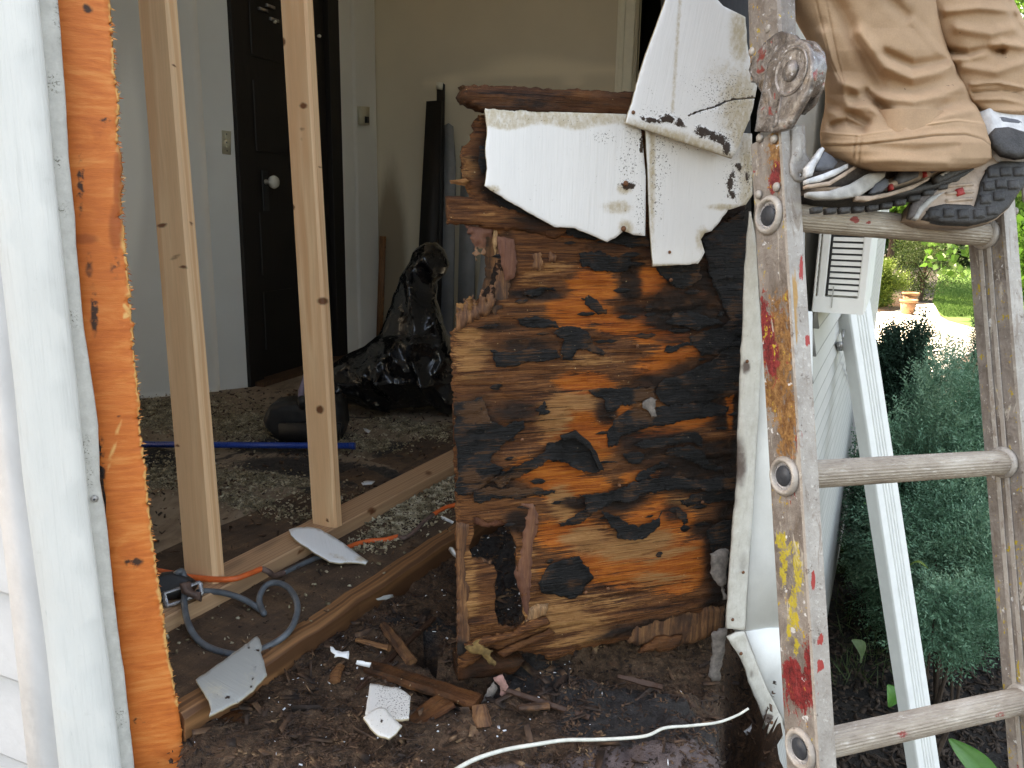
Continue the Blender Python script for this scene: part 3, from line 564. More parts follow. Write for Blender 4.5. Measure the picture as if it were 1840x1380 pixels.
cx_, cy_ = px[Fq].mean(1), py[Fq].mean(1); keep = cx_ < interp(cy_, [(0, 1330), (1000, 1345), (1200, 1385), (1330, 1420), (1400, 1440), (1900, 1500)])
SOILV = V.copy(); _c3 = V[Fq].mean(1); _up = float((FP.pt(322, 1300) - FP.o) @ FU); keep &= ~((((_c3 - FP.o) @ FP.n) > -.03) & (((_c3 - FP.o) @ FU) < _up)) & (((_c3 - FP.o) @ FU) > _up - .12); mk('debris_ground', V, Fq[keep], 'soil', kind='structure', ma=[grey, stone, hin * 1.0])  # hole vertices coloured black to paint the shade of the cavity
def soilz(x, y):
    ix = np.clip(((np.asarray(x) + 1.0) / .0085).round().astype(int), 0, nx - 1); iy = np.clip(((np.asarray(y) - .35) / .0085).round().astype(int), 0, ny - 1); return SOILV[iy * nx + ix, 2]
# interior walls
a1, a0 = F(432, 696), F(250, 711); dl = nrm(a1 - a0); LP = Plane(a0, np.cross(dl, Z3), dl)
d0, d1 = F(455, 694), F(622, 642); dd = nrm(d1 - d0); DP = Plane(d0, np.cross(dd, Z3), dd)
cr = DP.pt(683, 600); cr[2] = 0; bd = np.array([dd[1], -dd[0], 0]); BP = Plane(cr, np.cross(bd, Z3), bd); R0, R1 = F(1497, 1030, -1.25), F(1547, 770, -1.25); RD = nrm(R1 - R0); _rn = np.array([RD[1], -RD[0], 0]); 
HC = 2.7
def vwall(name, a, b, z0, z1, mat, label=None, cat=None, th=.05, grid=24, masks=None, holes=(), **k):
    """wall between two floor points with thickness, away from the camera"""
    a, b = np.array(a, float), np.array(b, float); u = nrm([b[0] - a[0], b[1] - a[1], 0]); n = np.array([u[1], -u[0], 0]); 
    if n.dot(CAM[:3] * [1, 1, 0] - a * [1, 1, 0]) < 0: n = -n
    L = np.linalg.norm((b - a)[:2]); s_, t_ = np.meshgrid(np.linspace(0, L, grid), np.linspace(z0, z1, grid)); A = a * [1, 1, 0] + s_.ravel()[:, None] * u + t_.ravel()[:, None] * Z3; m = grid
    i = (np.arange(m - 1)[:, None] * m + np.arange(m - 1)[None]).ravel(); q = np.stack([i, i + 1, i + m + 1, i + m], 1); B = A - n * th; V = np.concatenate([A, B]); N_ = m * m
    e = []; top = lambda r: [r * m + j for j in range(m)]
    for row in (0, m - 1):
        for j in range(m - 1): e.append((row * m + j, row * m + j + 1, N_ + row * m + j + 1, N_ + row * m + j))
    for c_ in (0, m - 1):
        for j in range(m - 1): e.append((j * m + c_, (j + 1) * m + c_, N_ + (j + 1) * m + c_, N_ + j * m + c_))
    px, py = w2px(V); ma = [None if f is None else f(px, py) for f in masks] if masks else None
    return mk(name, V, np.concatenate([q, q[:, ::-1] + N_, np.array(e)]), mat, label=label, cat=cat, ma=ma, pc=np.column_stack([V @ u, V @ n, V[:, 2]]), **k)
fold = F(392, 704)
low = lambda px, py: .5 * blobs(px, py, [(250, 712, 120, 12), (440, 696, 60, 20), (420, 640, 10, 50, 8, .6), (330, 712, 90, 12)])
vwall('interior_wall', a0 - dl * 1.6, fold + dl * .01, -.02, HC, 'wall_l', 'dull white plaster wall left of the dark door, behind the near stud', 'wall', grid=60, masks=[low, lambda x, y: blobs(x, y, [(230, 300, 30, 200)])])
vwall('interior_wall', fold + np.array([0, .012, 0]) - dl * .05, d0 - dd * .02, -.02, HC, 'wall_l', 'narrow white plaster strip beside the dark door, with the light switch', 'wall', grid=40, masks=[low, None])
vwall('interior_wall', d1 + dd * .01, DP.pt(646, 620), -.02, HC, 'wall_l', 'pale plaster strip right of the dark door', 'wall', th=.06, grid=8, masks=[None, lambda x, y: np.full(x.shape, .25)])
vwall('interior_wall', DP.pt(645, 620) - dd * 0 + np.cross(dd, Z3) * 0, cr + dd * .02, -.02, HC, 'wall_l', 'pale plaster strip carrying the thermostat beside the room corner', 'wall', th=.05, grid=8, masks=[None, None])
bend_ = cr + bd * (float((R0 - cr) @ _rn) / float(bd @ _rn) - .10)
bmask = [lambda x, y: blobs(x, y, [(700, 480, 30, 200)]), lambda x, y: .55 * np.exp(-(polyd(x, y, [(768, 150), (900, 132), (1105, 126)], False) / 16) ** 2) + .5 * blobs(x, y, [(950, 110, 100, 20), (812, 165, 18, 24), (1030, 150, 25, 12), (830, 560, 25, 30), (815, 500, 12, 60)])]
dfl, dfr = BP.pt(1135, 300), BP.pt(1215, 300)
vwall('interior_wall', cr, dfl, -.02, HC, 'wall_b', 'beige plaster wall at the back of the room with patched seams', 'wall', grid=90, masks=bmask)
vwall('interior_wall', dfr + bd * .55, bend_, -.02, HC, 'wall_b', 'beige plaster wall right of the cream door frame', 'wall', grid=8, masks=[None, None])
vwall('interior_wall', dfl, dfr + bd * .55, 2.03, HC, 'wall_b', 'beige plaster wall piece above the cream door frame', 'wall', grid=6, masks=[None, None])
hl = dfl - np.cross(bd, Z3) * 0; nb = BP.n
mk('doorway_shade_box', [dfl * [1, 1, 0] - nb * .06 - bd * .3, (dfr + bd * .7) * [1, 1, 0] - nb * .06, (dfr + bd * .7) * [1, 1, 0] - nb * 1.6, dfl * [1, 1, 0] - nb * 1.6 - bd * .3] + [p + Z3 * 2.3 for p in [dfl * [1, 1, 0] - nb * .06 - bd * .3, (dfr + bd * .7) * [1, 1, 0] - nb * .06, (dfr + bd * .7) * [1, 1, 0] - nb * 1.6, dfl * [1, 1, 0] - nb * 1.6 - bd * .3]],
   [(0, 3, 2, 1), (4, 5, 6, 7), (1, 2, 6, 5), (2, 3, 7, 6), (3, 0, 4, 7)], 'void', kind='structure')  # near-black lining puts the darkness of the room beyond into its colour
# ---- exterior walls and roof of the house (mostly out of frame, they make the shade)
R0, R1 = F(1497, 1030, -1.25), F(1547, 770, -1.25); RD = nrm(R1 - R0); RP = Plane(R0, np.cross(RD, Z3), RD)
RN = RP.n; rnear = RP.pt(1438, 800); rfar = RP.pt(1549, 770)
LU = nrm((c2wd([(-2570 - 920) / 1433, -.22, 1])) * [1, 1, 0]); LC = FP.pt(60, 1040, .03); LWP = Plane(LC, np.cross(LU, Z3), LU)
Lend = LC + LU * 4.2
roofp = [Lend, LC * [1, 1, 0], FP.o * [1, 1, 0] + FU * (float((rnear - FP.o) @ FU)), rnear, rfar, rfar + np.array([-6, 1.0, 0]), Lend + np.array([0, 5.5, 0])]
def slab(name, pts, z0, z1, mat, **k):
    n = len(pts); V = [(p[0], p[1], z0) for p in pts] + [(p[0], p[1], z1) for p in pts]
    return mk(name, V, [tuple(range(n))[::-1], tuple(range(n, 2 * n))] + [(i, (i + 1) % n, n + (i + 1) % n, n + i) for i in range(n)], mat, **k)
slab('ceiling', roofp, HC, HC + .12, 'roof', kind='structure')
slab('upper_shade_block', roofp, HC + .125, 4.8, 'vinyl', kind='structure')  # unseen block added over the ceiling to cast shade
vwall('outer_wall', LC - LWP.n * .06, Lend - LWP.n * .06, GZ, HC, 'siding_l', 'blank outer wall backing behind the left lap siding', 'wall', th=.1, grid=4)
vwall('outer_wall', Lend, Lend + np.array([0, 5.5, 0]), GZ, .2, 'wall_l', 'low far left wall of the room, left open above for sky light', 'wall', grid=4)  # unseen opening added above this low wall to light the room
vwall('outer_wall', rnear - RN * .03, rfar - RN * .03, GZ + .16, HC, 'wall_l', 'inner face of the side wall behind the lap siding', 'wall', th=.1, grid=4)
vwall('outer_wall', FP.pt(60, 1040, -.03), FP.pt(180, 1040, -.03), GZ, HC, 'oldwood', 'framing behind the orange plywood', 'wall', th=.05, grid=4)
lo_, hi_ = LC * [1, 1, 0], FP.o * [1, 1, 0] + FU * (float((rnear - FP.o) @ FU))
vwall('header_beam', FP.pt(100, 400, -.01), hi_, 2.5, HC - .002, 'oldwood', 'weathered header above the opened wall', 'beam', th=.09, grid=6)
# side wall: lap boards
side = thing('side_wall', 'white lap siding wall running back behind the ladder', 'wall', (rnear + rfar) / 2 * [1, 1, 0] + Z3 * (GZ + .15))
eh = .056; zb = -1.25; nb_ = 0
while zb < HC:
    prism('siding_board', [(0, 0), (.012, .0), (.013, .001), (.013, .003), (.0125, .006), (.003, eh + .001), (.002, eh + .008), (0, eh + .008)], rnear + Z3 * (zb - rnear[2]), rfar + Z3 * (zb - rfar[2]), RN, Z3, 'vinyl', side, sma=[1, 1, 1, .9, 0, 0, 1, 1]); zb += eh  # shadow line under each lap painted in by the dark butt vertices
prism('corner_board', rsec(.03, .09, .003), rfar * [1, 1, 0] + Z3 * -1.26, rfar * [1, 1, 0] + Z3 * HC, RN, RD, 'cleanwhite', side)
slab('foundation', [rnear - RN * .02, rfar - RN * .02, rfar - RN * .3, rnear - RN * .3], GZ, -1.245, 'stone', kind='structure')
bw = FP.pt(1350, 1300, .02)
vwall('foundation_wall', FP.pt(700, 1350, .22), FP.pt(1400, 1350, .10), GZ, -.42, 'stone', 'dark stone foundation under the debris', 'wall', th=.4, grid=30)
# left siding with its corner board
lsid = thing('siding_wall', 'blue white lap siding at the lower left edge beyond the corner board', 'wall', LC * [1, 1, 0] + LU * .5 + Z3 * GZ)
zl = LWP.pt(15, 1085)[2]; el = abs(zl - LWP.pt(20, 1240)[2]); k0 = int((zl - GZ) / el)
for k_ in range(-k0, int((HC - zl) / el)):
    z_ = zl + k_ * el
    prism('siding_board', [(0, 0), (.016, 0), (.018, .005), (.004, el + .012), (0, el + .012)], LC * [1, 1, 0] + LU * .03 - LWP.n * .034 + Z3 * z_, Lend * [1, 1, 0] - LWP.n * .034 + Z3 * z_, LWP.n, Z3, 'siding_l', lsid)
def longer(pts): return [((p[0] - 78, -780) if p[1] == -30 else (p[0] + 90, 2260) if p[1] == 1420 else tuple(p[:2])) + tuple(p[2:]) for p in pts]
cbt = thing('corner_trim', 'weathered white corner board left of the grey trim', 'trim board', FP.pt(140, 1380, .02))
nicks = lambda x, y: blobs(x, y, [(90, 1010, 25, 10), (110, 1180, 60, 10, -50), (80, 975, 30, 14, -20)])
CBF = [(-62, -30), (66, -30), (80, 150), (92, 300), (108, 450), (134, 690), (151, 860), (160, 950), (171, 1030), (192, 1190), (211, 1350), (218, 1420), (112, 1420), (81, 1150), (60, 1000), (41, 860), (25, 690)]
sheet('front_board', FP, ragged(longer(CBF), .5, 60, 3), .045, .028, 'board', res=40, parent=cbt, masks=[nicks, None, None])
sheet('return_board', LWP, longer([(-130, -30), (-60, -30), (27, 690), (43, 860), (62, 1000), (83, 1150), (114, 1420), (56, 1420), (13, 1040), (-30, 690)]), -.010, .004, 'siding_l', res=0, parent=cbt)
jt = thing('grey_trim_strip', 'dirty grey trim strip with a screw beside the orange plywood', 'trim strip', FP.pt(215, 1380, .02))
JT = [(60, -30), (102, -30), (103, 0), (117, 175), (122, 275), (134, 388), (136, 440), (142, 500), (150, 590), (165, 688), (176, 765), (179, 865), (189, 925), (197, 1000), (205, 1080), (214, 1150), (224, 1220), (233, 1310), (245, 1420), (200, 1420), (185, 1250), (120, 690)]
sheet('strip', FP, ragged(longer(JT), 1.2, 14, 3), .028, .004, 'trim2', res=16, parent=jt, masks=[lambda x, y: blobs(x, y, [(95, 150, 12, 20), (100, 290, 8, 25), (108, 380, 8, 15), (150, 810, 12, 30), (155, 860, 12, 20), (130, 570, 10, 14), (215, 1290, 10, 20), (110, 30, 8, 40)]), None, None], disp=lambda x, y, uv, d: .001 * np.exp(-d / 3))
sc_ = FP.pt(170, 896, .0285); lathe('screw', [(.0001, .004), (.003, .0038), (.005, .002), (.0055, 0)], sc_, FP.n, 'galv', jt, 14); lathe('screw_recess', [(.0001, .0046), (.0016, .0046), (.002, .003)], sc_, FP.n, 'slot', jt, 8)
# orange plywood
opw = thing('orange_plywood', 'bright orange plywood sheathing with a torn splintered edge', 'plywood', FP.pt(290, 1380, 0))
OR = [(95, -30, 0), (196, -30), (199, 30), (203, 90), (204, 130), (213, 180), (210, 240), (219, 300), (216, 360), (222, 420), (225, 455), (232, 520), (238, 600), (246, 690), (252, 780), (262, 860), (271, 950), (280, 1020), (290, 1090), (300, 1170), (320, 1270), (338, 1420, 0), (228, 1420, 0), (178, 870, 0), (150, 690, 0)]
om = [lambda x, y: blobs(x, y, [(240, 1010, 16, 8), (158, 15, 10, 6), (160, 480, 8, 34, 0, .55), (207, 480, 10, 24, 0, .6), (195, 215, 16, 4), (170, 560, 6, 40), (250, 1295, 10, 6), (145, 330, 4, 60), (180, 840, 8, 60)]), lambda x, y: np.maximum(blobs(x, y, [(219, 428, 6, 20), (224, 560, 3, 30), (214, 160, 4, 80), (205, 800, 4, 60, 15, .8)]), np.exp(-(polyd(x, y, [p[:2] for p in OR[1:21]], False) / 2.6) ** 2) * .9), lambda x, y: blobs(x, y, [(208, 410, 14, 50), (213, 330, 10, 80), (150, 430, 30, 10), (225, 900, 20, 60, 0, .4)])]
sheet('sheathing', FP, ragged(longer(OR), 3.0, 3.5, 11, 9), 0, .012, 'orange', res=9, parent=opw, masks=om, disp=lambda x, y, uv, d: .0012 * (fbm(uv[:, 0] * 20, uv[:, 1] * 160, s=4) - .5) - .004 * np.exp(-(d / 4)) * fbm(x * .3, y * .3, s=6))
# splinter fibres along the torn edge
cs, ds, wsv = [], [], []
for k_ in range(260):
    t = RNG.uniform(0, 19.99); i_ = int(t) + 1; a_, b_ = OR[i_], OR[i_ + 1]; q = np.array(a_[:2]) + (np.array(b_[:2]) - np.array(a_[:2])) * (t - int(t)); cs.append(FP.pt(q[0] - 2, q[1], -RNG.uniform(.001, .010)))
    d_ = FU * 1.0 + Z3 * RNG.normal(-.12, .45) + FN * RNG.normal(0, .35); d_ = nrm(d_); ds.append(d_); wsv.append(nrm(np.cross(d_, FN + .3 * RNG.normal(size=3))))
o = quads('splinter_fringe', np.array(cs), np.array(ds), np.array(wsv), RNG.uniform(.003, .010, 260), RNG.uniform(.0004, .0012, 260), 'orange', parent=opw, kind='stuff', ma=[None, RNG.uniform(0, .8, 260).repeat(4), RNG.uniform(0, .5, 260).repeat(4)])
sheet('tar_strip', FP, ragged([(178, 836), (184, 840), (186, 868), (190, 900), (190, 925), (183, 924), (179, 880)], 1.5, 5, 2), .003, .002, 'tar', res=0, parent=opw)
sheet('tar_strip', FP, ragged([(178, 800), (181, 802), (181, 812), (177, 811)], 1, 4, 4), .003, .002, 'tar', res=0, parent=opw)

# ================================================================ ROTTEN PANEL
pan = thing('rotten_wall_panel', 'rotten charred plywood wall panel with peeling tar paper in the middle', 'wall panel', FP.pt(1060, 1190, 0))
OUT = [(862, 205, 0), (1345, 222, 0), (1346, 640, 0), (1336, 900, 0), (1322, 1088, 3), (1290, 1096), (1255, 1112), (1215, 1122), (1180, 1130), (1160, 1146), (1110, 1160), (1060, 1168), (1020, 1184), (990, 1193), (968, 1182), (945, 1178), (930, 1172), (905, 1176), (888, 1168), (872, 1176), (862, 1190), (845, 1200), (824, 1216, 2), (823, 1100, 2), (820, 900, 1.5), (815, 720, 1.5), (811, 597, 2), (821, 590), (823, 545, 6), (836, 548, 8), (846, 532, 8), (856, 545, 8), (866, 524, 8), (884, 508, 6), (893, 470), (895, 425), (880, 414), (852, 404), (845, 350), (838, 335, 5), (829, 300, 6), (832, 268, 6), (848, 250, 6), (850, 225, 4)]
HL = ragged([(850, 930), (872, 938), (895, 934), (920, 950), (931, 985), (930, 1030), (938, 1075), (946, 1118), (930, 1132), (905, 1128), (893, 1126), (889, 1080), (889, 1018), (868, 1008), (846, 1006), (843, 985), (852, 962)], 5, 5, 31, 4)
char_shade = lambda x, y: np.clip(blobs(x, y, [(1335, 300, 60, 260), (1310, 560, 60, 200), (1325, 850, 50, 300), (1300, 1020, 36, 120), (1240, 445, 120, 34), (1110, 440, 90, 18, 0, .7), (1000, 415, 140, 12, 8, .6), (1280, 690, 90, 50), (1180, 690, 80, 20, 0, .8), (1130, 775, 40, 50, 0, .8), (1180, 800, 90, 40, 0, .8), (1250, 840, 90, 60), (860, 790, 50, 80, 0, .8), (930, 740, 60, 24, 0, .7), (900, 870, 80, 24, 0, .7), (970, 622, 80, 20, 0, .55), (900, 585, 60, 12, 0, .6), (1140, 560, 40, 18, 0, .7), (1135, 505, 22, 44), (1225, 560, 70, 60), (1250, 500, 60, 44), (1200, 1125, 110, 16, -8), (1120, 900, 60, 20), (1210, 920, 30, 20), (885, 500, 16, 70), (912, 470, 18, 60), (935, 940, 30, 26), (900, 300, 50, 90), (1300, 1090, 40, 40), (1040, 905, 40, 12), (960, 530, 60, 12), (1090, 740, 26, 30), (1270, 950, 40, 20, 0, .8)]) - .9 * blobs(x, y, [(1312, 700, 8, 90), (1300, 780, 30, 8), (1305, 640, 10, 40)]), 0, 1)  # charring, plus the right edge blackened as the shaded gap
orangem = lambda x, y: blobs(x, y, [(1065, 512, 42, 34), (1170, 505, 34, 26), (1035, 560, 60, 30), (1190, 595, 60, 26), (1120, 585, 60, 22), (1030, 760, 50, 60, -60), (1075, 790, 36, 50, 60), (985, 850, 80, 26), (1010, 870, 60, 30), (1060, 880, 40, 30), (1060, 690, 60, 26), (1200, 770, 90, 12, -14), (1180, 860, 60, 14), (1190, 930, 70, 40), (1120, 1010, 150, 60, 0, .7), (1210, 1010, 60, 60), (1010, 960, 60, 40, 0, .8), (1120, 745, 20, 20), (1015, 420, 100, 7, 8, .7), (1260, 690, 30, 8, -40), (1312, 700, 7, 80), (1200, 640, 90, 26, -20, .8)])  # mask for the orange toned wood
tanm = lambda x, y: blobs(x, y, [(1040, 725, 60, 24), (1000, 745, 50, 40, -70), (1150, 980, 100, 34), (1060, 975, 60, 30, 0, .9), (1000, 1110, 90, 40), (1050, 1080, 120, 26, 0, .8), (1180, 1045, 80, 24, 0, .6), (1010, 905, 30, 40), (840, 600, 26, 16), (840, 640, 40, 40, 0, .7), (1060, 650, 90, 14, 0, .8), (990, 480, 60, 14, 0, .6), (960, 505, 40, 16, 0, .6), (845, 1050, 20, 100, 0, .7), (1230, 905, 50, 20, 0, .9), (950, 1000, 20, 60, 0, .6), (1040, 1150, 80, 14, -12, .8), (852, 300, 24, 26, 0, .8), (1190, 845, 40, 8, 0, .7), (1150, 720, 12, 8, 0, .9), (838, 555, 22, 30, 0, .8)])
def rotdisp(x, y, uv, d):
    g = fbm(uv[:, 0] * 9, uv[:, 1] * 75, s=21, o=5, g=.6); l = fbm(uv[:, 0] * 5, uv[:, 1] * 22, s=22, o=4)
    ply = -.0018 * (l > .52) - .0022 * (l > .60) - .003 * np.clip(char_shade(x, y), 0, 1) * (fbm(uv[:, 0] * 12, uv[:, 1] * 40, s=24) > .5)
    edge = -.006 * np.exp(-d / 9) * fbm(x * .12, y * .12, s=25)
    return (g - .5) * .006 + ply + edge - .006 * np.exp(-(d / 5))
sheet('sheathing', FP, ragged(OUT, 4.5, 4.0, 7, 7), 0, .010, 'rot', res=3.6, holes=[HL], parent=pan, masks=[char_shade, orangem, tanm], disp=rotdisp)
def wood(name, pts, off, th, mat='rotv', par=pan, amp=3, stp=4, seed=1, spk=4, res=5, ma=(0, 0, 0), rough=.004, **k):
    f = [(lambda x, y, q=q: np.full(x.shape, float(q)) if not callable(q) else q(x, y)) for q in ma]
    return sheet(name, FP, ragged(pts, amp, stp, seed, spk), off, th, mat, res=res, parent=par, masks=f, disp=lambda x, y, uv, d: rough * (fbm(uv[:, 0] * (70 if mat == 'rotv' else 10), uv[:, 1] * (9 if mat == 'rotv' else 70), s=seed, o=5) - .5) * 2 - .006 * np.exp(-d / 3), **k)
wood('top_rail', [(834, 151, 5), (870, 151, 2), (960, 156), (1060, 160), (1142, 164, 0), (1142, 212, 0), (1040, 206), (960, 203), (880, 199), (866, 196, 4), (852, 190, 6), (838, 184, 6), (830, 170, 7)], .016, .04, 'rot', seed=41, ma=(.42, 0, 0), res=5, rough=.006)
wood('lath_board', [(804, 352, 1), (850, 354), (905, 372), (960, 388), (1040, 408), (1000, 430), (940, 416), (890, 412), (850, 405), (806, 404, 1)], .006, .016, 'rot', seed=42, ma=(lambda x, y: blobs(x, y, [(960, 400, 60, 30, 0, .7), (840, 350, 60, 12, 0, .6)]), 0, lambda x, y: blobs(x, y, [(880, 385, 26, 14, 0, .55)])), rough=.003)
wood('hanging_splinters', [(836, 404, 0), (888, 410, 0), (886, 430), (878, 425, 6), (872, 460, 8), (862, 440, 8), (858, 470, 8), (850, 436, 6)], .001, .006, seed=43, spk=9, amp=5, stp=3, ma=(0, lambda x, y: np.clip((y - 430) / 30, 0, 1), .9), res=4)
wood('hanging_splinters', [(889, 412, 0), (897, 412, 0), (896, 450, 5), (891, 462, 5), (887, 440)], .001, .006, seed=44, spk=5, ma=(0, .5, 0), res=4)
wood('splinter', [(809, 324, 1), (838, 320, 1), (848, 326, 1), (836, 334, 1), (812, 330, 1)], .004, .006, 'rot', seed=45, ma=(0, 0, .8), spk=1, res=3)
wood('standing_splinters', [(822, 600, 0), (822, 546, 8), (833, 562, 6), (838, 536, 8), (846, 560, 6), (852, 530, 8), (860, 552, 6), (868, 520, 8), (874, 545, 5), (884, 512, 7), (893, 540), (880, 566, 0), (850, 580, 0)], .004, .008, seed=46, spk=9, amp=5, stp=3, ma=(0, .3, 0), res=4)
wood('stud_edge', [(893, 418, 0), (924, 428, 0), (922, 480), (918, 545), (905, 558), (890, 575, 0), (880, 560, 0), (893, 500)], -.002, .07, seed=47, ma=(.45, 0, .2), res=5)
wood('inner_stud', [(830, 900, 0), (960, 905, 0), (955, 935), (925, 950), (905, 946), (880, 950), (860, 945), (842, 945)], -.008, .03, seed=48, ma=(.1, .1, .9), res=5, rough=.008)
wood('rotten_plank', [(846, 1012), (862, 1008), (886, 1010), (890, 1080), (892, 1130), (886, 1166), (866, 1170), (852, 1160), (846, 1090)], -.008, .014, seed=49, ma=(.05, .25, 0), res=4, rough=.005)
wood('edge_strip', [(822, 940, 1), (846, 942), (842, 985), (840, 1010), (846, 1060), (843, 1120), (850, 1165), (838, 1180), (824, 1180, 1)], .003, .01, seed=50, ma=(lambda x, y: blobs(x, y, [(830, 1180, 20, 30)]), .1, 0), res=4)
wood('split_block', [(925, 905), (950, 915), (945, 950), (938, 990), (928, 1040), (940, 1080), (948, 1120), (962, 1135), (952, 1100), (958, 1040), (962, 980), (975, 930), (960, 905)], .004, .012, seed=51, ma=(.1, .05, .6), res=4, rough=.006)
wood('torn_veneer', [(895, 425), (925, 430), (932, 470), (925, 500), (908, 505), (902, 470)], .006, .005, seed=52, ma=(.2, .1, .9), res=4)
wood('torn_veneer', [(955, 450), (975, 452), (980, 470), (972, 488), (956, 486)], .003, .005, seed=53, ma=(0, .35, .2), res=4); wood('torn_veneer', [(985, 452), (1004, 455), (1000, 474), (986, 470)], .003, .005, seed=54, ma=(0, .3, .4), res=4)
wood('broken_stick', [(836, 1163, 1), (870, 1148), (920, 1140), (962, 1118), (985, 1112), (990, 1124), (950, 1140), (905, 1155), (860, 1166), (840, 1172, 1)], .014, .012, 'rot', seed=55, ma=(0, .2, .35), res=4)
wood('broken_stick', [(895, 1176), (930, 1158), (990, 1132), (1000, 1140), (945, 1166), (905, 1186)], .010, .010, 'rot', seed=56, ma=(.4, 0, 0), res=4)
wood('pale_split', [(943, 1126, 2), (950, 1098, 5), (965, 1088), (988, 1086), (984, 1106), (968, 1118), (955, 1124)], .004, .006, seed=57, ma=(0, .45, 0), res=4)
wood('bottom_fibres', [(1140, 1118), (1170, 1095), (1230, 1085), (1305, 1090), (1300, 1130), (1250, 1160), (1180, 1168), (1130, 1160)], -.006, .02, seed=58, ma=(.42, 0, .3), res=5, rough=.007)
wood('bottom_fibres', [(1180, 1150), (1230, 1144), (1225, 1160), (1205, 1172), (1150, 1176)], .008, .012, 'rot', seed=59, ma=(.3, 0, 0), res=5)
wood('sill_beam', [(824, 1190, 0), (870, 1180), (900, 1190), (945, 1190), (930, 1212), (900, 1218), (860, 1222), (826, 1228, 0)], -.012, .05, 'rot', seed=60, ma=(.5, 0, 0), res=6, rough=.008)
sheet('back_post', FP, [(1235, -30), (1347, -30), (1350, 400), (1346, 700), (1325, 1130), (1240, 1130)], -.022, .09, 'darkwood', res=0, parent=pan)
sheet('back_plate', FP, [(930, 214), (1347, 230), (1347, 300), (930, 290)], -.02, .05, 'darkwood', res=0, parent=pan)
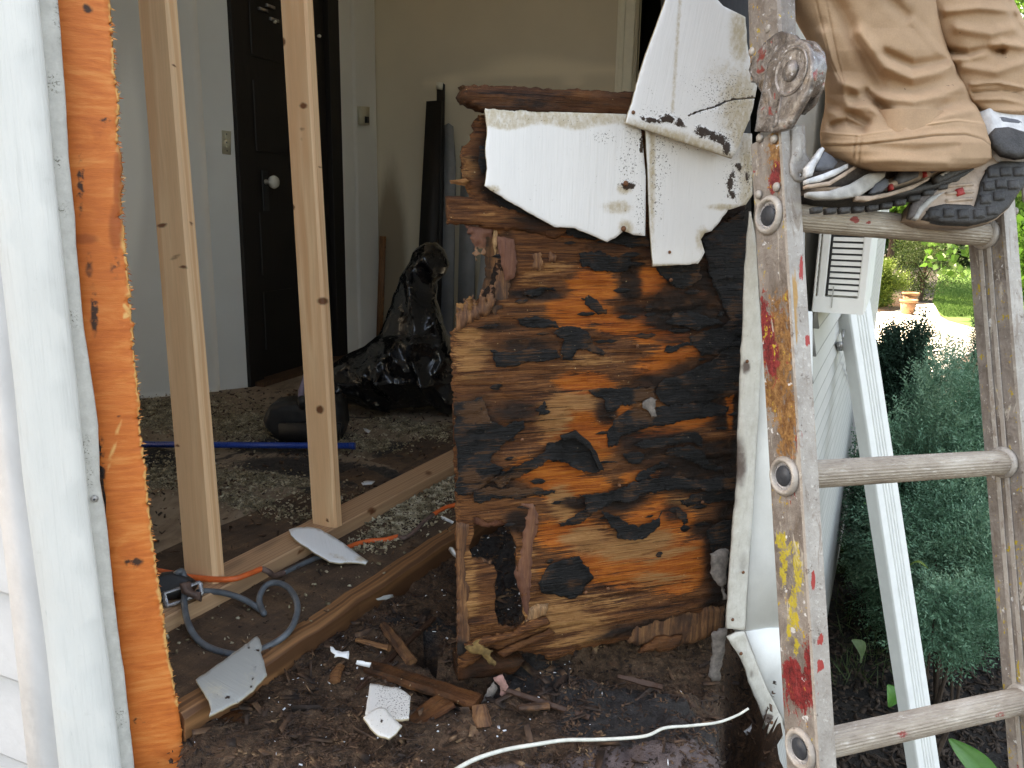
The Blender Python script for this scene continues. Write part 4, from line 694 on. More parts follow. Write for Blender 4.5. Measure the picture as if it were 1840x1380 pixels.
# peeling tar paper
TAR = [
 ([(1040, 455), (1075, 450), (1130, 462), (1140, 475), (1105, 490), (1070, 488), (1045, 478)], .003, 1), ([(1044, 536), (1058, 530), (1078, 546), (1092, 556), (1090, 565), (1075, 566), (1058, 552)], .003, 2),
 ([(940, 527), (965, 519), (996, 516), (1000, 524), (965, 533), (945, 533)], .002, 1), ([(930, 575), (960, 568), (1000, 578), (1005, 590), (960, 590), (935, 584)], .002, 1),
 ([(993, 596), (1008, 588), (1042, 588), (1062, 604), (1066, 618), (1090, 634), (1085, 640), (1055, 628), (1036, 630), (1028, 648), (1012, 646), (1008, 630), (1014, 612), (1000, 606)], .004, 3),
 ([(881, 628), (905, 632), (950, 624), (1000, 628), (1008, 642), (965, 652), (930, 658), (892, 660), (886, 640)], .002, 1), ([(1195, 582), (1215, 562), (1245, 560), (1292, 574), (1302, 582), (1270, 588), (1258, 596), (1240, 590), (1215, 584)], .004, 3),
 ([(1193, 633), (1200, 622), (1225, 618), (1245, 612), (1247, 620), (1225, 624), (1205, 634)], .003, 2), ([(1345, 585), (1330, 600), (1310, 625), (1280, 650), (1230, 672), (1185, 690), (1180, 706), (1200, 730), (1270, 726), (1345, 700)], .002, 2),
 ([(1058, 702), (1080, 698), (1115, 700), (1122, 720), (1108, 738), (1090, 742), (1088, 720), (1070, 712)], .003, 2), ([(963, 738), (978, 720), (984, 730), (978, 746), (968, 748)], .002, 1),
 ([(818, 722), (868, 715), (880, 755), (905, 768), (942, 756), (944, 768), (925, 786), (900, 810), (880, 830), (905, 842), (880, 868), (850, 884), (846, 892), (822, 890)], .0025, 4),
 ([(878, 862), (905, 846), (930, 836), (955, 826), (978, 812), (984, 798), (1012, 786), (1036, 776), (1060, 796), (1064, 806), (1086, 846), (1060, 848), (1035, 842), (1010, 830), (982, 826), (960, 842), (930, 860), (900, 876)], .007, 9),
 ([(850, 884), (880, 874), (920, 876), (965, 876), (998, 880), (998, 888), (960, 890), (930, 897), (890, 895), (862, 905), (853, 903)], .005, 4),
 ([(1094, 805), (1092, 780), (1105, 752), (1125, 740), (1160, 738), (1200, 730), (1260, 726), (1310, 730), (1305, 745), (1250, 752), (1200, 764), (1150, 772), (1120, 782), (1110, 800)], .003, 3),
 ([(1138, 800), (1160, 790), (1200, 787), (1250, 776), (1262, 790), (1262, 806), (1245, 796), (1210, 800), (1180, 806), (1155, 806)], .006, 5), ([(1120, 816), (1140, 812), (1160, 816), (1156, 832), (1130, 834)], .003, 2),
 ([(1240, 800), (1265, 812), (1280, 832), (1300, 840), (1300, 848), (1272, 846), (1240, 826), (1190, 816), (1200, 806)], .005, 4),
 ([(1150, 850), (1180, 836), (1200, 832), (1204, 838), (1180, 848), (1148, 868), (1143, 862)], .005, 4), ([(1040, 890), (1075, 886), (1110, 878), (1150, 866), (1230, 858), (1320, 856), (1328, 878), (1250, 880), (1190, 882), (1150, 892), (1130, 905), (1100, 902), (1080, 915), (1060, 925), (1052, 918), (1050, 895)], .005, 6),
 ([(1002, 940), (1030, 930), (1044, 918), (1054, 912), (1066, 922), (1050, 938), (1025, 944), (1008, 948)], .004, 3), ([(1080, 918), (1110, 926), (1128, 942), (1150, 945), (1170, 935), (1190, 918), (1184, 942), (1168, 958), (1140, 970), (1110, 968), (1096, 945)], .005, 5),
 ([(966, 1048), (985, 1018), (1012, 1006), (1040, 998), (1046, 1012), (1058, 1018), (1066, 1040), (1052, 1056), (1034, 1077), (1000, 1070), (972, 1064)], .006, 4), ([(1222, 900), (1245, 888), (1290, 878), (1330, 882), (1320, 900), (1270, 905), (1235, 912)], .004, 3),
 ([(1216, 915), (1232, 920), (1238, 938), (1230, 944), (1218, 930)], .003, 2), ([(1262, 432), (1290, 410), (1345, 372), (1346, 560), (1320, 585), (1300, 540), (1275, 490), (1268, 455)], .002, 2),
 ([(884, 336), (920, 360), (970, 380), (1020, 398), (1040, 402), (1095, 424), (1120, 410), (1165, 420), (1170, 446), (1120, 440), (1070, 432), (1010, 418), (960, 404), (915, 380), (890, 356)], .008, 3),
 ([(862, 262), (878, 258), (880, 300), (868, 312), (860, 290)], .003, 2), ([(1180, 478), (1256, 470), (1262, 500), (1230, 520), (1200, 505)], .003, 2), ([(1270, 955), (1300, 935), (1330, 940), (1325, 1020), (1300, 1040), (1280, 990)], .002, 2),
 ([(1100, 700), (1180, 695), (1185, 720), (1130, 730), (1105, 722)], .002, 2), ([(990, 398), (1030, 410), (1060, 425), (1050, 430), (1010, 420)], .009, 2), ([(1240, 605), (1300, 590), (1340, 560), (1344, 600), (1290, 640), (1262, 640)], .0015, 2)]
for k_, (pts, off, curl) in enumerate(TAR):
    cxy = np.mean(pts, 0); sgn = 1
    def td(x, y, uv, d, k_=k_, curl=curl):
        w = fbm(x * .028, y * .05, s=60 + k_, o=4); rim = np.exp(-d / 7.0)
        return rotdisp(x, y, uv, d + 40) * .8 + .002 * (fbm(x * .022, y * .12, s=90 + k_) - .5) + (rim * (curl - 2.5) * .0016 * np.clip(w * 2.2 - .75, -.1, 1.2) if curl > 2.5 else 0)
    sheet('tar_paper', FP, ragged(ragged(pts, 7, 12, 300 + k_, 3), 3.0, 2.6, 100 + k_, 4), (off if curl > 4 else .0008) + .0014, .0007, 'tar', res=4, parent=pan, masks=[lambda x, y: blobs(x, y, [(920, 870, 60, 20), (1160, 720, 20, 30), (860, 740, 30, 20), (850, 860, 16, 10)]), None, None], disp=td, backdisp='follow')
for k_ in range(70):
    while True:
        x_, y_ = RNG.uniform(830, 1335), RNG.uniform(430, 1100)
        if inside(np.array([x_]), np.array([y_]), [p[:2] for p in OUT])[0] and not inside(np.array([x_]), np.array([y_]), HL)[0] and (RNG.uniform() < .25 + char_shade(np.array([x_]), np.array([y_]))[0]): break
    L_, H_ = RNG.uniform(5, 24), RNG.uniform(1.5, 6); an = RNG.uniform(0, .6)
    sheet('tar_fleck', FP, ragged([(x_ - L_, y_ + an * 3), (x_ - L_ * .3, y_ - H_), (x_ + L_ * .6, y_ - H_ * .7 - an * 4), (x_ + L_, y_ - an * 6), (x_ + L_ * .4, y_ + H_ * .8), (x_ - L_ * .4, y_ + H_)], 2.5, 4, 400 + k_, 2), .0018, .0006, 'tar', res=5, parent=pan, masks=[None, None, None], disp=lambda x, y, uv, d: rotdisp(x, y, uv, d + 40), backdisp='follow')
wood('curled_flap', [(1008, 784, 1), (1036, 774, 1), (1062, 796, 1), (1064, 812), (1050, 800), (1032, 788), (1012, 792)], .020, .0012, 'tar', seed=71, spk=0, amp=1.5, res=4, ma=(0, 0, 0), rough=.002); wood('curled_flap', [(1060, 796), (1072, 812), (1086, 845), (1078, 846), (1064, 818)], .016, .0012, 'tar', seed=72, spk=0, amp=1.5, res=4, ma=(0, 0, 0), rough=.002)
for q in [(1205, 503), (1145, 622), (1112, 872), (1052, 1064), (1092, 1057), (938, 790), (1262, 902)]: lathe('nail', [(.0001, .003), (.003, .0026), (.0036, .0006), (.001, 0), (.001, -.01)], FP.pt(q[0], q[1], .004), FP.n, 'rust', pan, 10)
sheet('pale_scar', FP, ragged([(1156, 722), (1170, 714), (1180, 718), (1176, 734), (1180, 748), (1171, 750), (1164, 738), (1155, 730)], 2.5, 3, 5, 3), .004, .002, 'paperbit', res=4, parent=pan)
# white shingles
def shingle(label, pts, pl, off, th, masks, seed, crack=None, tilt=None, mat='shingle', amp=1.4, holes=()):
    t = thing('wall_shingle', label, 'shingle', pl.pt(np.mean([p[0] for p in pts]), max(p[1] for p in pts), off))
    def dsp(x, y, uv, d):
        r = .0006 * (fbm(uv[:, 0] * 160, uv[:, 1] * 6, s=seed) - .5) - .0012 * np.exp(-d / 2)
        if crack: r = r - .003 * np.exp(-(polyd(x, y, crack, False) / 1.6) ** 2)
        return r
    sheet('face', pl, ragged(pts, amp, 5, seed, 0), off, th, mat, res=4, side='shingleedge', parent=t, masks=masks, disp=dsp, holes=holes); return t
S1 = [(872, 194, .4), (1000, 201, .4), (1128, 205, .5), (1153, 234, .5), (1157, 274, .5), (1161, 317, .4), (1160, 424, .6), (1139, 422), (1121, 415), (1106, 428), (1092, 435), (1060, 421), (1034, 410), (997, 408), (960, 387), (925, 368), (896, 350), (884, 343), (871, 334), (876, 303), (873, 274), (876, 234)]
top1 = lambda x, y: np.clip((232 + 5 * np.sin(x * .05) - y) / 12 + .2, 0, .8)
sh1 = shingle('large white shingle with a jagged lower edge, upper left of the panel', S1, FP, .016, .005, [lambda x, y: np.maximum(top1(x, y), blobs(x, y, [(1110, 372, 26, 12), (1122, 340, 14, 10), (885, 340, 14, 8), (1125, 408, 14, 14)])), lambda x, y: blobs(x, y, [(1130, 300, 26, 50), (1085, 246, 24, 14), (1140, 246, 30, 24), (1150, 370, 12, 60), (1100, 240, 60, 14, 0, .7), (1000, 215, 160, 12, 0, .6)]), lambda x, y: blobs(x, y, [(1128, 334, 12, 7), (1152, 262, 4, 14), (1160, 240, 8, 12), (886, 342, 5, 4, 0, .7), (1100, 245, 6, 4, 0, .5)])], 81)
for q, r in [((1120, 411), .0048), ((1124, 330), .005)]: lathe('nail', [(.0001, .0032), (r * .7, .003), (r, .0012), (.002, 0)], FP.pt(q[0], q[1], .0165), FP.n, 'rust', sh1, 14)
S2 = [(1160, 225, 0), (1352, 240, 0), (1353, 350, .5), (1341, 368), (1309, 377), (1296, 395), (1280, 415), (1267, 419), (1260, 430), (1267, 453), (1255, 474), (1220, 476, .4), (1174, 479, .4), (1168, 400, .4), (1164, 300, .4)]
sh2 = shingle('narrower white shingle with broken right side, under the tilted shingle', S2, FP, .014, .005, [lambda x, y: blobs(x, y, [(1262, 430, 12, 22), (1300, 372, 30, 6), (1345, 350, 18, 30), (1180, 478, 60, 4), (1345, 300, 20, 60), (1172, 300, 6, 150)]), lambda x, y: blobs(x, y, [(1190, 270, 26, 60), (1180, 340, 14, 90), (1320, 320, 26, 50), (1345, 310, 18, 60), (1240, 260, 60, 12)]), lambda x, y: blobs(x, y, [(1313, 330, 6, 24, 10, .9), (1328, 298, 8, 7, 0, .9), (1343, 318, 5, 10, 0, .9), (1318, 350, 4, 8), (1172, 340, 2, 80, 0, .4)])], 82)
lathe('nail', [(.0001, .002), (.0025, .0018), (.003, .0004), (.001, 0)], FP.pt(1203, 453, .0145), FP.n, 'rust', sh2, 10)
tp = Plane(FP.pt(1128, 222, .032), np.cross(FP.pt(1318, 284, .040) - FP.pt(1128, 222, .032), FP.pt(1215, -10, .008) - FP.pt(1128, 222, .032)), nrm(FP.pt(1318, 284, .040) - FP.pt(1128, 222, .032)))
S3 = [(1205, -30, .4), (1195, 5, .4), (1177, 55, .5), (1162, 95, .5), (1150, 132), (1143, 160), (1134, 190), (1124, 221, .3), (1180, 239, .3), (1240, 259, .3), (1316, 284, .4), (1330, 262), (1336, 240), (1348, 215), (1356, 180), (1362, 145, .5), (1352, 118), (1345, 90), (1340, 30, .4), (1300, 10, .4), (1266, -30, .4)]
crk = [(1238, 207), (1262, 198), (1285, 192), (1305, 182), (1325, 178), (1362, 175)]
sh3 = shingle('tilted white shingle with mould and a crack, hanging beside the ladder hinge', S3, tp, 0, .006, [lambda x, y: np.maximum(blobs(x, y, [(1330, 190, 40, 70), (1220, 250, 130, 14, 17), (1330, 60, 20, 60), (1300, 130, 40, 30, 0, .5), (1335, 235, 26, 50)]), .8 * np.exp(-(polyd(x, y, [(1222, 0), (1208, 200)], False) / 4) ** 2)), lambda x, y: blobs(x, y, [(1300, 170, 70, 60), (1240, 150, 30, 30, 0, .7), (1190, 210, 60, 20, 14), (1310, 240, 30, 40), (1170, 160, 14, 20, 0, .7)]), lambda x, y: np.maximum(blobs(x, y, [(1170, 216, 20, 5, 10), (1200, 213, 16, 8), (1222, 222, 14, 6, 20), (1262, 236, 18, 9, 20), (1290, 248, 18, 10, 25), (1306, 266, 8, 12)]), np.exp(-(polyd(x, y, crk, False) / 1.5) ** 2))], 83, holes=[ragged([(1239, 207), (1262, 197.4), (1285, 191.2), (1305, 181.2), (1325, 177), (1359, 174.4), (1359, 176.8), (1325, 179.2), (1305, 183.6), (1285, 193.2), (1262, 199.2)], .7, 3, 9, 0)])
for q in [(1138, 202)]: lathe('nail_hole', [(.0001, .0012), (.0028, .0012), (.0034, 0)], tp.pt(q[0], q[1], .0006), tp.n, 'rust', sh3, 10)
# trim right of the panel
def strip(name, label, cat, pts, off, th, mat, seed, masks=None, res=10, amp=1.4, **k): return setp(sheet(name, FP, ragged(pts, amp, 9, seed, 0), off, th, mat, res=res, masks=masks, **k), label, cat)
dirtm = [lambda x, y: blobs(x, y, [(1330, 830, 14, 60, 0, .6), (1340, 660, 8, 14, 0, .8), (1335, 1010, 14, 30, 0, .4), (1320, 900, 20, 30, 0, .4), (1350, 1210, 8, 12, 0, .5), (1380, 1290, 10, 8)]), None, None]
tr1 = thing('soiled_trim', 'long wavy soiled cream trim strip standing between panel and ladder', 'trim strip', FP.pt(1325, 1130, .05))
sheet('strip', FP, ragged([(1349, 380), (1340, 500), (1334, 640), (1330, 733), (1326, 860), (1318, 950), (1306, 1129, 1), (1338, 1132, .3), (1350, 950, .3), (1356, 860, .3), (1363, 733, .3), (1369, 613, .3), (1362, 500, .3), (1356, 420)], 1.6, 9, 91), .060, .006, 'trim', res=8, parent=tr1, masks=dirtm, disp=lambda x, y, uv, d: .004 * (fbm(y * .016, 2, s=4) - .5) + .0022 * np.exp(-((x - np.interp(y, [380, 860, 1130], [1357, 1345, 1326])) / 9) ** 2))
for q in [(1342, 649), (1316, 1113), (1335, 1028)]: lathe('nail', [(.0001, .003), (.0026, .0026), (.0034, .0008), (.002, 0)], FP.pt(q[0], q[1], .066), FP.n, 'rust', tr1, 10)
tr2 = thing('bent_trim', 'bent soiled trim strip slanting down below the long cream trim', 'trim strip', FP.pt(1380, 1330, .05))
sheet('strip', FP, ragged([(1308, 1146), (1324, 1138, .3), (1338, 1136, .3), (1352, 1172, .3), (1376, 1232, .3), (1406, 1292, .3), (1407, 1328, .5), (1384, 1329), (1376, 1302), (1362, 1262), (1347, 1228), (1342, 1206), (1330, 1180)], 1.4, 8, 92), .070, .006, 'trim', res=8, parent=tr2, masks=dirtm, disp=lambda x, y, uv, d: .003 * (fbm(y * .03, 2, s=6) - .5))
for q in [(1386, 1298), (1331, 1174)]: lathe('nail', [(.0001, .003), (.003, .0026), (.004, .0008), (.002, 0)], FP.pt(q[0], q[1], .0745), FP.n, 'rust', tr2, 10)
wc = thing('white_casing', 'clean white siding casing with a mitred joint, half hidden by the ladder', 'casing', FP.pt(1400, 1340, .03))
sheet('upper_piece', FP, [(1369, 560), (1460, 560), (1460, 1126), (1382, 1127.2), (1340, 1133), (1351, 950), (1357, 860), (1364, 733), (1369, 640)], .054, .01, 'cleanwhite', res=0, parent=wc)
sheet('lower_piece', FP, [(1340, 1135.5), (1382, 1129.6), (1460, 1128), (1470, 1400), (1440, 1400), (1408, 1292), (1376, 1230)], .056, .01, 'cleanwhite', res=0, parent=wc)
sheet('end_board', FP, [(1405, 300), (1446, 300), (1446, 1128), (1405, 1128)], .02, .01, 'vinyl', res=0, parent=wc)
for k_, (pts, m_) in enumerate([([(1279, 998), (1295, 990), (1312, 990), (1312, 1010), (1306, 1050), (1308, 1078), (1302, 1080), (1298, 1056), (1290, 1048), (1282, 1036)], 'paperbit'), ([(1283, 1140), (1300, 1132), (1312, 1130), (1304, 1160), (1300, 1190), (1296, 1225), (1282, 1228), (1276, 1216), (1284, 1180)], 'paperbit'), ([(1340, 1318), (1360, 1300), (1368, 1306), (1358, 1326), (1348, 1330)], 'shardw')]):
    setp(sheet('torn_board_scrap', FP, ragged(pts, 3, 4, 120 + k_, 4), .03, .008, m_, res=5, disp=lambda x, y, uv, d: .008 * (fbm(x * .08, y * .08, s=7) - .5) - .004 * np.exp(-d / 3)), ['torn brown and white scrap stuck left of the soiled trim', 'long frayed pulp scrap hanging below the trim joint', 'small pale scrap at the foot of the bent trim'][k_], 'scrap')
setp(wood('fungus_crust', [(836, 1166), (852, 1158), (866, 1150), (870, 1162), (888, 1172), (882, 1182), (893, 1192), (890, 1200), (880, 1196), (868, 1180), (850, 1178)], .016, .006, 'fungus', par=pan, seed=131, ma=(0, 0, 0), rough=.006))
ins = thing('insulation_tuft', 'torn pink tuft hanging under the panel corner', 'insulation', FP.pt(900, 1265, .02))
wood('tuft', [(888, 1222), (905, 1216), (914, 1234), (918, 1250), (906, 1248), (900, 1236)], .03, .008, 'insul', par=ins, seed=132, ma=(0, 0, 0), rough=.006); wood('tuft', [(878, 1240), (890, 1226), (896, 1240), (884, 1262), (866, 1268)], .024, .006, 'paperbit', par=ins, seed=133, ma=(0, 0, 0), rough=.006); wood('tuft', [(902, 1236), (912, 1240), (917, 1264), (908, 1256), (900, 1252)], .028, .004, 'insul', par=ins, seed=134, ma=(0, 0, 0), rough=.004)
# ================================================================ NEW FRAMING
def stud(label, base, top, ztop, wid, nar, knots, seed):
    b = F(*base, .038); t = P(*top, ztop); t = b + (t - b) * 1.75
    ax = nrm(t - b); ey = nrm(NE - NE.dot(ax) * ax); ex = nrm(np.cross(ey, ax)); ex = ex if ex.dot(E) > 0 else -ex
    r = [(0.001, -wid), (nar - .001, -wid), (nar, -wid + .001), (nar, -.003), (nar - .003, 0), (.003, 0), (0, -.003), (0, -wid + .001)]
    o = prism('wall_stud', subsec(r, .0045), b + ax * .0015, t, ex, ey, 'lumber', n=420, masks=[lambda x, y: blobs(x, y, knots), lambda x, y: np.zeros(x.shape)], wob=lambda L, s_: s_ + np.column_stack([np.full(len(s_), .0012 * math.sin(L * 3 + seed)), np.full(len(s_), .0012 * math.sin(L * 2.3 + seed * 2))]))
    return setp(o, label, 'stud', 'new wall studs on the bottom plate')
stud('left new pine stud, standing behind the orange plywood edge', (385, 1052), (301, 0), 1.70, .044, .0165, [(291, 405, 10, 4, -12), (315, 462, 14, 5, -30, .6), (345, 402, 4, 3), (318, 800, 5, 3), (330, 480, 8, 3), (312, 118, 2, 3)], 1)
stud('right new pine stud with several knots, farther along the plate', (603, 950), (549, 0), 1.80, .037, .0155, [(545, 190, 7, 6), (580, 541, 10, 7), (575, 736, 7, 8), (509, 75, 5, 8), (576, 300, 3, 3), (527, 372, 3, 5), (543, 232, 6, 5, 0, .6), (541, 250, 5, 4, 0, .5), (588, 935, 3, 3), (560, 545, 6, 20, 0, .25)], 4)
_t = -(float((PE0 - FP.o) @ FP.n) + .016) / float(E @ FP.n); pa, pb = PE0 + E * max(_t, -.22), PE0 + E * 2.6
setp(prism('bottom_plate', subsec([(-.087, -.036), (-.001, -.036), (0, -.034), (0, -.003), (-.003, 0), (-.086, 0), (-.088, -.002), (-.088, -.034)], .008), pa, pb, NE, Z3, 'plate', n=200, masks=[lambda x, y: blobs(x, y, [(668, 918, 8, 7), (540, 990, 8, 4), (770, 850, 8, 5, 0, .7)]), lambda x, y: blobs(x, y, [(420, 1015, 40, 10, -28, .5), (480, 980, 50, 10, -28, .5), (600, 1000, 30, 8, -28, .5)])]), 'new bottom plate lying on the floor under both studs', 'floor plate')
# ---- interior: door and fittings
door = thing('interior_door', 'black panelled door with a white knob in the back wall', 'door', (d0 + d1) / 2)
dn = DP.n; dL = np.linalg.norm(d1 - d0); DPq = lambda px, off=0: float((DP.pt(px, 500, off) - d0) @ dd)
def dbox(name, s0, s1, z0, z1, o0, o1, mat, par, c=.002): 
    a = d0 * [1, 1, 0] + dd * ((s0 + s1) / 2) + dn * ((o0 + o1) / 2); return prism(name, rsec(s1 - s0, o1 - o0, c), a + Z3 * z0, a + Z3 * z1, dd, dn, mat, par)
sl, sr = DPq(450), DPq(590)
dbox('door_leaf', .07, dL - .10, .02, 2.03, -.05, -.015, 'darkwood', door)
for z0, z1 in ((.15, .42), (.50, .78), (1.05, 1.35), (1.45, 1.9)):
    for q in (0, 1):
        w2 = (dL - .17) / 2; s0 = .07 + .05 + q * (w2 - .02)
        dbox('door_panel', s0, s0 + w2 - .09, z0, z1, -.016, -.008, 'darkwood', door, .004)
dbox('casing', -.03, .07, 0, 2.1, -.02, .012, 'darkwood', door); dbox('casing', dL - .10, dL, 0, 2.1, -.02, .012, 'darkwood', door); dbox('casing', -.03, dL, 2.1, 2.18, -.02, .014, 'darkwood', door)
dbox('threshold', .0, dL - .02, .001, .022, -.05, .06, 'oldwood', door)
kp = DP.pt(480, 327, 0); lathe('door_knob', [(.012, 0), (.010, .02), (.012, .028), (.026, .036), (.030, .05), (.024, .062), (.001, .066)], kp - dn * .012, dn, 'porcelain', door, 18)
q = float((kp - d0) @ dd); dbox('escutcheon', q - .022, q + .022, kp[2] - .13, kp[2] + .05, -.014, -.008, 'blackpl', door)
for px_, py_ in ((483, 12), (490, 36), (470, 18)):
    b_ = DP.pt(px_, py_, -.01); q = float((b_ - d0) @ dd); dbox('door_bolt', q - .03, q + .03, b_[2] - .006, b_[2] + .006, -.012, .004, 'steel', door)
lathe('bolt_knob', [(.006, 0), (.009, .012), (.001, .02)], DP.pt(491, 39, -.01), dn, 'porcelain', door, 10); lathe('hook', [(.006, 0), (.009, .012), (.001, .02)], DP.pt(571, 65, .012), dn, 'porcelain', door, 10)
_wa = fold + np.array([0, .012, 0]) - dl * .05; _wb = d0 - dd * .02; WP2 = Plane(_wa, np.cross(_wb - _wa, Z3) * [1, 1, 0])
ls = thing('light_switch', 'ivory double switch plate on the narrow strip left of the dark door', 'switch', WP2.pt(407, 278, 0))
sheet('plate', WP2, [(399, 234), (415, 236), (415, 278), (400, 276)], .006, .006, 'ivory', res=0, parent=ls)
for a_, b_ in (((406, 247)), ((407, 264))): sheet('toggle', WP2, [(a_ - 2, b_ - 4), (a_ + 2, b_ - 4), (a_ + 2, b_ + 3), (a_ - 2, b_ + 3)], .014, .008, 'ivory', res=0, parent=ls)
for a_, b_ in (((407, 241)), ((407, 256)), ((408, 271))): lathe('plate_screw', [(.003, 0), (.003, .001), (.0001, .0012)], WP2.pt(a_, b_, .006), WP2.n, 'slot', ls, 8)
T2 = Plane(DP.pt(646, 300), DP.n, DP.u); th = thing('thermostat', 'small beige thermostat on the pale wall right of the door', 'thermostat', T2.pt(656, 224, 0))
sheet('case', T2, [(648, 191), (664, 192), (664, 224), (649, 223)], .022, .02, 'ivory', res=0, parent=th); sheet('display', T2, [(656, 209), (663, 210), (663, 221), (656, 221)], .024, .002, 'blackpl', res=0, parent=th)
df = thing('door_frame', 'cream painted door frame around a dark opening in the beige wall', 'door frame', dfl * [1, 1, 0])
bn = BP.n
def bbox(name, s0, s1, z0, z1, o0, o1, mat, par, c=.003):
    a = cr + bd * ((s0 + s1) / 2) + bn * ((o0 + o1) / 2); return prism(name, rsec(s1 - s0, o1 - o0, c), a + Z3 * z0, a + Z3 * z1, bd, bn, mat, par)
q1 = float((BP.pt(1104, 200) - cr) @ bd); q2 = float((BP.pt(1134, 200) - cr) @ bd)
bbox('jamb_casing', q1, q2, 0, 2.03, -.01, .022, 'cream', df); bbox('jamb_moulding', q1 + .015, q1 + .04, 0, 2.045, .022, .034, 'cream', df); bbox('head_casing', q1, q2 + .9, 2.03, 2.12, -.01, .022, 'cream', df); bbox('head_moulding', q1, q2 + .9, 2.12, 2.14, -.01, .04, 'cream', df)
def lean(name, label, pts, off0, off1, th, mat, cat='board', group=None, **k):
    a, b = BP.pt(*min(pts, key=lambda p: p[1]), off0), BP.pt(*max(pts, key=lambda p: p[1]), off1); pl = Plane(a, np.cross(bd, b - a), bd); pl.n = pl.n if pl.n.dot(CAM - a) > 0 else -pl.n
    return setp(sheet(name, pl, pts, 0, th, mat, res=0, **k), label, cat, group)
lean('leaning_board', 'wide near-black board leaning on the beige wall above the plastic bag', [(766, 182), (793, 180), (778, 640), (742, 640)], .10, .34, .02, 'darkwood')
lean('leaning_board', 'narrow black board with a pale tipped end leaning behind the wide black board', [(785, 150), (797, 150), (795, 330), (788, 640), (778, 640), (782, 330)], .05, .26, .02, 'darkwood')
lean('pale_tip', 'small pale block on top of the narrow black board', [(783, 147), (795, 148), (795, 162), (784, 160)], .06, .055, .02, 'cream', 'block')
lean('leaning_sheet', 'long grey panel with rounded top leaning right of the black boards', [(797, 226), (806, 221), (813, 226), (818, 300), (812, 660), (783, 660), (790, 400)], .06, .24, .012, 'greyp', 'panel')
lean('leaning_sheet', 'grey panel showing behind the jagged panel edge', [(829, 262), (856, 262), (850, 640), (820, 640)], .05, .20, .012, 'greyp', 'panel')
lean('leaning_sheet', 'pale grey panel seen through the gap in the panel', [(872, 380), (893, 380), (880, 640), (846, 640)], .10, .34, .012, 'greyp2', 'panel')
lean('leaning_stick', 'thin brown stick leaning in the room corner left of the bag', [(682, 424), (692, 425), (686, 605), (676, 605)], .03, .10, .012, 'edgewood', 'stick')
# ---- black plastic bag
bpl = Plane(F(700, 742, 0), c2wd([-.05, 0, -1]) * [1, 1, 0])
BG = [(764, 436), (782, 436), (797, 450), (806, 477), (800, 492), (783, 508), (782, 540), (793, 575), (806, 610), (826, 660), (835, 735), (812, 744), (800, 744), (780, 728), (745, 732), (715, 734), (688, 738), (650, 730), (612, 722), (590, 715), (585, 680), (600, 652), (630, 634), (655, 622), (680, 602), (692, 575), (712, 520), (718, 498), (735, 472), (748, 446)]
CRS = [[(735, 480), (745, 520), (752, 580), (756, 640), (790, 735)], [(768, 460), (778, 480), (780, 500)], [(716, 618), (690, 645)], [(718, 618), (724, 650)], [(716, 618), (745, 655)], [(630, 650), (700, 670), (780, 680)], [(695, 668), (725, 705)], [(610, 690), (660, 700), (700, 730)], [(760, 600), (785, 575)], [(790, 570), (800, 640), (790, 660)], [(600, 672), (640, 680)]]
def bagd(x, y, uv, d):
    base = .13 * np.sqrt(np.clip(d / 60, 0, 1)); r = 0
    for k_, c in enumerate(CRS): r = r + .035 * np.exp(-polyd(x, y, c, False) / 9) * (1 if k_ % 3 else 1.3)
    n = np.abs(fbm(x * .022, y * .012, s=31, o=2) - .5) * 2; n2 = np.abs(fbm(x * .06 + 5, y * .045, s=33, o=3) - .5) * 2
    return base * (.6 + .4 * (y > 600)) + r * np.clip(d / 6, 0, 1) + (.5 - n) * .05 * np.clip(d / 20, 0, 1) + (.5 - n2) * .006 * np.clip(d / 8, 0, 1)
bo = sheet('plastic_bag', bpl, ragged(BG, 3, 8, 5, 0), 0, .04, 'bag', res=4.5, disp=bagd, backdisp=True); setp(bo, 'crumpled black plastic bag heaped in the room corner', 'bag')
bo.data.polygons.foreach_set('use_smooth', np.ones(len(bo.data.polygons), bool))
# ---- dustpan, pole, power tool, cords
gp = Plane(F(545, 792, 0), c2wd([0, 0, -1]) * [1, 1, 0])
dpn = thing('dustpan', 'black upright dustpan with a mauve handle behind the right stud', 'dustpan', F(545, 792, 0))
dbd = lambda x, y, uv, d: .012 * np.clip(d / 6, 0, 1) + .004 * fbm(x * .1, y * .1, s=4)
sheet('pan', gp, ragged([(478, 742), (486, 728), (510, 725), (600, 722), (612, 735), (616, 770), (610, 790), (500, 792), (478, 768), (473, 755)], 1, 10, 3), 0, .12, 'blackpl', res=8, parent=dpn, disp=dbd)
sheet('pan_lip', gp, [(500, 762), (612, 762), (608, 792), (502, 793)], .07, .02, 'blackpl', res=0, parent=dpn)
tube('handle', [gp.pt(543, 728, .0), gp.pt(541, 705, -.01), gp.pt(548, 680, -.03), gp.pt(572, 600, -.08)], .009, 'purple', dpn, taper=lambda t: 1.25 - .3 * t)
lathe('handle_socket', [(.016, 0), (.016, .03), (.011, .045)], gp.pt(545, 733, .0), nrm(gp.pt(541, 700, .02) - gp.pt(546, 728, 0)), 'blackpl', dpn, 12)
pl_ = thing('blue_pole', 'bright blue plastic pole lying on the floor behind the studs', 'pole', F(450, 800, 0))
tube('shaft', [F(200, 798, .025), F(630, 801, .025)], .0105, 'blue', pl_, k=0, n=14); tube('end_cap', [F(628, 801, .025), F(638, 801.3, .025)], .012, 'blue', pl_, k=0, n=14)
def tp3(a, b, c): return Plane(a, np.cross(b - a, c - a), nrm(b - a))
tool = thing('power_saw', 'scuffed black power tool with a metal shoe behind the orange plywood', 'power tool', F(325, 1090, .0))
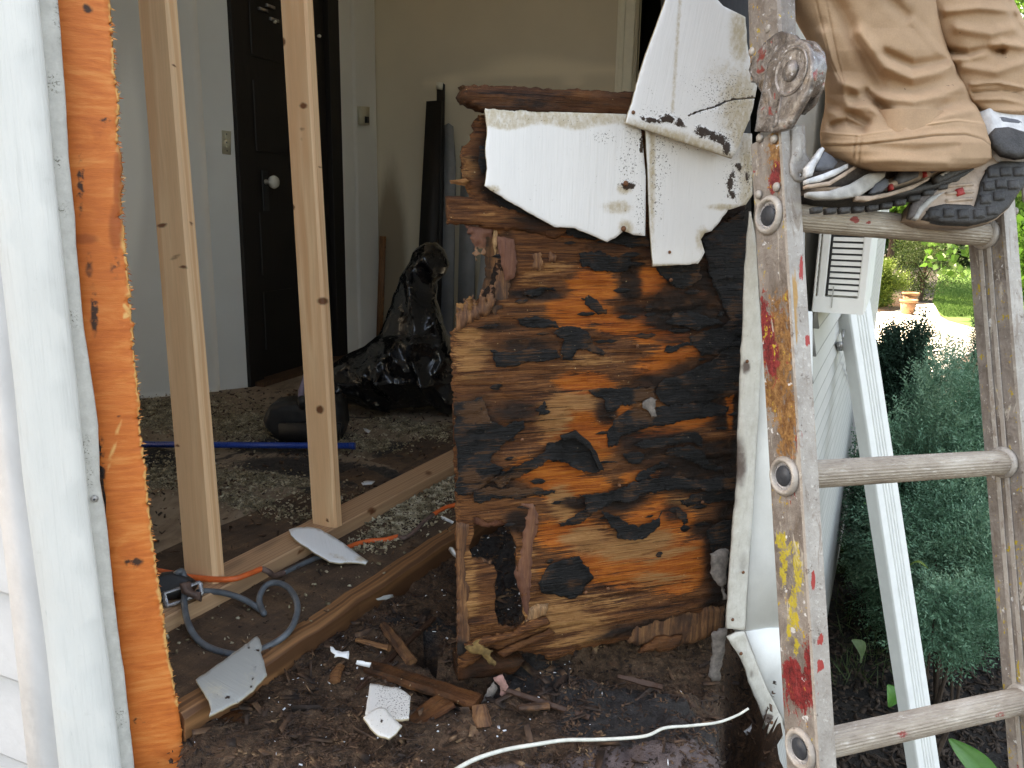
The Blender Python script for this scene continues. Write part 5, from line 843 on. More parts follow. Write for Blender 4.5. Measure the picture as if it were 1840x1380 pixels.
tpl = Plane(F(330, 1088, .03), nrm(c2wd([0, 0, -1]) * [1, 1, 0] + [.25, 0, .6]))
tb = lambda x, y, uv, d: .02 * np.clip(d / 8, 0, 1) ** .5
sheet('body', tpl, ragged([(262, 1050), (285, 1030), (310, 1026), (335, 1032), (350, 1042), (345, 1062), (320, 1075), (296, 1080), (262, 1085)], 1, 8, 4), .0, .05, 'blackpl', res=6, parent=tool, disp=tb)
sheet('shoe_frame', tpl, [(290, 1064), (322, 1054), (359, 1043), (364, 1048), (366, 1068), (360, 1072), (330, 1082), (300, 1093), (294, 1090)], .022, .004, 'steel', res=0, parent=tool, holes=[[(298, 1067), (325, 1059), (327, 1077), (303, 1085)], [(333, 1058), (356, 1050), (359, 1064), (336, 1073)]])
sheet('motor_block', tpl, ragged([(322, 1048), (340, 1044), (345, 1060), (361, 1064), (358, 1080), (340, 1072), (326, 1066)], 1, 5, 6), .034, .03, 'dirtyc', res=5, parent=tool, disp=tb)
def cord(name, label, segs, r):
    t = thing(name, label, 'cord', F(*segs[0][0][0])); k = 0
    for pts, m in segs: tube('cable', [F(*p) for p in pts], r * (1 + .0 * k), m, t, k=8, n=10); k += 1
    return t
cord('extension_cable', 'orange extension cord, dirty in places, crossing the plate from left to right', [
  ([(180, 1015, .05), (240, 1022, .05), (290, 1027, .052), (335, 1036, .05), (385, 1041, .049), (420, 1040, .049), (445, 1032, .049), (470, 1022, .047)], 'orangec'), ([(470, 1022, .047), (482, 1027, .04), (492, 1034, .02), (510, 1030, .008)], 'dirtyc'), ([(510, 1030, .008), (540, 1015, .008), (575, 1000, .008), (610, 990, .008)], 'greyc'),
  ([(610, 990, .008), (640, 978, .009), (665, 972, .009), (690, 970, .009), (716, 964, .009)], 'orangec'), ([(716, 964, .009), (728, 966, .012), (745, 955, .009), (762, 938, .009), (778, 925, .009)], 'dirtyc'), ([(778, 925, .009), (795, 915, .009), (812, 909, .009), (850, 902, .009), (900, 905, .009)], 'orangec')], .0062)
setp(tube('power_cable', [F(*p) for p in [(300, 1045, .06), (318, 1030, .09), (328, 1028, .09), (332, 1050, .07), (331, 1085, .05), (340, 1125, .03), (362, 1155, .012), (400, 1172, .008), (440, 1176, .008), (478, 1163, .008), (512, 1142, .02), (530, 1115, .03), (534, 1085, .04), (520, 1058, .045), (498, 1047, .045), (478, 1052, .04), (467, 1070, .03), (467, 1085, .02), (474, 1102, .012), (470, 1097, .010), (440, 1078, .025), (405, 1066, .035), (372, 1062, .04), (355, 1064, .045)]], .0062, 'greyc', k=10, n=12), 'looped grey power tool cord lying on the soiled subfloor strip', 'cord')
setp(tube('white_cable', [F(*p) for p in [(800, 1395, -.02), (850, 1366, -.02), (905, 1348, -.022), (960, 1338, -.02), (1015, 1330, -.022), (1070, 1329, -.02), (1130, 1326, -.018), (1165, 1321, -.012), (1195, 1308, -.008), (1240, 1304, -.01), (1290, 1298, -.01), (1325, 1285, -.004), (1345, 1273, .006)]], .0036, 'whitec', k=8, n=8, taper=lambda t: 1 - .45 * t), 'thin white cable curving across the debris at the bottom', 'cable')
# ---- loose shards
def shard(label, pts, a, b, c, mat, seed, th=.005, name='shingle_shard', masks=None, crack=None, amp=1.4):
    pl = tp3(a, b, c)
    return setp(sheet(name, pl, ragged(pts, amp, 5, seed, 1), 0, th, mat, res=5, side='shingleedge', masks=masks, disp=lambda x, y, uv, d: -.001 * np.exp(-d / 2) - (0 if not crack else .0025 * np.exp(-(np.minimum.reduce([polyd(x, y, c_, False) for c_ in crack]) / 1.5) ** 2))), label, 'shard')
ck = [[(445, 1162), (462, 1167), (471, 1168)], [(462, 1186), (455, 1215), (450, 1240)], [(388, 1248), (415, 1252), (430, 1262)]]
shard('large cracked grey shard in the lower left, over the plank edge', [(352, 1220), (405, 1183), (440, 1157), (462, 1142), (467, 1148), (471, 1160), (469, 1172), (475, 1190), (480, 1212), (455, 1240), (428, 1260), (400, 1274), (376, 1285), (379, 1270), (375, 1257)], F(352, 1220, .03), F(462, 1142, .034), F(428, 1260, .012), 'shard', 201, masks=[lambda x, y: blobs(x, y, [(385, 1240, 30, 20, 0, .5), (450, 1225, 20, 30, 0, .4)]), lambda x, y: np.full(x.shape, .3), lambda x, y: .8 * np.exp(-(np.minimum.reduce([polyd(x, y, c_, False) for c_ in ck]) / 1.2) ** 2)], crack=ck)
shard('white painted shard resting on the plate below the right stud', [(519, 951), (535, 947), (556, 946), (576, 950), (600, 964), (621, 978), (645, 996), (662, 1007), (657, 1013), (635, 1010), (610, 1011), (592, 1008), (570, 995), (553, 983), (535, 972), (523, 961)], F(519, 951, .062), F(576, 950, .054), F(657, 1010, .012), 'shardw', 202, masks=[lambda x, y: blobs(x, y, [(650, 1005, 14, 6), (610, 1002, 26, 5, 20, .6)]), lambda x, y: blobs(x, y, [(560, 975, 14, 14, 0, .5), (610, 1004, 40, 5, 20)]), None])
shard('squarish speckled shard in the debris at bottom centre', [(665, 1227, .4), (682, 1229), (699, 1233), (714, 1234), (725, 1240), (738, 1250), (736, 1270), (735, 1290), (716, 1292), (690, 1288), (656, 1283, .4)], F(665, 1227, .010), F(738, 1250, .004), F(656, 1283, .006), 'speckled', 203, masks=[lambda x, y: np.full(x.shape, .15), lambda x, y: np.where(x > 675, 1, 0.2), None])
shard('rounded speckled shard overlapping the squarish one', [(653, 1288), (664, 1278), (680, 1270), (692, 1271), (706, 1288), (723, 1303), (712, 1317), (699, 1326), (680, 1320), (669, 1310)], F(653, 1288, .024), F(723, 1303, .014), F(669, 1310, .018), 'speckled', 204, masks=[lambda x, y: np.full(x.shape, .3), lambda x, y: np.full(x.shape, .5), lambda x, y: blobs(x, y, [(686, 1294, 4, 3)])])
shard('curled white flake upper left of the speckled shards', [(593, 1161), (598, 1162), (603, 1168), (615, 1171), (627, 1169), (626, 1184), (614, 1180), (600, 1181), (602, 1176), (594, 1170)], F(593, 1161, .012), F(627, 1169, .008), F(600, 1181, .0), 'shardw', 205, .003)
shard('small white strip right of the curled flake', [(641, 1187), (652, 1188), (667, 1191), (664, 1200), (650, 1197), (639, 1194)], F(641, 1187, .010), F(667, 1191, .006), F(650, 1197, .0), 'shardw', 206, .003)
shard('long white splinter near the panel edge', [(792, 927), (800, 930), (815, 938), (812, 942), (798, 937), (790, 932)], F(792, 927, .012), F(815, 938, .01), F(798, 937, .0), 'wchips', 207, .003)
shard('white splinter below the long one beside the panel edge', [(807, 983), (812, 984), (821, 998), (819, 1003), (812, 998), (805, 988)], F(807, 983, .012), F(821, 998, .01), F(805, 988, .0), 'wchips', 208, .003)
shard('grey flat flake above the debris hole', [(676, 1076), (690, 1070), (706, 1068), (708, 1073), (694, 1078), (680, 1079)], F(676, 1076, -.005), F(706, 1068, -.005), F(694, 1078, -.012), 'shard', 209, .003)
shard('white flake on the indoor floor right of the right stud', [(649, 867), (660, 863), (674, 864), (668, 870), (652, 871)], F(649, 867, .012), F(674, 864, .012), F(668, 870, .008), 'shardw', 210, .003)
shard('far white flake on the indoor floor by the dustpan', [(652, 769), (658, 769), (666, 774), (662, 778), (655, 774)], F(652, 769, .012), F(666, 774, .012), F(655, 774, .008), 'shardw', 211, .003)
# rotten pieces round the hole
def lath(px1, py1, px2, py2, h1, h2, w, th, mat, lab, ma=(0, 0, 0), seed=1):
    w *= .55; th *= .6; h1 -= .012; h2 -= .014; ma = (max(ma[0], .42), ma[1] * .5, ma[2])
    a, b = F(px1, py1, h1), F(px2, py2, h2); ax = nrm(b - a); ex = nrm(np.cross(ax, Z3)); ey = np.cross(ex, ax)
    return setp(prism('rotten_lath', subsec(rsec(w, th, .003), .006), a, b, ex, ey, mat, n=40, swz=[0, 2, 1] if mat == 'rotv' else [2, 0, 1], wob=lambda L, s_: s_ * (1 + .8 * (fbm(L * 60, s_[:, 0] * 90, s=seed)[:, None] - .5)) * (1 - .55 * max(0, 1 - L / .025)) + (fbm(L * 40, s_[:, 1] * 200 + seed, s=seed + 1) - .5)[:, None] * .006, masks=[lambda x, y, v=v: np.full(x.shape, float(v)) for v in ma]), lab, 'lath')
lath(660, 1198, 860, 1262, -.02, -.03, .035, .014, 'rot', 'dark rotten lath running right below the debris hole', (.35, 0, 0), 3); lath(688, 1122, 740, 1190, -.01, -.02, .022, .012, 'rotv', 'split brown lath on the left rim of the debris hole', (0, .2, 0), 4); lath(640, 1150, 700, 1165, -.02, -.012, .014, .010, 'rotv', 'short brown lath left of the debris hole', (0, .2, 0), 5)
lath(862, 1268, 868, 1310, -.02, -.04, .03, .014, 'rotv', 'upright red brown stub below the pink tuft', (0, .1, 0), 8)
lath(905, 1238, 1060, 1290, -.02, -.03, .012, .008, 'darkwood', 'thin dark stick lying in the grey dust', (0, 0, 0), 9); lath(930, 1272, 985, 1268, -.02, -.025, .018, .008, 'rotv', 'short reddish stick in the grey dust', (0, .1, 0), 10); lath(610, 1195, 600, 1225, -.02, -.02, .02, .008, 'edgewood', 'small orange brown block below the curled flake', (0, 0, 0), 11); lath(350, 1330, 470, 1275, -.035, -.035, .05, .012, 'rot', 'dark reddish board piece below the grey shard', (.25, 0, 0), 12)
lath(740, 1300, 800, 1260, -.035, -.03, .045, .010, 'rot', 'flat brown piece right of the speckled shards', (.2, .1, 0), 13)
lath(1110, 1215, 1190, 1235, -.02, -.03, .012, .01, 'darkwood', 'dark splintered stick under the panel bottom', (0, 0, 0), 14)
lath(640, 1240, 780, 1110, -.03, -.02, .010, .006, 'darkwood', 'thin dark splinter crossing the debris', (0, 0, 0), 15)
# stuff: wood crumbs, grit, paint flecks
def scatter(n, region, size, mat, name, label, h=None, seed=3, flatness=.35, el=1.6, inner=False):
    xs = []
    while sum(len(a) for a in xs) < n:
        if inner: p = np.column_stack([RNG.uniform(-2.6, 1.2, n * 2), RNG.uniform(1.3, 5.0, n * 2), np.full(n * 2, .004)])
        else: p = np.column_stack([RNG.uniform(-.9, 1.0, n * 2), RNG.uniform(.6, 2.4, n * 2), np.zeros(n * 2)])
        px, py = w2px(p); w = region(px, py, p); p = p[RNG.uniform(0, 1, len(p)) < w]; xs.append(p)
    p = np.concatenate(xs)[:n]
    if not inner: p[:, 2] = soilz(p[:, 0], p[:, 1]) + size * .25
    else: p[:, 2] += RNG.uniform(0, .006, n)
    s_ = size * RNG.uniform(.35, 1.0, n) ** 1.6 * 1.3; o = chips(name, p, s_, mat, flatness, el); setp(o, label, None, None, 'stuff')
onsoil = lambda x, y, p: ((p - (SB0 - SN * -.006)) @ SN > 0) & (x > 240) & (x < 1400) & (y < 1420) & ~inside(x, y, HOLE)
scatter(20000, lambda x, y, p: onsoil(x, y, p) * (.35 + .65 * (fbm(p[:, 0] * 9, p[:, 1] * 9, s=77) > .5)), .0036, 'chips', 'wood_crumbs', 'brown rotted wood crumbs', el=2.2)
scatter(800, lambda x, y, p: onsoil(x, y, p) * 1.0, .010, 'chips', 'wood_splinters', 'loose splinters of rotted wood', flatness=.18, el=3.2)
scatter(330, lambda x, y, p: onsoil(x, y, p) * np.clip(1.2 - np.abs(x - 700) / 420, .15, 1), .0032, 'wchips', 'paint_flecks', 'white paint flecks in the debris', el=1.4)
gz = lambda x, y, p: blobs(x, y, [(320, 745, 110, 26), (440, 765, 60, 26), (480, 870, 150, 16, 8), (430, 900, 140, 16, 14), (560, 930, 70, 14, 10), (760, 775, 110, 14, 8), (640, 800, 70, 14), (290, 850, 60, 26)]) * (((p - (PE0 - NE * .09)) @ NE) < 0)
scatter(9000, lambda x, y, p: gz(x, y, p) * .8, .0042, 'grit', 'floor_grit', 'pale insulation grit on the room floor', inner=True, flatness=.6, el=1.3)
scatter(1500, lambda x, y, p: (y > 700) * (x > 240) * (x < 840) * (((p - (PE0 - NE * .09)) @ NE) < 0) * .5, .006, 'chips', 'floor_crumbs', 'dark crumbs on the room floor', inner=True, el=2)
g2 = lambda x, y, p: ((((p - PE0) @ NE) > .003) & (((p - SB0) @ SN) < -.004)) * 1.0
scatter(3600, lambda x, y, p: g2(x, y, p) * np.maximum(blobs(x, y, [(745, 905, 70, 36, -30), (690, 965, 60, 16, -20), (790, 870, 50, 30)]), .015), .0045, 'grit', 'strip_grit', 'pale grit between the plate and the plank edge', inner=True, flatness=.6, el=1.3)
scatter(1500, lambda x, y, p: g2(x, y, p) * .4, .0035, 'chips', 'strip_crumbs', 'wood crumbs on the soiled subfloor strip', inner=True, el=2)
# ================================================================ LADDER
lc = [np.array([(383 + 1000 - 920) / FPX, (387 - 690) / FPX, 1]) * .939, np.array([(1411 - 920) / FPX, (856 - 690) / FPX, 1]) * .918, np.array([(1440 - 920) / FPX, (1346 - 690) / FPX, 1]) * .8965]
A1, A3 = c2w(lc[0]), c2w(lc[2]); Dv = c2wd([.357, .001, .141]); LV = nrm(A3 - A1); LR = nrm(Dv - Dv.dot(LV) * LV); LW_ = nrm(np.cross(LR, LV)); LW_ = LW_ if LW_.dot(CAM - A1) > 0 else -LW_
RL = float(Dv @ LR); sp = np.linalg.norm(A3 - A1) / 2
lad = thing('ladder', 'paint spattered aluminium folding ladder standing in front of the panel', 'ladder', [*(A1 + LV * 2.0 + LR * RL / 2)[:2], GZ])
wmask = [lambda x, y: np.maximum.reduce([blobs(x, y, [(1442, 1235, 34, 46, -30), (1424, 1205, 16, 24), (1455, 1190, 10, 34), (1380, 610, 12, 60, -8), (1388, 650, 12, 30), (1373, 560, 6, 30), (1440, 480, 5, 26), (1452, 612, 5, 14), (1392, 320, 8, 26, 8, .9), (1462, 1040, 6, 24), (1475, 1150, 8, 16), (1474, 1195, 7, 14), (1436, 790, 5, 24), (1376, 380, 8, 12), (1424, 860, 7, 30), (1415, 1050, 5, 30, 0, .4), (1358, 20, 8, 20, 0, .8)])]),
         lambda x, y: blobs(x, y, [(1402, 972, 9, 14), (1432, 1020, 8, 34, -6), (1408, 1020, 7, 40, -4), (1428, 985, 10, 14), (1425, 1080, 5, 34), (1430, 1165, 5, 16), (1420, 1120, 6, 20, 0, .8)]),
         lambda x, y: np.maximum(blobs(x, y, [(1400, 640, 26, 110, 0, .95), (1415, 760, 18, 90, 0, .9), (1425, 560, 10, 90), (1400, 280, 20, 50, 0, .8), (1470, 780, 10, 40, 0, .7), (1395, 700, 26, 40)]), 0)]
topL = -.305 * .31; LB = (A1[2] - GZ) / -LV[2] - .05
def rail(side_s, z0, z1, nm='rail', par=lad):
    o0 = A1 + LR * (side_s); a, b = o0 + LV * z0, o0 + LV * z1; hw = .0275; th_ = .026
    s0 = 0 if side_s < .1 else -th_
    out = prism(nm, subsec([(s0 + .0015, -hw), (s0 + th_ - .0015, -hw), (s0 + th_, -hw + .0015), (s0 + th_, hw - .003), (s0 + th_ - .003, hw), (s0 + .003, hw), (s0, hw - .003), (s0, -hw + .0015)], .005), a, b, LR, LW_, 'alu', par, n=340, masks=wmask)
    out.data.materials.append(MAT['alul'])
    me = out.data; nn = LW_
    for p in me.polygons:
        if p.normal.dot(Vector(nn)) > .6: p.material_index = 1
    # bright worn edge bead
    prism('edge_bead', [(s0 - .0008, hw - .0035), (s0 + .0025, hw - .0035), (s0 + .0025, hw + .0008), (s0 - .0008, hw + .0008)], a, b, LR, LW_, 'alul', par, n=4)
    return o0
rail(0, topL - .0, LB); rail(RL, topL - .0, LB)
for k_ in range(2):
    prism('web_groove', rsec(.0016, .006, .0004), A1 + LR * (RL - .0275) + LW_ * (-.008 + .006 * k_ * 0 + .012 * k_) + LV * topL, A1 + LR * (RL - .0275) + LW_ * (-.008 + .012 * k_) + LV * 1.7, LR, LW_, 'alul', lad, n=2)
nr = 0
for k_ in range(-4, 8):
    c = A1 + LV * sp * k_
    if k_ in (-1,): continue
    if k_ < 0: c = c + (c2wd([-.012, 0, 0]) if k_ < -1 else 0)
    rm = [lambda x, y: blobs(x, y, [(1535, 395, 12, 8), (1560, 400, 6, 4), (1620, 1320, 14, 10, 0, .7), (1800, 1285, 20, 8, 0, .6)]), lambda x, y: blobs(x, y, [(1672, 400, 8, 7), (1702, 405, 8, 7), (1690, 402, 16, 6)])]
    prism('rung', circ(.0158, 96, 26, .0007), c + LR * .026, c + LR * (RL - .026), LV, LW_, 'rung', lad, n=60, masks=rm, smooth=True)
    if 0 <= k_ <= 3:
        for s_, d_ in ((0, -1), (RL, 1)):
            q = c + LR * s_
            lathe('rung_collar', [(.0150, -.001), (.0228, -.001), (.0232, .002), (.0212, .005), (.0186, .0065), (.0165, .005), (.0150, -.012), (.0140, -.024)], q, LR * d_, 'alul', lad, 32)
            lathe('rung_socket', [(.0170, .0004), (.0160, .0016), (.0128, .0014), (.0124, .0008), (.0001, .0008)], q, LR * d_, 'tube', lad, 28); lathe('rung_bore_shade', [(.0120, .0009), (.0118, .0017), (.0001, .0017)], q - LW_ * .0022, LR * d_, 'slot', lad, 24)  # off-centre dark disc paints the shade inside the hollow rung end
        lathe('rung_flange', [(.016, 0), (.021, .001), (.0205, .004), (.0165, .007)], c + LR * (RL - .026), -LR, 'alul', lad, 24); lathe('rung_flange', [(.016, 0), (.021, .001), (.0205, .004), (.0165, .007)], c + LR * .026, LR, 'alul', lad, 24)
WEB = Plane(A1, -LR, LW_)
def hinge(dx, tag_):
    """two paint crusted plates, the round lock between them and the release tab"""
    sh = lambda V: V
    pl = Plane(A1 + LR * dx, -LR, LW_)
    def S_(name, pts, off, th_, mat='hinge', r=1.0, dome=0, **k): return sheet(name, pl0, ragged(pts, r, 6, 7), off, th_, mat, res=4, parent=tag_, disp=lambda x, y, uv, d: .0014 * (fbm(x * .05, y * .05, s=8, o=3) - .5) + dome * .3 * np.clip(d / 5, 0, 1) ** .6, **k)
    pl0 = WEB; objs = []
    front = [(1356, 236), (1362, 197), (1371, 153), (1379, 118), (1388, 100), (1398, 87), (1416, 74), (1436, 70), (1449, 76), (1457, 90), (1461, 108), (1461, 130), (1457, 152), (1448, 174), (1433, 202), (1416, 231), (1400, 236), (1387, 238)]
    objs.append(S_('hinge_plate', front, .010, .006, dome=.004))
    hb = WEB.pt(1422, 128, .0105); objs.append(lathe('hinge_rim', [(.0265, 0), (.0270, .0012), (.0262, .002), (.0245, .002), (.0230, .0012), (.0220, .0003)], hb, -LR, 'hinge', tag_, 40))
    objs.append(lathe('hinge_boss', [(.012, 0), (.0115, .003), (.009, .004), (.006, .006), (.003, .0065), (.0001, .0065)], hb, -LR, 'hinge', tag_, 28))
    objs.append(sheet('rib', WEB, [(1398, 178), (1404, 172), (1396, 226), (1388, 230)], .012, .004, 'hinge', res=4, parent=tag_))
    objs.append(S_('hinge_plate', [(1345, 126), (1352, 105), (1372, 78), (1396, 58), (1405, 56), (1425, 62), (1440, 80), (1420, 130), (1400, 180), (1367, 165), (1352, 140)], .003, .006))
    back = [(x + 0, y) for x, y in [(1385, 160), (1386, 110), (1402, 84), (1424, 72), (1446, 76), (1458, 96), (1461, 125), (1454, 160), (1438, 188), (1420, 200), (1398, 190)]]
    p2 = Plane(A1 + LR * .024, -LR, LW_); objs.append(sheet('hinge_plate', p2, ragged([(1400, 165), (1402, 110), (1418, 84), (1440, 70), (1462, 74), (1476, 94), (1480, 122), (1474, 160), (1460, 188), (1440, 206), (1418, 200)], .8, 6, 8), 0, .005, 'hinge', res=5, parent=tag_, disp=lambda x, y, uv, d: .001 * fbm(x * .1, y * .1, s=3)))
    hc = WEB.pt(1424, 132, 0); objs.append(lathe('hinge_lock', [(.029, -.002), (.030, 0), (.030, .020), (.029, .022)], hc + LR * 0, LR, 'hinge', tag_, 32))
    for q in [(1383, 52), (1352, 93), (1366, 248), (1392, 250), (1396, 336), (1364, 350)]: objs.append(lathe('rivet', [(.0055, 0), (.0052, .002), (.003, .0038), (.0001, .0042)], WEB.pt(q[0], q[1], .001), -LR, 'alul', tag_, 14))
    return objs
hinge(0, lad)
HO = [o for o in lad.children if o.name.startswith(('hinge', 'rivet', 'rib'))]
for o in HO:
    c = o.copy(); COL.objects.link(c); c.parent = lad; c.location = Vector(o.location) + Vector(LR * (RL + .012)); ORG[c.name] = ORG[o.name]
# release tab with hole, on each hinge
tabp = Plane(A1 + LR * .030 + LW_ * .03, LW_, LR)
def tab(dv):
    pts = [(1422, 226), (1446, 224), (1448, 276), (1456, 288), (1458, 304), (1452, 320), (1441, 327), (1430, 324), (1422, 312), (1420, 294), (1424, 278)]; hl = [(1436, 311), (1440, 309), (1443, 312), (1443, 317), (1439, 319), (1436, 316)]
    o = sheet('release_tab', tabp, pts, .0, .003, 'alul', res=6, holes=[hl], parent=lad, disp=lambda x, y, uv, d: .004 * np.exp(-((x - 1434) / 5) ** 2) * (y < 285)); 
    if dv is not None: o.location = tuple(dv)
tab(None); tab(LR * (RL + .003))
# section above the hinge
ur = c2wd([(1366 - 1372) / FPX * .94, (0 - 130) / FPX * .94, -.004]); ur = nrm(ur); uR = nrm(LR - LR.dot(ur) * ur); uW = nrm(np.cross(uR, ur)); uW = uW if uW.dot(LW_) > 0 else -uW
ub = WEB.pt(1375, 150, 0)
for s_ in (0, RL - .026):
    a = ub + LR * s_ - ur * (-.01); o = prism('upper_rail', [(.0015, -.0275), (.0245, -.0275), (.026, -.026), (.026, .0245), (.023, .0275), (.003, .0275), (0, .0245), (0, -.026)], a, a + ur * 1.25, uR, uW, 'alu', lad, n=60, masks=[wmask[0], None, lambda x, y: blobs(x, y, [(1365, 120, 20, 40, 0, .5)])])
    o.data.materials.append(MAT['alul'])
    for p in o.data.polygons:
        if p.normal.dot(Vector(uW)) > .6: p.material_index = 1
# rubber feet
for s_ in (0, RL): 
    q = A1 + LR * (s_ + (.013 if s_ == 0 else -.013)) + LV * (LB); prism('ladder_foot', rsec(.034, .064, .006), q - LV * .05, q + LV * .03, LR, LW_, 'rubber', lad)
# ---- downspout and window unit
ds0, ds1 = P(1452, 0, 2.22), P(1662, 1392, 2.36); dsx = nrm(c2wd([1, -.15, .25])); dax = nrm(ds1 - ds0); dsx = nrm(dsx - dsx.dot(dax) * dax); dsy = nrm(np.cross(dax, dsx)); dsy = dsy if dsy.dot(CAM - ds0) > 0 else -dsy
fl = []
W_ = .076
for xx in np.linspace(-W_ / 2, W_ / 2, 57):
    g = 0
    for c_ in (-.014, -.005, .005, .014): g += math.exp(-((xx - c_) / .0019) ** 2)
    e_ = .006 * max(0, (abs(xx) - (W_ / 2 - .004)) / .004) ** 2
    fl.append((xx, .025 - .0042 * g - e_))
o = prism('downspout', fl + [(W_ / 2, -.025), (-W_ / 2, -.025)], ds0 - dax * .35, ds1 + dax * .9, dsx, dsy, 'cleanwhite', n=6); setp(o, 'fluted white metal length leaning on the side wall behind the ladder', 'downspout')
ac = thing('window_unit', 'white louvred air conditioner housing on the side wall behind the downspout', 'air conditioner', RP.pt(1460, 560, 0))
a0_ = RP.pt(1458, 560, 0); ko = .16
for _ in range(30):
    px_, _py = w2px((a0_ + RN * ko)[None]); ko *= 1 + (1552 - px_[0]) / 400
hN = nrm(-RD); zt = a0_[2] + .42; zb_ = a0_[2]
def acb(name, x0, x1, y0, y1, z0, z1, mat, c=.002):
    m = a0_ * [1, 1, 0] + RN * ((x0 + x1) / 2) + hN * ((y0 + y1) / 2); return prism(name, rsec(x1 - x0, y1 - y0, c), m + Z3 * z0, m + Z3 * z1, RN, hN, mat, ac)
acb('housing', 0, ko, -.42, -.02, zb_, zt, 'cleanwhite', .004); acb('shadow_core', .008, ko - .012, -.0195, -.012, zb_ + .032, zt - .012, 'slot')
acb('frame_bar', 0, ko, -.0195, 0, zb_, zb_ + .030, 'cleanwhite'); acb('frame_bar', 0, ko, -.0195, 0, zt - .01, zt, 'cleanwhite'); acb('frame_bar', 0, .004, -.0195, 0, zb_ + .030, zt - .01, 'cleanwhite'); acb('frame_bar', ko - .014, ko, -.0195, 0, zb_ + .030, zt - .01, 'cleanwhite')
ql = float((Plane(a0_, hN).pt(1478, 500) - a0_) @ RN); acb('frame_bar', ql - .007, ql + .007, -.0195, 0, zb_ + .030, zt - .01, 'cleanwhite')
zz = zb_ + .034
while zz < zt - .018:
    acb('louvre', .004, ql - .012, -.012, -.002, zz, zz + .0058, 'cleanwhite', .001); acb('louvre', ql + .012, ko - .014, -.012, -.002, zz, zz + .0072, 'cleanwhite', .001); zz += .0112
acb('corner_notch', ql + .02, ql + .022, -.001, .002, zb_ + .01, zb_ + .05, 'vinyl')
# hook and wires on the side wall
hk = thing('wall_hook', 'small metal hook on the lap siding beside the leaning downspout', 'hook', RP.pt(1514, 625, .01)); sheet('bracket', RP, [(1511, 616), (1518, 614), (1519, 628), (1512, 631)], .024, .012, 'steel', res=0, parent=hk); tube('wire', [RP.pt(1516, 590, .02), RP.pt(1515, 605, .03), RP.pt(1514, 616, .024)], .002, 'steel', hk)
tube('wire', [RP.pt(1516, 628, .02), RP.pt(1523, 642, .03), RP.pt(1522, 665, .02), RP.pt(1532, 692, .02), RP.pt(1534, 708, .02)], .003, 'greyc', hk)
# ================================================================ PERSON ON THE LADDER
per = thing('person', 'person in tan work trousers and trail shoes standing on the top visible rung', 'person', P(1640, 380, 1.0))
def legmesh(name, rows, folds, par, masks, nT=300, nY=250, cuff=None, seed=1, ex=2.4):
    rows = np.array(rows, float); ys = np.linspace(rows[0, 0], rows[-1, 0], nY) if rows[0, 0] > -100 else np.concatenate([np.linspace(rows[0, 0], -90, 24)[:-1], np.linspace(-90, rows[-1, 0], nY)])
    V, PX = [], []; th_ = np.linspace(0, 2 * np.pi, nT, endpoint=False); 
    for y in ys:
        xl, xr, zc, hd_ = (np.interp(y, rows[:, 0], rows[:, i]) for i in (1, 2, 3, 4)); cx_ = (xl + xr) / 2; hw = (xr - xl) / 2
        c_, s_ = np.cos(th_), np.sin(th_); c_ = np.sign(c_) * np.abs(c_) ** (2 / ex); s_ = np.sign(s_) * np.abs(s_) ** (2 / ex)
        x = cx_ + hw * c_; z = zc - hd_ * s_ + (c_ * hw) / FPX * .15
        yy = y + (cuff(x) if cuff and y > rows[-1, 0] - 1e-6 - 0 else 0)
        front = np.clip(s_, -1, 1)
        d = np.zeros(nT)
        for pts, w, amp in folds: d += amp * np.exp(-(polyd(x, np.full(nT, y), pts, False) / w) ** 2)
        d = d * np.clip(front * 1.6 + .3, 0, 1) + (fbm(x * .010 + 3 * (front < 0), y * .012, s=seed, o=3) - .5) * .012 + (fbm(x * .03, y * .035, s=seed + 5, o=3) - .5) * .0025
        z = z - d * np.sign(s_ + .2); V.append(np.column_stack([(x - CX) / FPX * z, (np.full(nT, y) - CY) / FPX * z, z])); PX.append(x)
    V = np.concatenate(V); n = len(ys); Vw = (V @ R3.T) + CAM; N_ = len(Vw); inn = []; 
    Fc = []
    for i in range(n - 1):
        for j in range(nT): k = (j + 1) % nT; Fc.append((i * nT + j, i * nT + k, (i + 1) * nT + k, (i + 1) * nT + j))
    # hem turned inwards
    last = V[-nT:].copy(); c0 = last.mean(0); L1 = c0 + (last - c0) * .965 + [0, -.002, 0]; L2 = L1 + [0, -.07, 0]; V3 = np.concatenate([L1, L2]); Vw = np.concatenate([Vw, (V3 @ R3.T) + CAM])
    for r_ in range(2):
        for j in range(nT): k = (j + 1) % nT; a = (n - 1 + r_) * nT; Fc.append((a + j, a + k, a + nT + k, a + nT + j))
    px, py = w2px(Vw); return mk(name, Vw, np.array(Fc), 'cloth', par, ma=[m(px, py) if m else None for m in masks], smooth=True, pc=Vw)
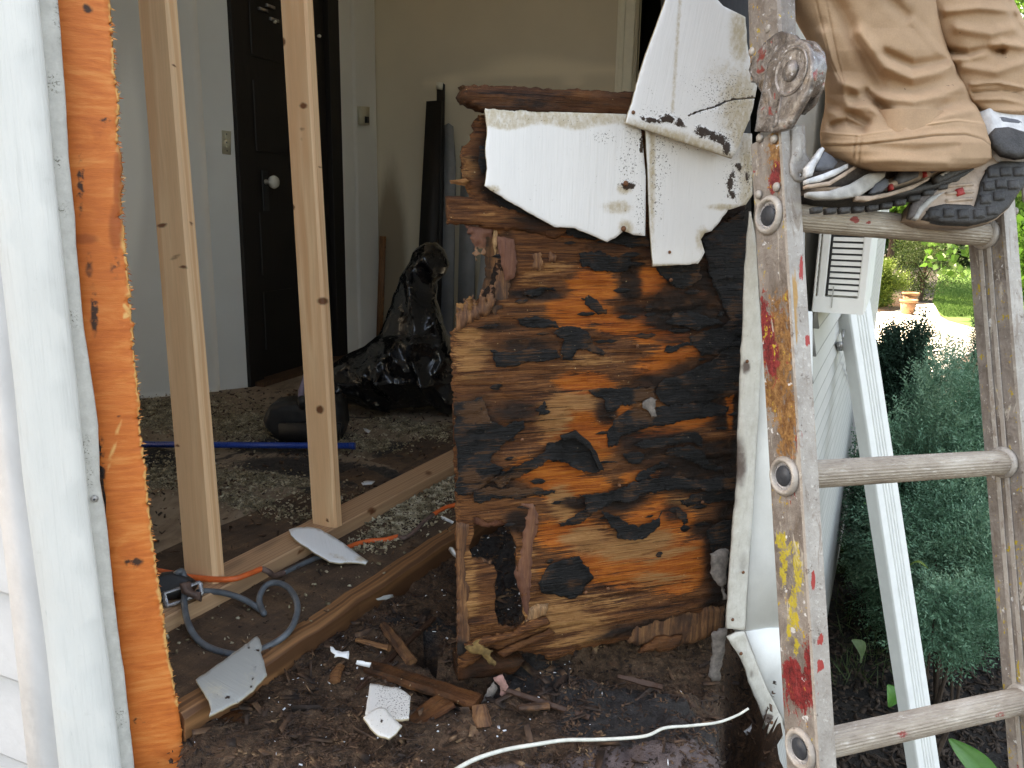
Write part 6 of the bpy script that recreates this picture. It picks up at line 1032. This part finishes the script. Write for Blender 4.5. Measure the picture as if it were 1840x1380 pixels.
# tilted hem: rows follow the real edge through the y range, the hem curve is added by a warp
hemA = lambda x: np.interp(x, [1470, 1500, 1545, 1600, 1650, 1700, 1745, 1782], [252, 278, 301, 308, 308, 304, 297, 284])
FA_ = [([(1556, 165), (1585, 195), (1612, 228)], 9, -.026), ([(1520, 150), (1570, 172), (1640, 180), (1700, 168), (1740, 150)], 12, .020), ([(1545, 60), (1590, 120), (1640, 140), (1690, 128), (1730, 110)], 12, .018), ([(1590, 95), (1640, 118), (1700, 108)], 9, -.014), ([(1640, 40), (1680, 80), (1712, 110)], 10, .012), ([(1500, 0), (1540, 70), (1570, 130), (1580, 150)], 14, -.012), ([(1480, 60), (1500, 130), (1520, 180)], 10, .012),
       ([(1600, 0), (1660, 60), (1700, 90)], 12, -.010), ([(1485, 186), (1530, 205), (1556, 220)], 9, -.016), ([(1490, 200), (1560, 190), (1600, 215)], 8, .010), ([(1620, 205), (1680, 212), (1760, 195)], 10, .010), ([(1640, 225), (1700, 190), (1755, 178)], 9, -.012), ([(1540, 292), (1600, 288), (1700, 292)], 8, .006), ([(1570, 262), (1640, 270), (1720, 262)], 7, -.004), ([(1495, 226), (1520, 218), (1550, 232)], 7, -.018)]
rowsA = [(-330, 1395, 1700, .99, .10), (-60, 1398, 1682, 1.0, .085), (0, 1410, 1682, 1.01, .082), (50, 1436, 1692, 1.02, .08), (90, 1460, 1704, 1.02, .078), (130, 1478, 1722, 1.03, .078), (170, 1483, 1744, 1.03, .078), (200, 1481, 1760, 1.015, .088), (225, 1475, 1772, 1.01, .092), (240, 1473, 1776, 1.005, .096), (256, 1474, 1782, 1.0, .098), (272, 1478, 1783, 1.0, .097), (284, 1496, 1783, 1.0, .096), (294, 1516, 1772, 1.0, .094), (302, 1538, 1752, 1.0, .092), (308, 1562, 1715, 1.0, .088)]
sb_ = lambda x, y, a, w=2.2: np.exp(-(polyd(x, y, a, False) / w) ** 2)
cfT = [(1474, 236), (1500, 240), (1545, 243), (1600, 234), (1660, 224), (1720, 216), (1775, 222)]; cfM = [(1474, 262), (1520, 262), (1560, 259), (1620, 252), (1680, 244), (1735, 242), (1765, 250), (1782, 262)]
seams = [[(1466, 0), (1478, 50), (1492, 110), (1510, 146)], [(1484, 0), (1494, 50), (1506, 110), (1516, 146)], [(1538, 240), (1536, 262), (1534, 300)], [(1548, 240), (1546, 262), (1544, 302)]]
FA_ += [(cfT, 2.0, .004), ([(x, y + 5) for x, y in cfT], 5, .003), (cfM, 2.0, -.0035), ([(x, y - 5) for x, y in cfM], 4, .002)] + [(s_, 1.6, -.0022) for s_ in seams]
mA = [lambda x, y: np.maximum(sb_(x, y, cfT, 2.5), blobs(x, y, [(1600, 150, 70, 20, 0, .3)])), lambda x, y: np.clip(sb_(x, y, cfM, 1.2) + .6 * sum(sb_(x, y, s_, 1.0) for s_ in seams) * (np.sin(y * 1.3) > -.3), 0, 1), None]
trs = thing('trousers', None, None, P(1640, 380, 1.0)); trs.parent = per; trs.location = (0, 0, 0)
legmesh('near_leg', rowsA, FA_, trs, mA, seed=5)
rowsB = [(-330, 1570, 1860, 1.06, .07), (-60, 1640, 1838, 1.065, .05), (0, 1655, 1822, 1.065, .058), (40, 1672, 1842, 1.065, .056), (80, 1690, 1856, 1.065, .054), (120, 1700, 1868, 1.065, .054), (160, 1715, 1876, 1.065, .054), (185, 1735, 1880, 1.065, .052), (200, 1760, 1880, 1.065, .058), (210, 1800, 1874, 1.065, .045)]
FB_ = [([(1705, 92), (1740, 98), (1775, 88), (1800, 92)], 7, -.018), ([(1712, 108), (1750, 100), (1800, 78), (1840, 84)], 8, .014), ([(1700, 20), (1760, 14), (1830, 20)], 7, .010), ([(1720, 50), (1780, 60), (1820, 50)], 10, .010), ([(1812, 0), (1826, 40), (1850, 70)], 6, -.008), ([(1745, 152), (1790, 148), (1840, 158)], 3, .006), ([(1748, 166), (1800, 162), (1850, 170)], 3, -.005), ([(1730, 120), (1790, 128), (1840, 112)], 9, .008), ([(1750, 180), (1800, 178), (1850, 188)], 4, .005)]
legmesh('far_leg', rowsB, FB_, trs, [None, lambda x, y: sb_(x, y, [(1748, 166), (1800, 162), (1850, 170)], 1.4), None], seed=9, nY=110)
# body above the frame: one continuous surface
def skin(name, pts, edges, rad, mat, par, sub=2):
    me = bpy.data.meshes.new(name); me.from_pydata([tuple(p - ORG[par.name]) for p in pts], edges, []); o = bpy.data.objects.new(name, me); COL.objects.link(o); o.parent = par; me.materials.append(MAT[mat])
    m_ = o.modifiers.new('s', 'SKIN'); 
    for i, r in enumerate(rad): me.skin_vertices[0].data[i].radius = (r, r) if not isinstance(r, tuple) else r
    me.skin_vertices[0].data[0].use_root = True; m_.use_smooth_shade = True; s_ = o.modifiers.new('d', 'SUBSURF'); s_.levels = sub; s_.render_levels = sub; return o
hipc = P(1600, -330, 1.06); hip = np.array([hipc[0], hipc[1], P(1600, -330, 1.06)[2] + .12]); rgt = nrm(LR); fw = -LW_ * 1.0
B = [hip, hip + Z3 * .22, hip + Z3 * .42 + fw * .02, hip + Z3 * .50 + fw * .03, hip + Z3 * .58 + fw * .04, hip + Z3 * .68 + fw * .05, hip - Z3 * .16 - rgt * .05, hip - Z3 * .16 + rgt * .09,
     hip + Z3 * .44 - rgt * .19, hip + Z3 * .20 - rgt * .24 + fw * .06, hip + Z3 * .10 - rgt * .10 + fw * .22, hip + Z3 * .44 + rgt * .19, hip + Z3 * .22 + rgt * .26 + fw * .06, hip + Z3 * .12 + rgt * .14 + fw * .24]
skin('body', B, [(0, 1), (1, 2), (2, 3), (3, 4), (4, 5), (0, 6), (0, 7), (2, 8), (8, 9), (9, 10), (2, 11), (11, 12), (12, 13)], [(.17, .13), (.15, .12), (.18, .12), .06, .085, .08, .11, .11, .06, .05, .035, .06, .05, .035], 'shirt', per)
# ---- shoes
def loft(name, st, mat, par, ww, nT=28, ex=2.6, z0=1.0, kz=.00035, x0=1450, jit=0.0, masks=None):
    V = []; th_ = np.linspace(0, 2 * np.pi, nT, endpoint=False)
    for (x, yb, yt, w) in st:
        zc = z0 + (x - x0) * kz; c_, s_ = np.cos(th_), np.sin(th_); a = np.sign(s_) * np.abs(s_) ** (2 / ex); b = np.sign(c_) * np.abs(c_) ** (2 / ex)
        z = zc - w * ww * b; y = (yb + yt) / 2 - (yt - yb) / 2 * -a; xx = x - (z - zc) * 0
        V.append(np.column_stack([(xx - CX) / FPX * zc * 1.0 + LWC[0] * -(z - zc), (y - CY) / FPX * zc + LWC[1] * -(z - zc), zc + LWC[2] * -(z - zc)]))
    V = np.concatenate(V); V = V + jit * (fbm(V[:, 0] * 90, V[:, 1] * 90, V[:, 2] * 90, s=3) - .5)[:, None]
    n = len(st); Fc = [(i * nT + j, i * nT + (j + 1) % nT, (i + 1) * nT + (j + 1) % nT, (i + 1) * nT + j) for i in range(n - 1) for j in range(nT)] + [tuple(range(nT))[::-1], tuple(range((n - 1) * nT, n * nT))]
    return mk(name, (V @ R3.T) + CAM, Fc, mat, par, smooth=True)
LWC = R3.T @ LW_
def stations(prof, n=60):
    p = np.array(prof, float); xs = np.linspace(p[0, 0], p[-1, 0], n); return [(x, *(np.interp(x, p[:, 0], p[:, i]) for i in (1, 2, 3))) for x in xs]
sh = thing('shoe', 'shoe lying along the rung, toe behind the ladder rail', None, P(1600, 380, 1.0)); sh.parent = per; sh.location = tuple(ORG[sh.name] - ORG[per.name])
KW = dict(z0=.965, kz=.00030)
loft('outsole', stations([(1432, 368, 356, .5), (1445, 376, 358, .8), (1500, 381, 362, 1), (1560, 377, 358, 1), (1600, 371, 346, .98), (1640, 360, 334, .94), (1690, 340, 314, .9), (1740, 314, 292, .9), (1770, 296, 280, .75), (1779, 288, 279, .4)]), 'rubber', sh, .047, jit=.002, **KW)
loft('midsole', stations([(1434, 360, 346, .5), (1450, 364, 350, .9), (1500, 366, 352, 1.04), (1545, 362, 344, 1.05), (1580, 356, 326, 1.04), (1620, 346, 306, 1.0), (1660, 332, 294, .97), (1700, 318, 284, .95), (1740, 300, 276, .94), (1766, 290, 273, .8), (1776, 284, 276, .5)]), 'midsole', sh, .0475, jit=.0015, **KW)
loft('upper', stations([(1437, 352, 336, .4), (1445, 356, 318, .75), (1470, 358, 292, .9), (1500, 358, 272, .92), (1540, 352, 266, .86), (1600, 330, 262, .7), (1680, 300, 258, .6), (1740, 284, 256, .6), (1772, 276, 258, .5)]), 'mesh', sh, .040, jit=.001, **KW)
SP_ = Plane((P(1600, 320, .965 + .045)) + LW_ * .0465, LW_, LR)
def patch(name, pts, off, mat, par=sh, th=.0025, bulge=.0015, pl=None, amp=.5): return sheet(name, pl or SP_, ragged(pts, amp, 5, 9), off, th + .004, mat, res=4, parent=par, disp=lambda x, y, uv, d: bulge * np.clip(d / 5, 0, 1))
patch('toe_overlay', [(1450, 322), (1462, 318), (1480, 312), (1510, 300), (1524, 293), (1524, 302), (1500, 316), (1475, 326), (1450, 330)], .000, 'shoewhite')
patch('tongue_panel', [(1466, 300), (1474, 282), (1482, 272), (1495, 280), (1506, 291), (1498, 302), (1480, 306), (1468, 305)], -.001, 'shoeblue'); patch('lace_guard', [(1450, 300), (1462, 286), (1478, 264), (1482, 268), (1474, 284), (1464, 302), (1460, 316), (1450, 318)], .0, 'shoewhite')
patch('side_piping', [(1450, 332), (1490, 326), (1520, 308), (1534, 299), (1540, 301), (1520, 316), (1492, 333), (1450, 338)], .001, 'midsole'); patch('side_overlay', [(1452, 345), (1490, 343), (1530, 330), (1560, 312), (1592, 308), (1590, 318), (1570, 336), (1545, 352), (1510, 357), (1470, 357), (1452, 352)], .0015, 'overlay')
patch('heel_pod', [(1566, 346), (1574, 330), (1590, 321), (1597, 322), (1596, 334), (1586, 344), (1570, 348)], .003, 'shoeblue'); patch('heel_pod', [(1612, 322), (1618, 308), (1640, 305), (1653, 303), (1650, 318), (1632, 326), (1618, 330)], .002, 'shoeblue')
patch('heel_pod', [(1668, 306), (1674, 302), (1706, 297), (1690, 306), (1676, 311)], .002, 'shoeblue'); patch('heel_pod', [(1680, 318), (1700, 306), (1735, 291), (1772, 285), (1774, 292), (1740, 306), (1700, 324), (1684, 330)], .0035, 'rubber')
patch('sole_ridge', [(1540, 352), (1566, 352), (1600, 345), (1640, 332), (1672, 318), (1668, 324), (1640, 340), (1600, 352), (1560, 361), (1540, 360)], .0035, 'midsole'); patch('heel_strip', [(1690, 313), (1720, 296), (1750, 286), (1774, 283), (1774, 286), (1750, 290), (1722, 300), (1694, 318)], .0045, 'overlay')
for q in [(1604, 336), (1664, 313)]: patch('red_insert', [(q[0] - 3, q[1] - 6), (q[0] + 1, q[1] - 5), (q[0] + 3, q[1] + 4), (q[0] - 1, q[1] + 5)], .004, 'redrub')
for k_ in range(12):
    x = 1470 + k_ * 25; yb = np.interp(x, [1470, 1500, 1560, 1600, 1640, 1690, 1740, 1770], [379, 381, 377, 371, 360, 340, 314, 298]); patch('lug', [(x - 9, yb - 7), (x + 9, yb - 8), (x + 8, yb + 2), (x - 8, yb + 3)], -.004, 'rubber', amp=.8)
sh2_ = thing('shoe', 'second shoe toe down on the rung showing its sole', None, P(1740, 400, 1.0)); sh2_.parent = per; sh2_.location = tuple(ORG[sh2_.name] - ORG[per.name])
Q = tp3(P(1700, 395, .985), P(1800, 380, 1.0), P(1790, 240, 1.02)); 
OL = [(1634, 390), (1642, 366), (1660, 345), (1700, 318), (1745, 286), (1768, 262), (1775, 240), (1790, 225), (1815, 216), (1850, 225), (1866, 260), (1858, 310), (1830, 345), (1812, 375), (1790, 394), (1750, 404), (1700, 402), (1660, 398)]
bul = lambda x, y, uv, d: .004 * np.clip(d / 8, 0, 1)
sheet('midsole', Q, ragged(OL, .8, 8, 4), 0, .02, 'midsole', res=6, parent=sh2_, disp=bul)
patch('forefoot_tread', [(1660, 392), (1672, 372), (1700, 366), (1744, 368), (1752, 372), (1758, 352), (1764, 325), (1778, 298), (1800, 290), (1850, 288), (1858, 310), (1832, 345), (1812, 374), (1790, 392), (1750, 402), (1700, 400)], .007, 'rubber', sh2_, .006, .002, Q)
for (x, y) in [(1680, 384), (1706, 382), (1732, 384), (1760, 384), (1784, 378), (1772, 358), (1796, 352), (1778, 334), (1800, 330), (1822, 332), (1786, 310), (1808, 308), (1832, 308)]: patch('tread_block', [(x - 10, y - 8), (x + 9, y - 9), (x + 10, y + 7), (x - 9, y + 8)], .0105, 'rubber', sh2_, .003, .001, Q, .6)
patch('red_insert', [(1718, 340), (1730, 336), (1735, 348), (1722, 352)], .0065, 'redrub', sh2_, .003, .001, Q)
for y in (330, 343, 356): patch('arch_rib', [(1700, y + 2), (1748, y - 2), (1750, y + 3), (1702, y + 7)], .006, 'midsole', sh2_, .003, .002, Q)
patch('toe_wrap', [(1634, 390), (1640, 366), (1656, 350), (1690, 338), (1668, 358), (1652, 378), (1644, 392)], .008, 'mesh', sh2_, .003, .002, Q); patch('toe_piping', [(1642, 392), (1652, 372), (1672, 354), (1698, 344), (1678, 360), (1658, 380), (1650, 394)], .010, 'overlay', sh2_, .002, .001, Q)
HQ = tp3(P(1790, 280, 1.0), P(1850, 280, 1.01), P(1810, 200, 1.03))
patch('heel_counter', [(1758, 202), (1780, 196), (1810, 198), (1850, 212), (1870, 240), (1870, 285), (1840, 288), (1800, 284), (1778, 262), (1766, 236)], .000, 'shoewhite', sh2_, .03, .012, HQ)
patch('heel_panel', [(1788, 212), (1800, 208), (1830, 214), (1850, 228), (1820, 224), (1800, 222)], .011, 'shoeblue', sh2_, .002, .002, HQ)
patch('heel_bumper', [(1780, 240), (1788, 230), (1812, 228), (1846, 238), (1862, 256), (1860, 278), (1830, 282), (1804, 276), (1788, 260)], .013, 'rubber', sh2_, .003, .003, HQ)
# ================================================================ GARDEN
flat('lawn', [(1676, 545), (1690, 565), (1702, 574), (1760, 590), (2600, 610), (3400, 445), (2200, 415), (1200, 394), (1650, 430), (1690, 480)], GZ + .006, 'lawn', kind='structure')
flat('path', [(1500, 556), (1600, 560), (1645, 548), (1678, 545), (1690, 568), (1704, 576), (1762, 592), (1830, 600), (1830, 625), (1760, 628), (1710, 650), (1735, 700), (1760, 760), (1660, 760), (1600, 640), (1560, 600), (1500, 600)], GZ + .012, 'path', kind='structure')
flat('mulch_bed', [(1500, 556), (1600, 560), (1645, 548), (1660, 520), (1560, 500), (1400, 520)], GZ + .018, 'mulch', kind='structure')
def gpt(px, py, h=GZ): return F(px, py, h)
# lawn tufts for relief
n = 16000; gx_, gy_ = RNG.uniform(1676, 1760, n), 440 + 130 * RNG.uniform(0, 1, n) ** .5; pp = np.array([F(a, b, GZ + .006) for a, b in zip(gx_, gy_)]); ok = inside(gx_, gy_, [(1676, 545), (1690, 565), (1702, 574), (1760, 590), (1760, 440), (1700, 440), (1690, 480)]); pp = pp[ok]; m = len(pp)
dz = unit(m) * .5 + [0, 0, 1]; dz /= np.linalg.norm(dz, axis=1)[:, None]; ws = np.cross(dz, unit(m)); ws /= np.linalg.norm(ws, axis=1)[:, None]; quads('lawn_grass', pp, dz, ws, .09, .006, 'lawn', kind='stuff')
def bush(name, label, cat, c, rx, ry, rz, nsp, L, Wd, mat, needle=True, group=None, trunk=None, per=9, droop=.0, seed=0, up=.5):
    c = np.array(c, float)
    if name in ('juniper_shrub', 'yew_shrub', 'golden_shrub', 'olive_shrub') and np.linalg.norm(c[:2]) > 3.85: tp_ = c[2] + rz * 1.05; nsp = int(nsp * min(2.2, (tp_ - GZ) / (2 * rz))); rz = (tp_ - GZ) / 2; c[2] = (tp_ + GZ) / 2
    base = np.array([c[0], c[1], GZ]); t = thing(name, label, cat, base, group)
    k = max(5, int(9)); cl = c + unit(k * 3) * RNG.uniform(.35, .95, (k * 3, 1)) * [rx, ry, rz]; cl[:, 2] = np.maximum(cl[:, 2], GZ + .05)
    ci = RNG.integers(0, len(cl), nsp); o_ = unit(nsp) * RNG.uniform(.2, 1.0, (nsp, 1)) ** .6 * [rx * .42, ry * .42, rz * .42]; p = cl[ci] + o_; p[:, 2] = np.maximum(p[:, 2], GZ + .02)
    d = (p - c) / [rx, ry, rz] * .8 + unit(nsp) * .6 + [0, 0, up]; d /= np.linalg.norm(d, axis=1)[:, None]
    if needle:                                                                # feathery sprays: a stem line with short blades either side
        tt = np.linspace(0, 1, per); P_ = p[:, None] + d[:, None] * (tt[None, :, None] * L * 3.2); s_ = np.cross(d, unit(nsp)); s_ /= np.linalg.norm(s_, axis=1)[:, None]
        sg = np.where(np.arange(per) % 2, 1, -1)[None, :, None]; bd_ = d[:, None] * .8 + s_[:, None] * sg * .8 + RNG.normal(0, .18, (nsp, per, 3)); bd_ /= np.linalg.norm(bd_, axis=2)[..., None]
        cs = P_.reshape(-1, 3); ds = bd_.reshape(-1, 3); LL = np.tile(L * (1.15 - .5 * tt), nsp)
    else: cs, ds = p, d; LL = L * RNG.uniform(.6, 1.15, nsp)
    ws = np.cross(ds, unit(len(cs))); ws /= np.linalg.norm(ws, axis=1)[:, None]
    quads('foliage', cs, ds, ws, LL, Wd, mat, parent=t, kind='stuff', bend=.0 if needle else .08)
    if trunk:
        tube('trunk', [base - Z3 * .05, base + (c - base) * .5 + [.03, 0, 0], c], trunk, 'bark', t, taper=lambda q: 1.1 - .6 * q)
    for j in range(7 if trunk else 6):
        e_ = cl[j % len(cl)]; tube('branch', [base + Z3 * .02 if not trunk else base + (c - base) * (.35 + .08 * j), (base + e_) / 2 + unit(1)[0] * .05 if not trunk else (c + e_) / 2, e_], max(.006, (trunk or .02) * .45), 'bark', t, k=4, n=6, taper=lambda q: 1.1 - .8 * q)
    return t
G1 = 'blue green junipers beside the side wall'
def jc(px, py, z): return P(px, py, z)
bush('juniper_shrub', 'blue green juniper filling the space left of the right ladder rail', 'shrub', jc(1665, 770, 4.3), .42, .45, .34, 3000, .030, .0038, 'juniper', group=G1, up=.35)
bush('juniper_shrub', 'juniper lower down, just above the second visible rung', 'shrub', jc(1700, 850, 3.9), .36, .40, .26, 2200, .028, .0036, 'juniper', group=G1, up=.2)
bush('juniper_shrub', 'blue green juniper rising behind the right ladder rail', 'shrub', jc(1775, 745, 4.6), .30, .40, .30, 2200, .030, .0038, 'juniper', group=G1, up=.6)
bush('juniper_shrub', 'dim juniper under the second rung beside the right rail', 'shrub', jc(1720, 1010, 3.5), .34, .34, .28, 2600, .026, .0034, 'juniper', group=G1, up=.1)
bush('juniper_shrub', 'low juniper sprig in the shade near the right rail', 'shrub', jc(1702, 1120, 3.0), .16, .14, .14, 900, .024, .0032, 'juniper', group=G1, up=.1)
bush('juniper_shrub', 'juniper at the right picture edge', 'shrub', jc(1900, 760, 4.2), .34, .4, .6, 1800, .03, .0038, 'juniper', group=G1, up=.4)
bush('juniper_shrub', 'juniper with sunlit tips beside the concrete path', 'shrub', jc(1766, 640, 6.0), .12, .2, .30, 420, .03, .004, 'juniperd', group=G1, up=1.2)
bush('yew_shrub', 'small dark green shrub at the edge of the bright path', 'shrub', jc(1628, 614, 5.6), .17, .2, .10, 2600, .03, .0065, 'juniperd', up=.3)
bush('golden_shrub', 'yellow green feathery shrub beside the terracotta pots', 'shrub', jc(1578, 512, 19.5), .46, .4, .44, 2600, .08, .013, 'yellowgreen', up=.8, per=7)
bush('olive_shrub', 'tall olive green shrub behind the terracotta pots', 'shrub', jc(1662, 472, 21.0), .85, .8, .95, 6000, .065, .018, 'conifer', needle=False, trunk=.05)
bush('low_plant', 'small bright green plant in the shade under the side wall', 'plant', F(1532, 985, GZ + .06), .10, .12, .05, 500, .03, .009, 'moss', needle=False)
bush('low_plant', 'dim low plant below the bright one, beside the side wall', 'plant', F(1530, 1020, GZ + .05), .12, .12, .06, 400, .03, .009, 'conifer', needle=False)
for k_, (px_, py_, z_, s_, zz_, n_, mt, lab) in enumerate([(1610, 366, 24, 1.9, .9, 5200, 'maple', 'leafy green tree hanging over the shrubs behind the trousers'), (1868, 10, 11, 1.2, 1.1, 5200, 'maple', 'leafy tree top in the upper right corner behind the trousers'), (1750, 372, 44, 3.6, 2.6, 7000, 'maple', 'broad tree beyond the lawn at upper right'), (1540, 320, 50, 4.5, 4.0, 6000, 'conifer', 'dark green tree beyond the side wall corner'), (1880, 200, 16, 2.2, 3.0, 9000, 'maple', 'tall green tree behind the person'), (1960, 480, 14, 1.4, 1.3, 5000, 'maple', 'bushy green tree beyond the right ladder rail'), (2300, 250, 26, 4, 4, 6000, 'conifer', 'large tree far right beyond the lawn'), (1420, 200, 28, 4, 4, 5000, 'conifer', 'tall tree far behind the house')]):
    bush('leafy_tree', lab, 'tree', jc(px_, py_, z_), s_, s_, zz_, n_, .10 if z_ < 12 else .22, .042 if z_ < 12 else .08, mt, needle=False, trunk=.03 if z_ < 18 else .12, group='trees in the garden')
# sprawling hedge line far away so the lawn ends in green
for k_ in range(9):
    px_ = 1250 + k_ * 150; bush('hedge_tree', ['first', 'second', 'third', 'fourth', 'fifth', 'sixth', 'seventh', 'eighth', 'ninth'][k_] + ' tree from the left in the far row beyond the lawn', 'tree', jc(px_, 385 - 12 * (k_ % 3), 38), 4.2, 3, 3.4, 3500, .45, .17, 'conifer' if k_ % 2 else 'maple', needle=False, trunk=.2, group='far row of trees')
for (px_, py_, s_, z0, lab) in [(1630, 564, .185, 0, 'terracotta pot in front beside the path'), (1634, 550, .19, 0, 'darker pot just behind the front terracotta pot'), (1548, 558, .19, 0, 'pinkish pot half hidden by the downspout')]:
    b = F(px_, py_, GZ + .012); R_ = s_; t = thing('plant_pot', lab, 'pot', b)
    lathe('pot_body', [(R_ * .68, 0), (R_ * .72, .01), (R_ * .95, R_ * 1.5), (R_ * .9, R_ * 1.5), (R_ * .85, R_ * 1.3), (.001, R_ * 1.28)], b, Z3, 'terracotta', t, 28); lathe('pot_rim', [(R_ * .96, R_ * 1.48), (R_ * 1.06, R_ * 1.5), (R_ * 1.08, R_ * 1.78), (R_ * .95, R_ * 1.8), (R_ * .90, R_ * 1.5)], b, Z3, 'terracotta', t, 28)
# broad leaf, fallen leaves, shade grasses
def leaf(name, label, a, tip, w, mat, lift=.03):
    a, tip = np.array(a), np.array(tip); ax = nrm(tip - a); s_ = nrm(np.cross(ax, Z3)); u_ = np.cross(s_, ax); L = np.linalg.norm(tip - a); V, Fc = [], []; n, m_ = 22, 9
    for i in range(n):
        t_ = i / (n - 1); ww = w * math.sin(math.pi * min(1, t_ * .96 + .02)) ** .8 * (1 - .25 * t_)
        for j in range(m_): q = (j / (m_ - 1) - .5) * 2; V.append(a + ax * L * t_ + s_ * q * ww + u_ * (lift * math.sin(math.pi * t_) + .3 * ww * abs(q) + .0015 * math.sin(q * 14)))
    for i in range(n - 1):
        for j in range(m_ - 1): Fc.append((i * m_ + j, i * m_ + j + 1, (i + 1) * m_ + j + 1, (i + 1) * m_ + j))
    return setp(mk(name, V, Fc, mat, smooth=True), label, 'leaf')
leaf('broad_leaf', 'broad bright green leaf at the bottom right corner', P(1800, 1440, 1.9), P(1706, 1328, 2.05), .045, 'hosta', .01)
leaf('fallen_leaf', 'yellow fallen leaf beside the downspout', P(1633, 1018, 2.9), P(1668, 1022, 2.85), .014, 'yellowgreen', .02)
leaf('broad_leaf', 'dim green leaf under the second rung', P(1553, 905, 3.2), P(1570, 915, 3.15), .02, 'hosta', .01); leaf('broad_leaf', 'dark heart shaped leaf low behind the downspout', P(1600, 1270, 2.6), P(1595, 1230, 2.6), .05, 'hosta', .01); leaf('broad_leaf', 'dark leaf near the foot of the rail', P(1545, 1190, 2.7), P(1530, 1150, 2.7), .06, 'conifer', .01)
n = 420; a = RNG.uniform(1500, 1640, n), RNG.uniform(960, 1240, n); pp = np.array([F(x, y, GZ) for x, y in zip(*a)]); dz = unit(n) * .9 + [0, 0, .9]; dz /= np.linalg.norm(dz, axis=1)[:, None]; ws = np.cross(dz, unit(n)); ws /= np.linalg.norm(ws, axis=1)[:, None]; quads('shade_grass', pp, dz, ws, RNG.uniform(.06, .22, n), .0022, 'conifer', kind='stuff')
n = 3000; a = RNG.uniform(1480, 1860, n), RNG.uniform(820, 1400, n); pp = np.array([F(x, y, GZ + .004) for x, y in zip(*a)]); o = chips('mulch_chips', pp, RNG.uniform(.006, .02, n), 'bark', .3, 2.4, kind='stuff')
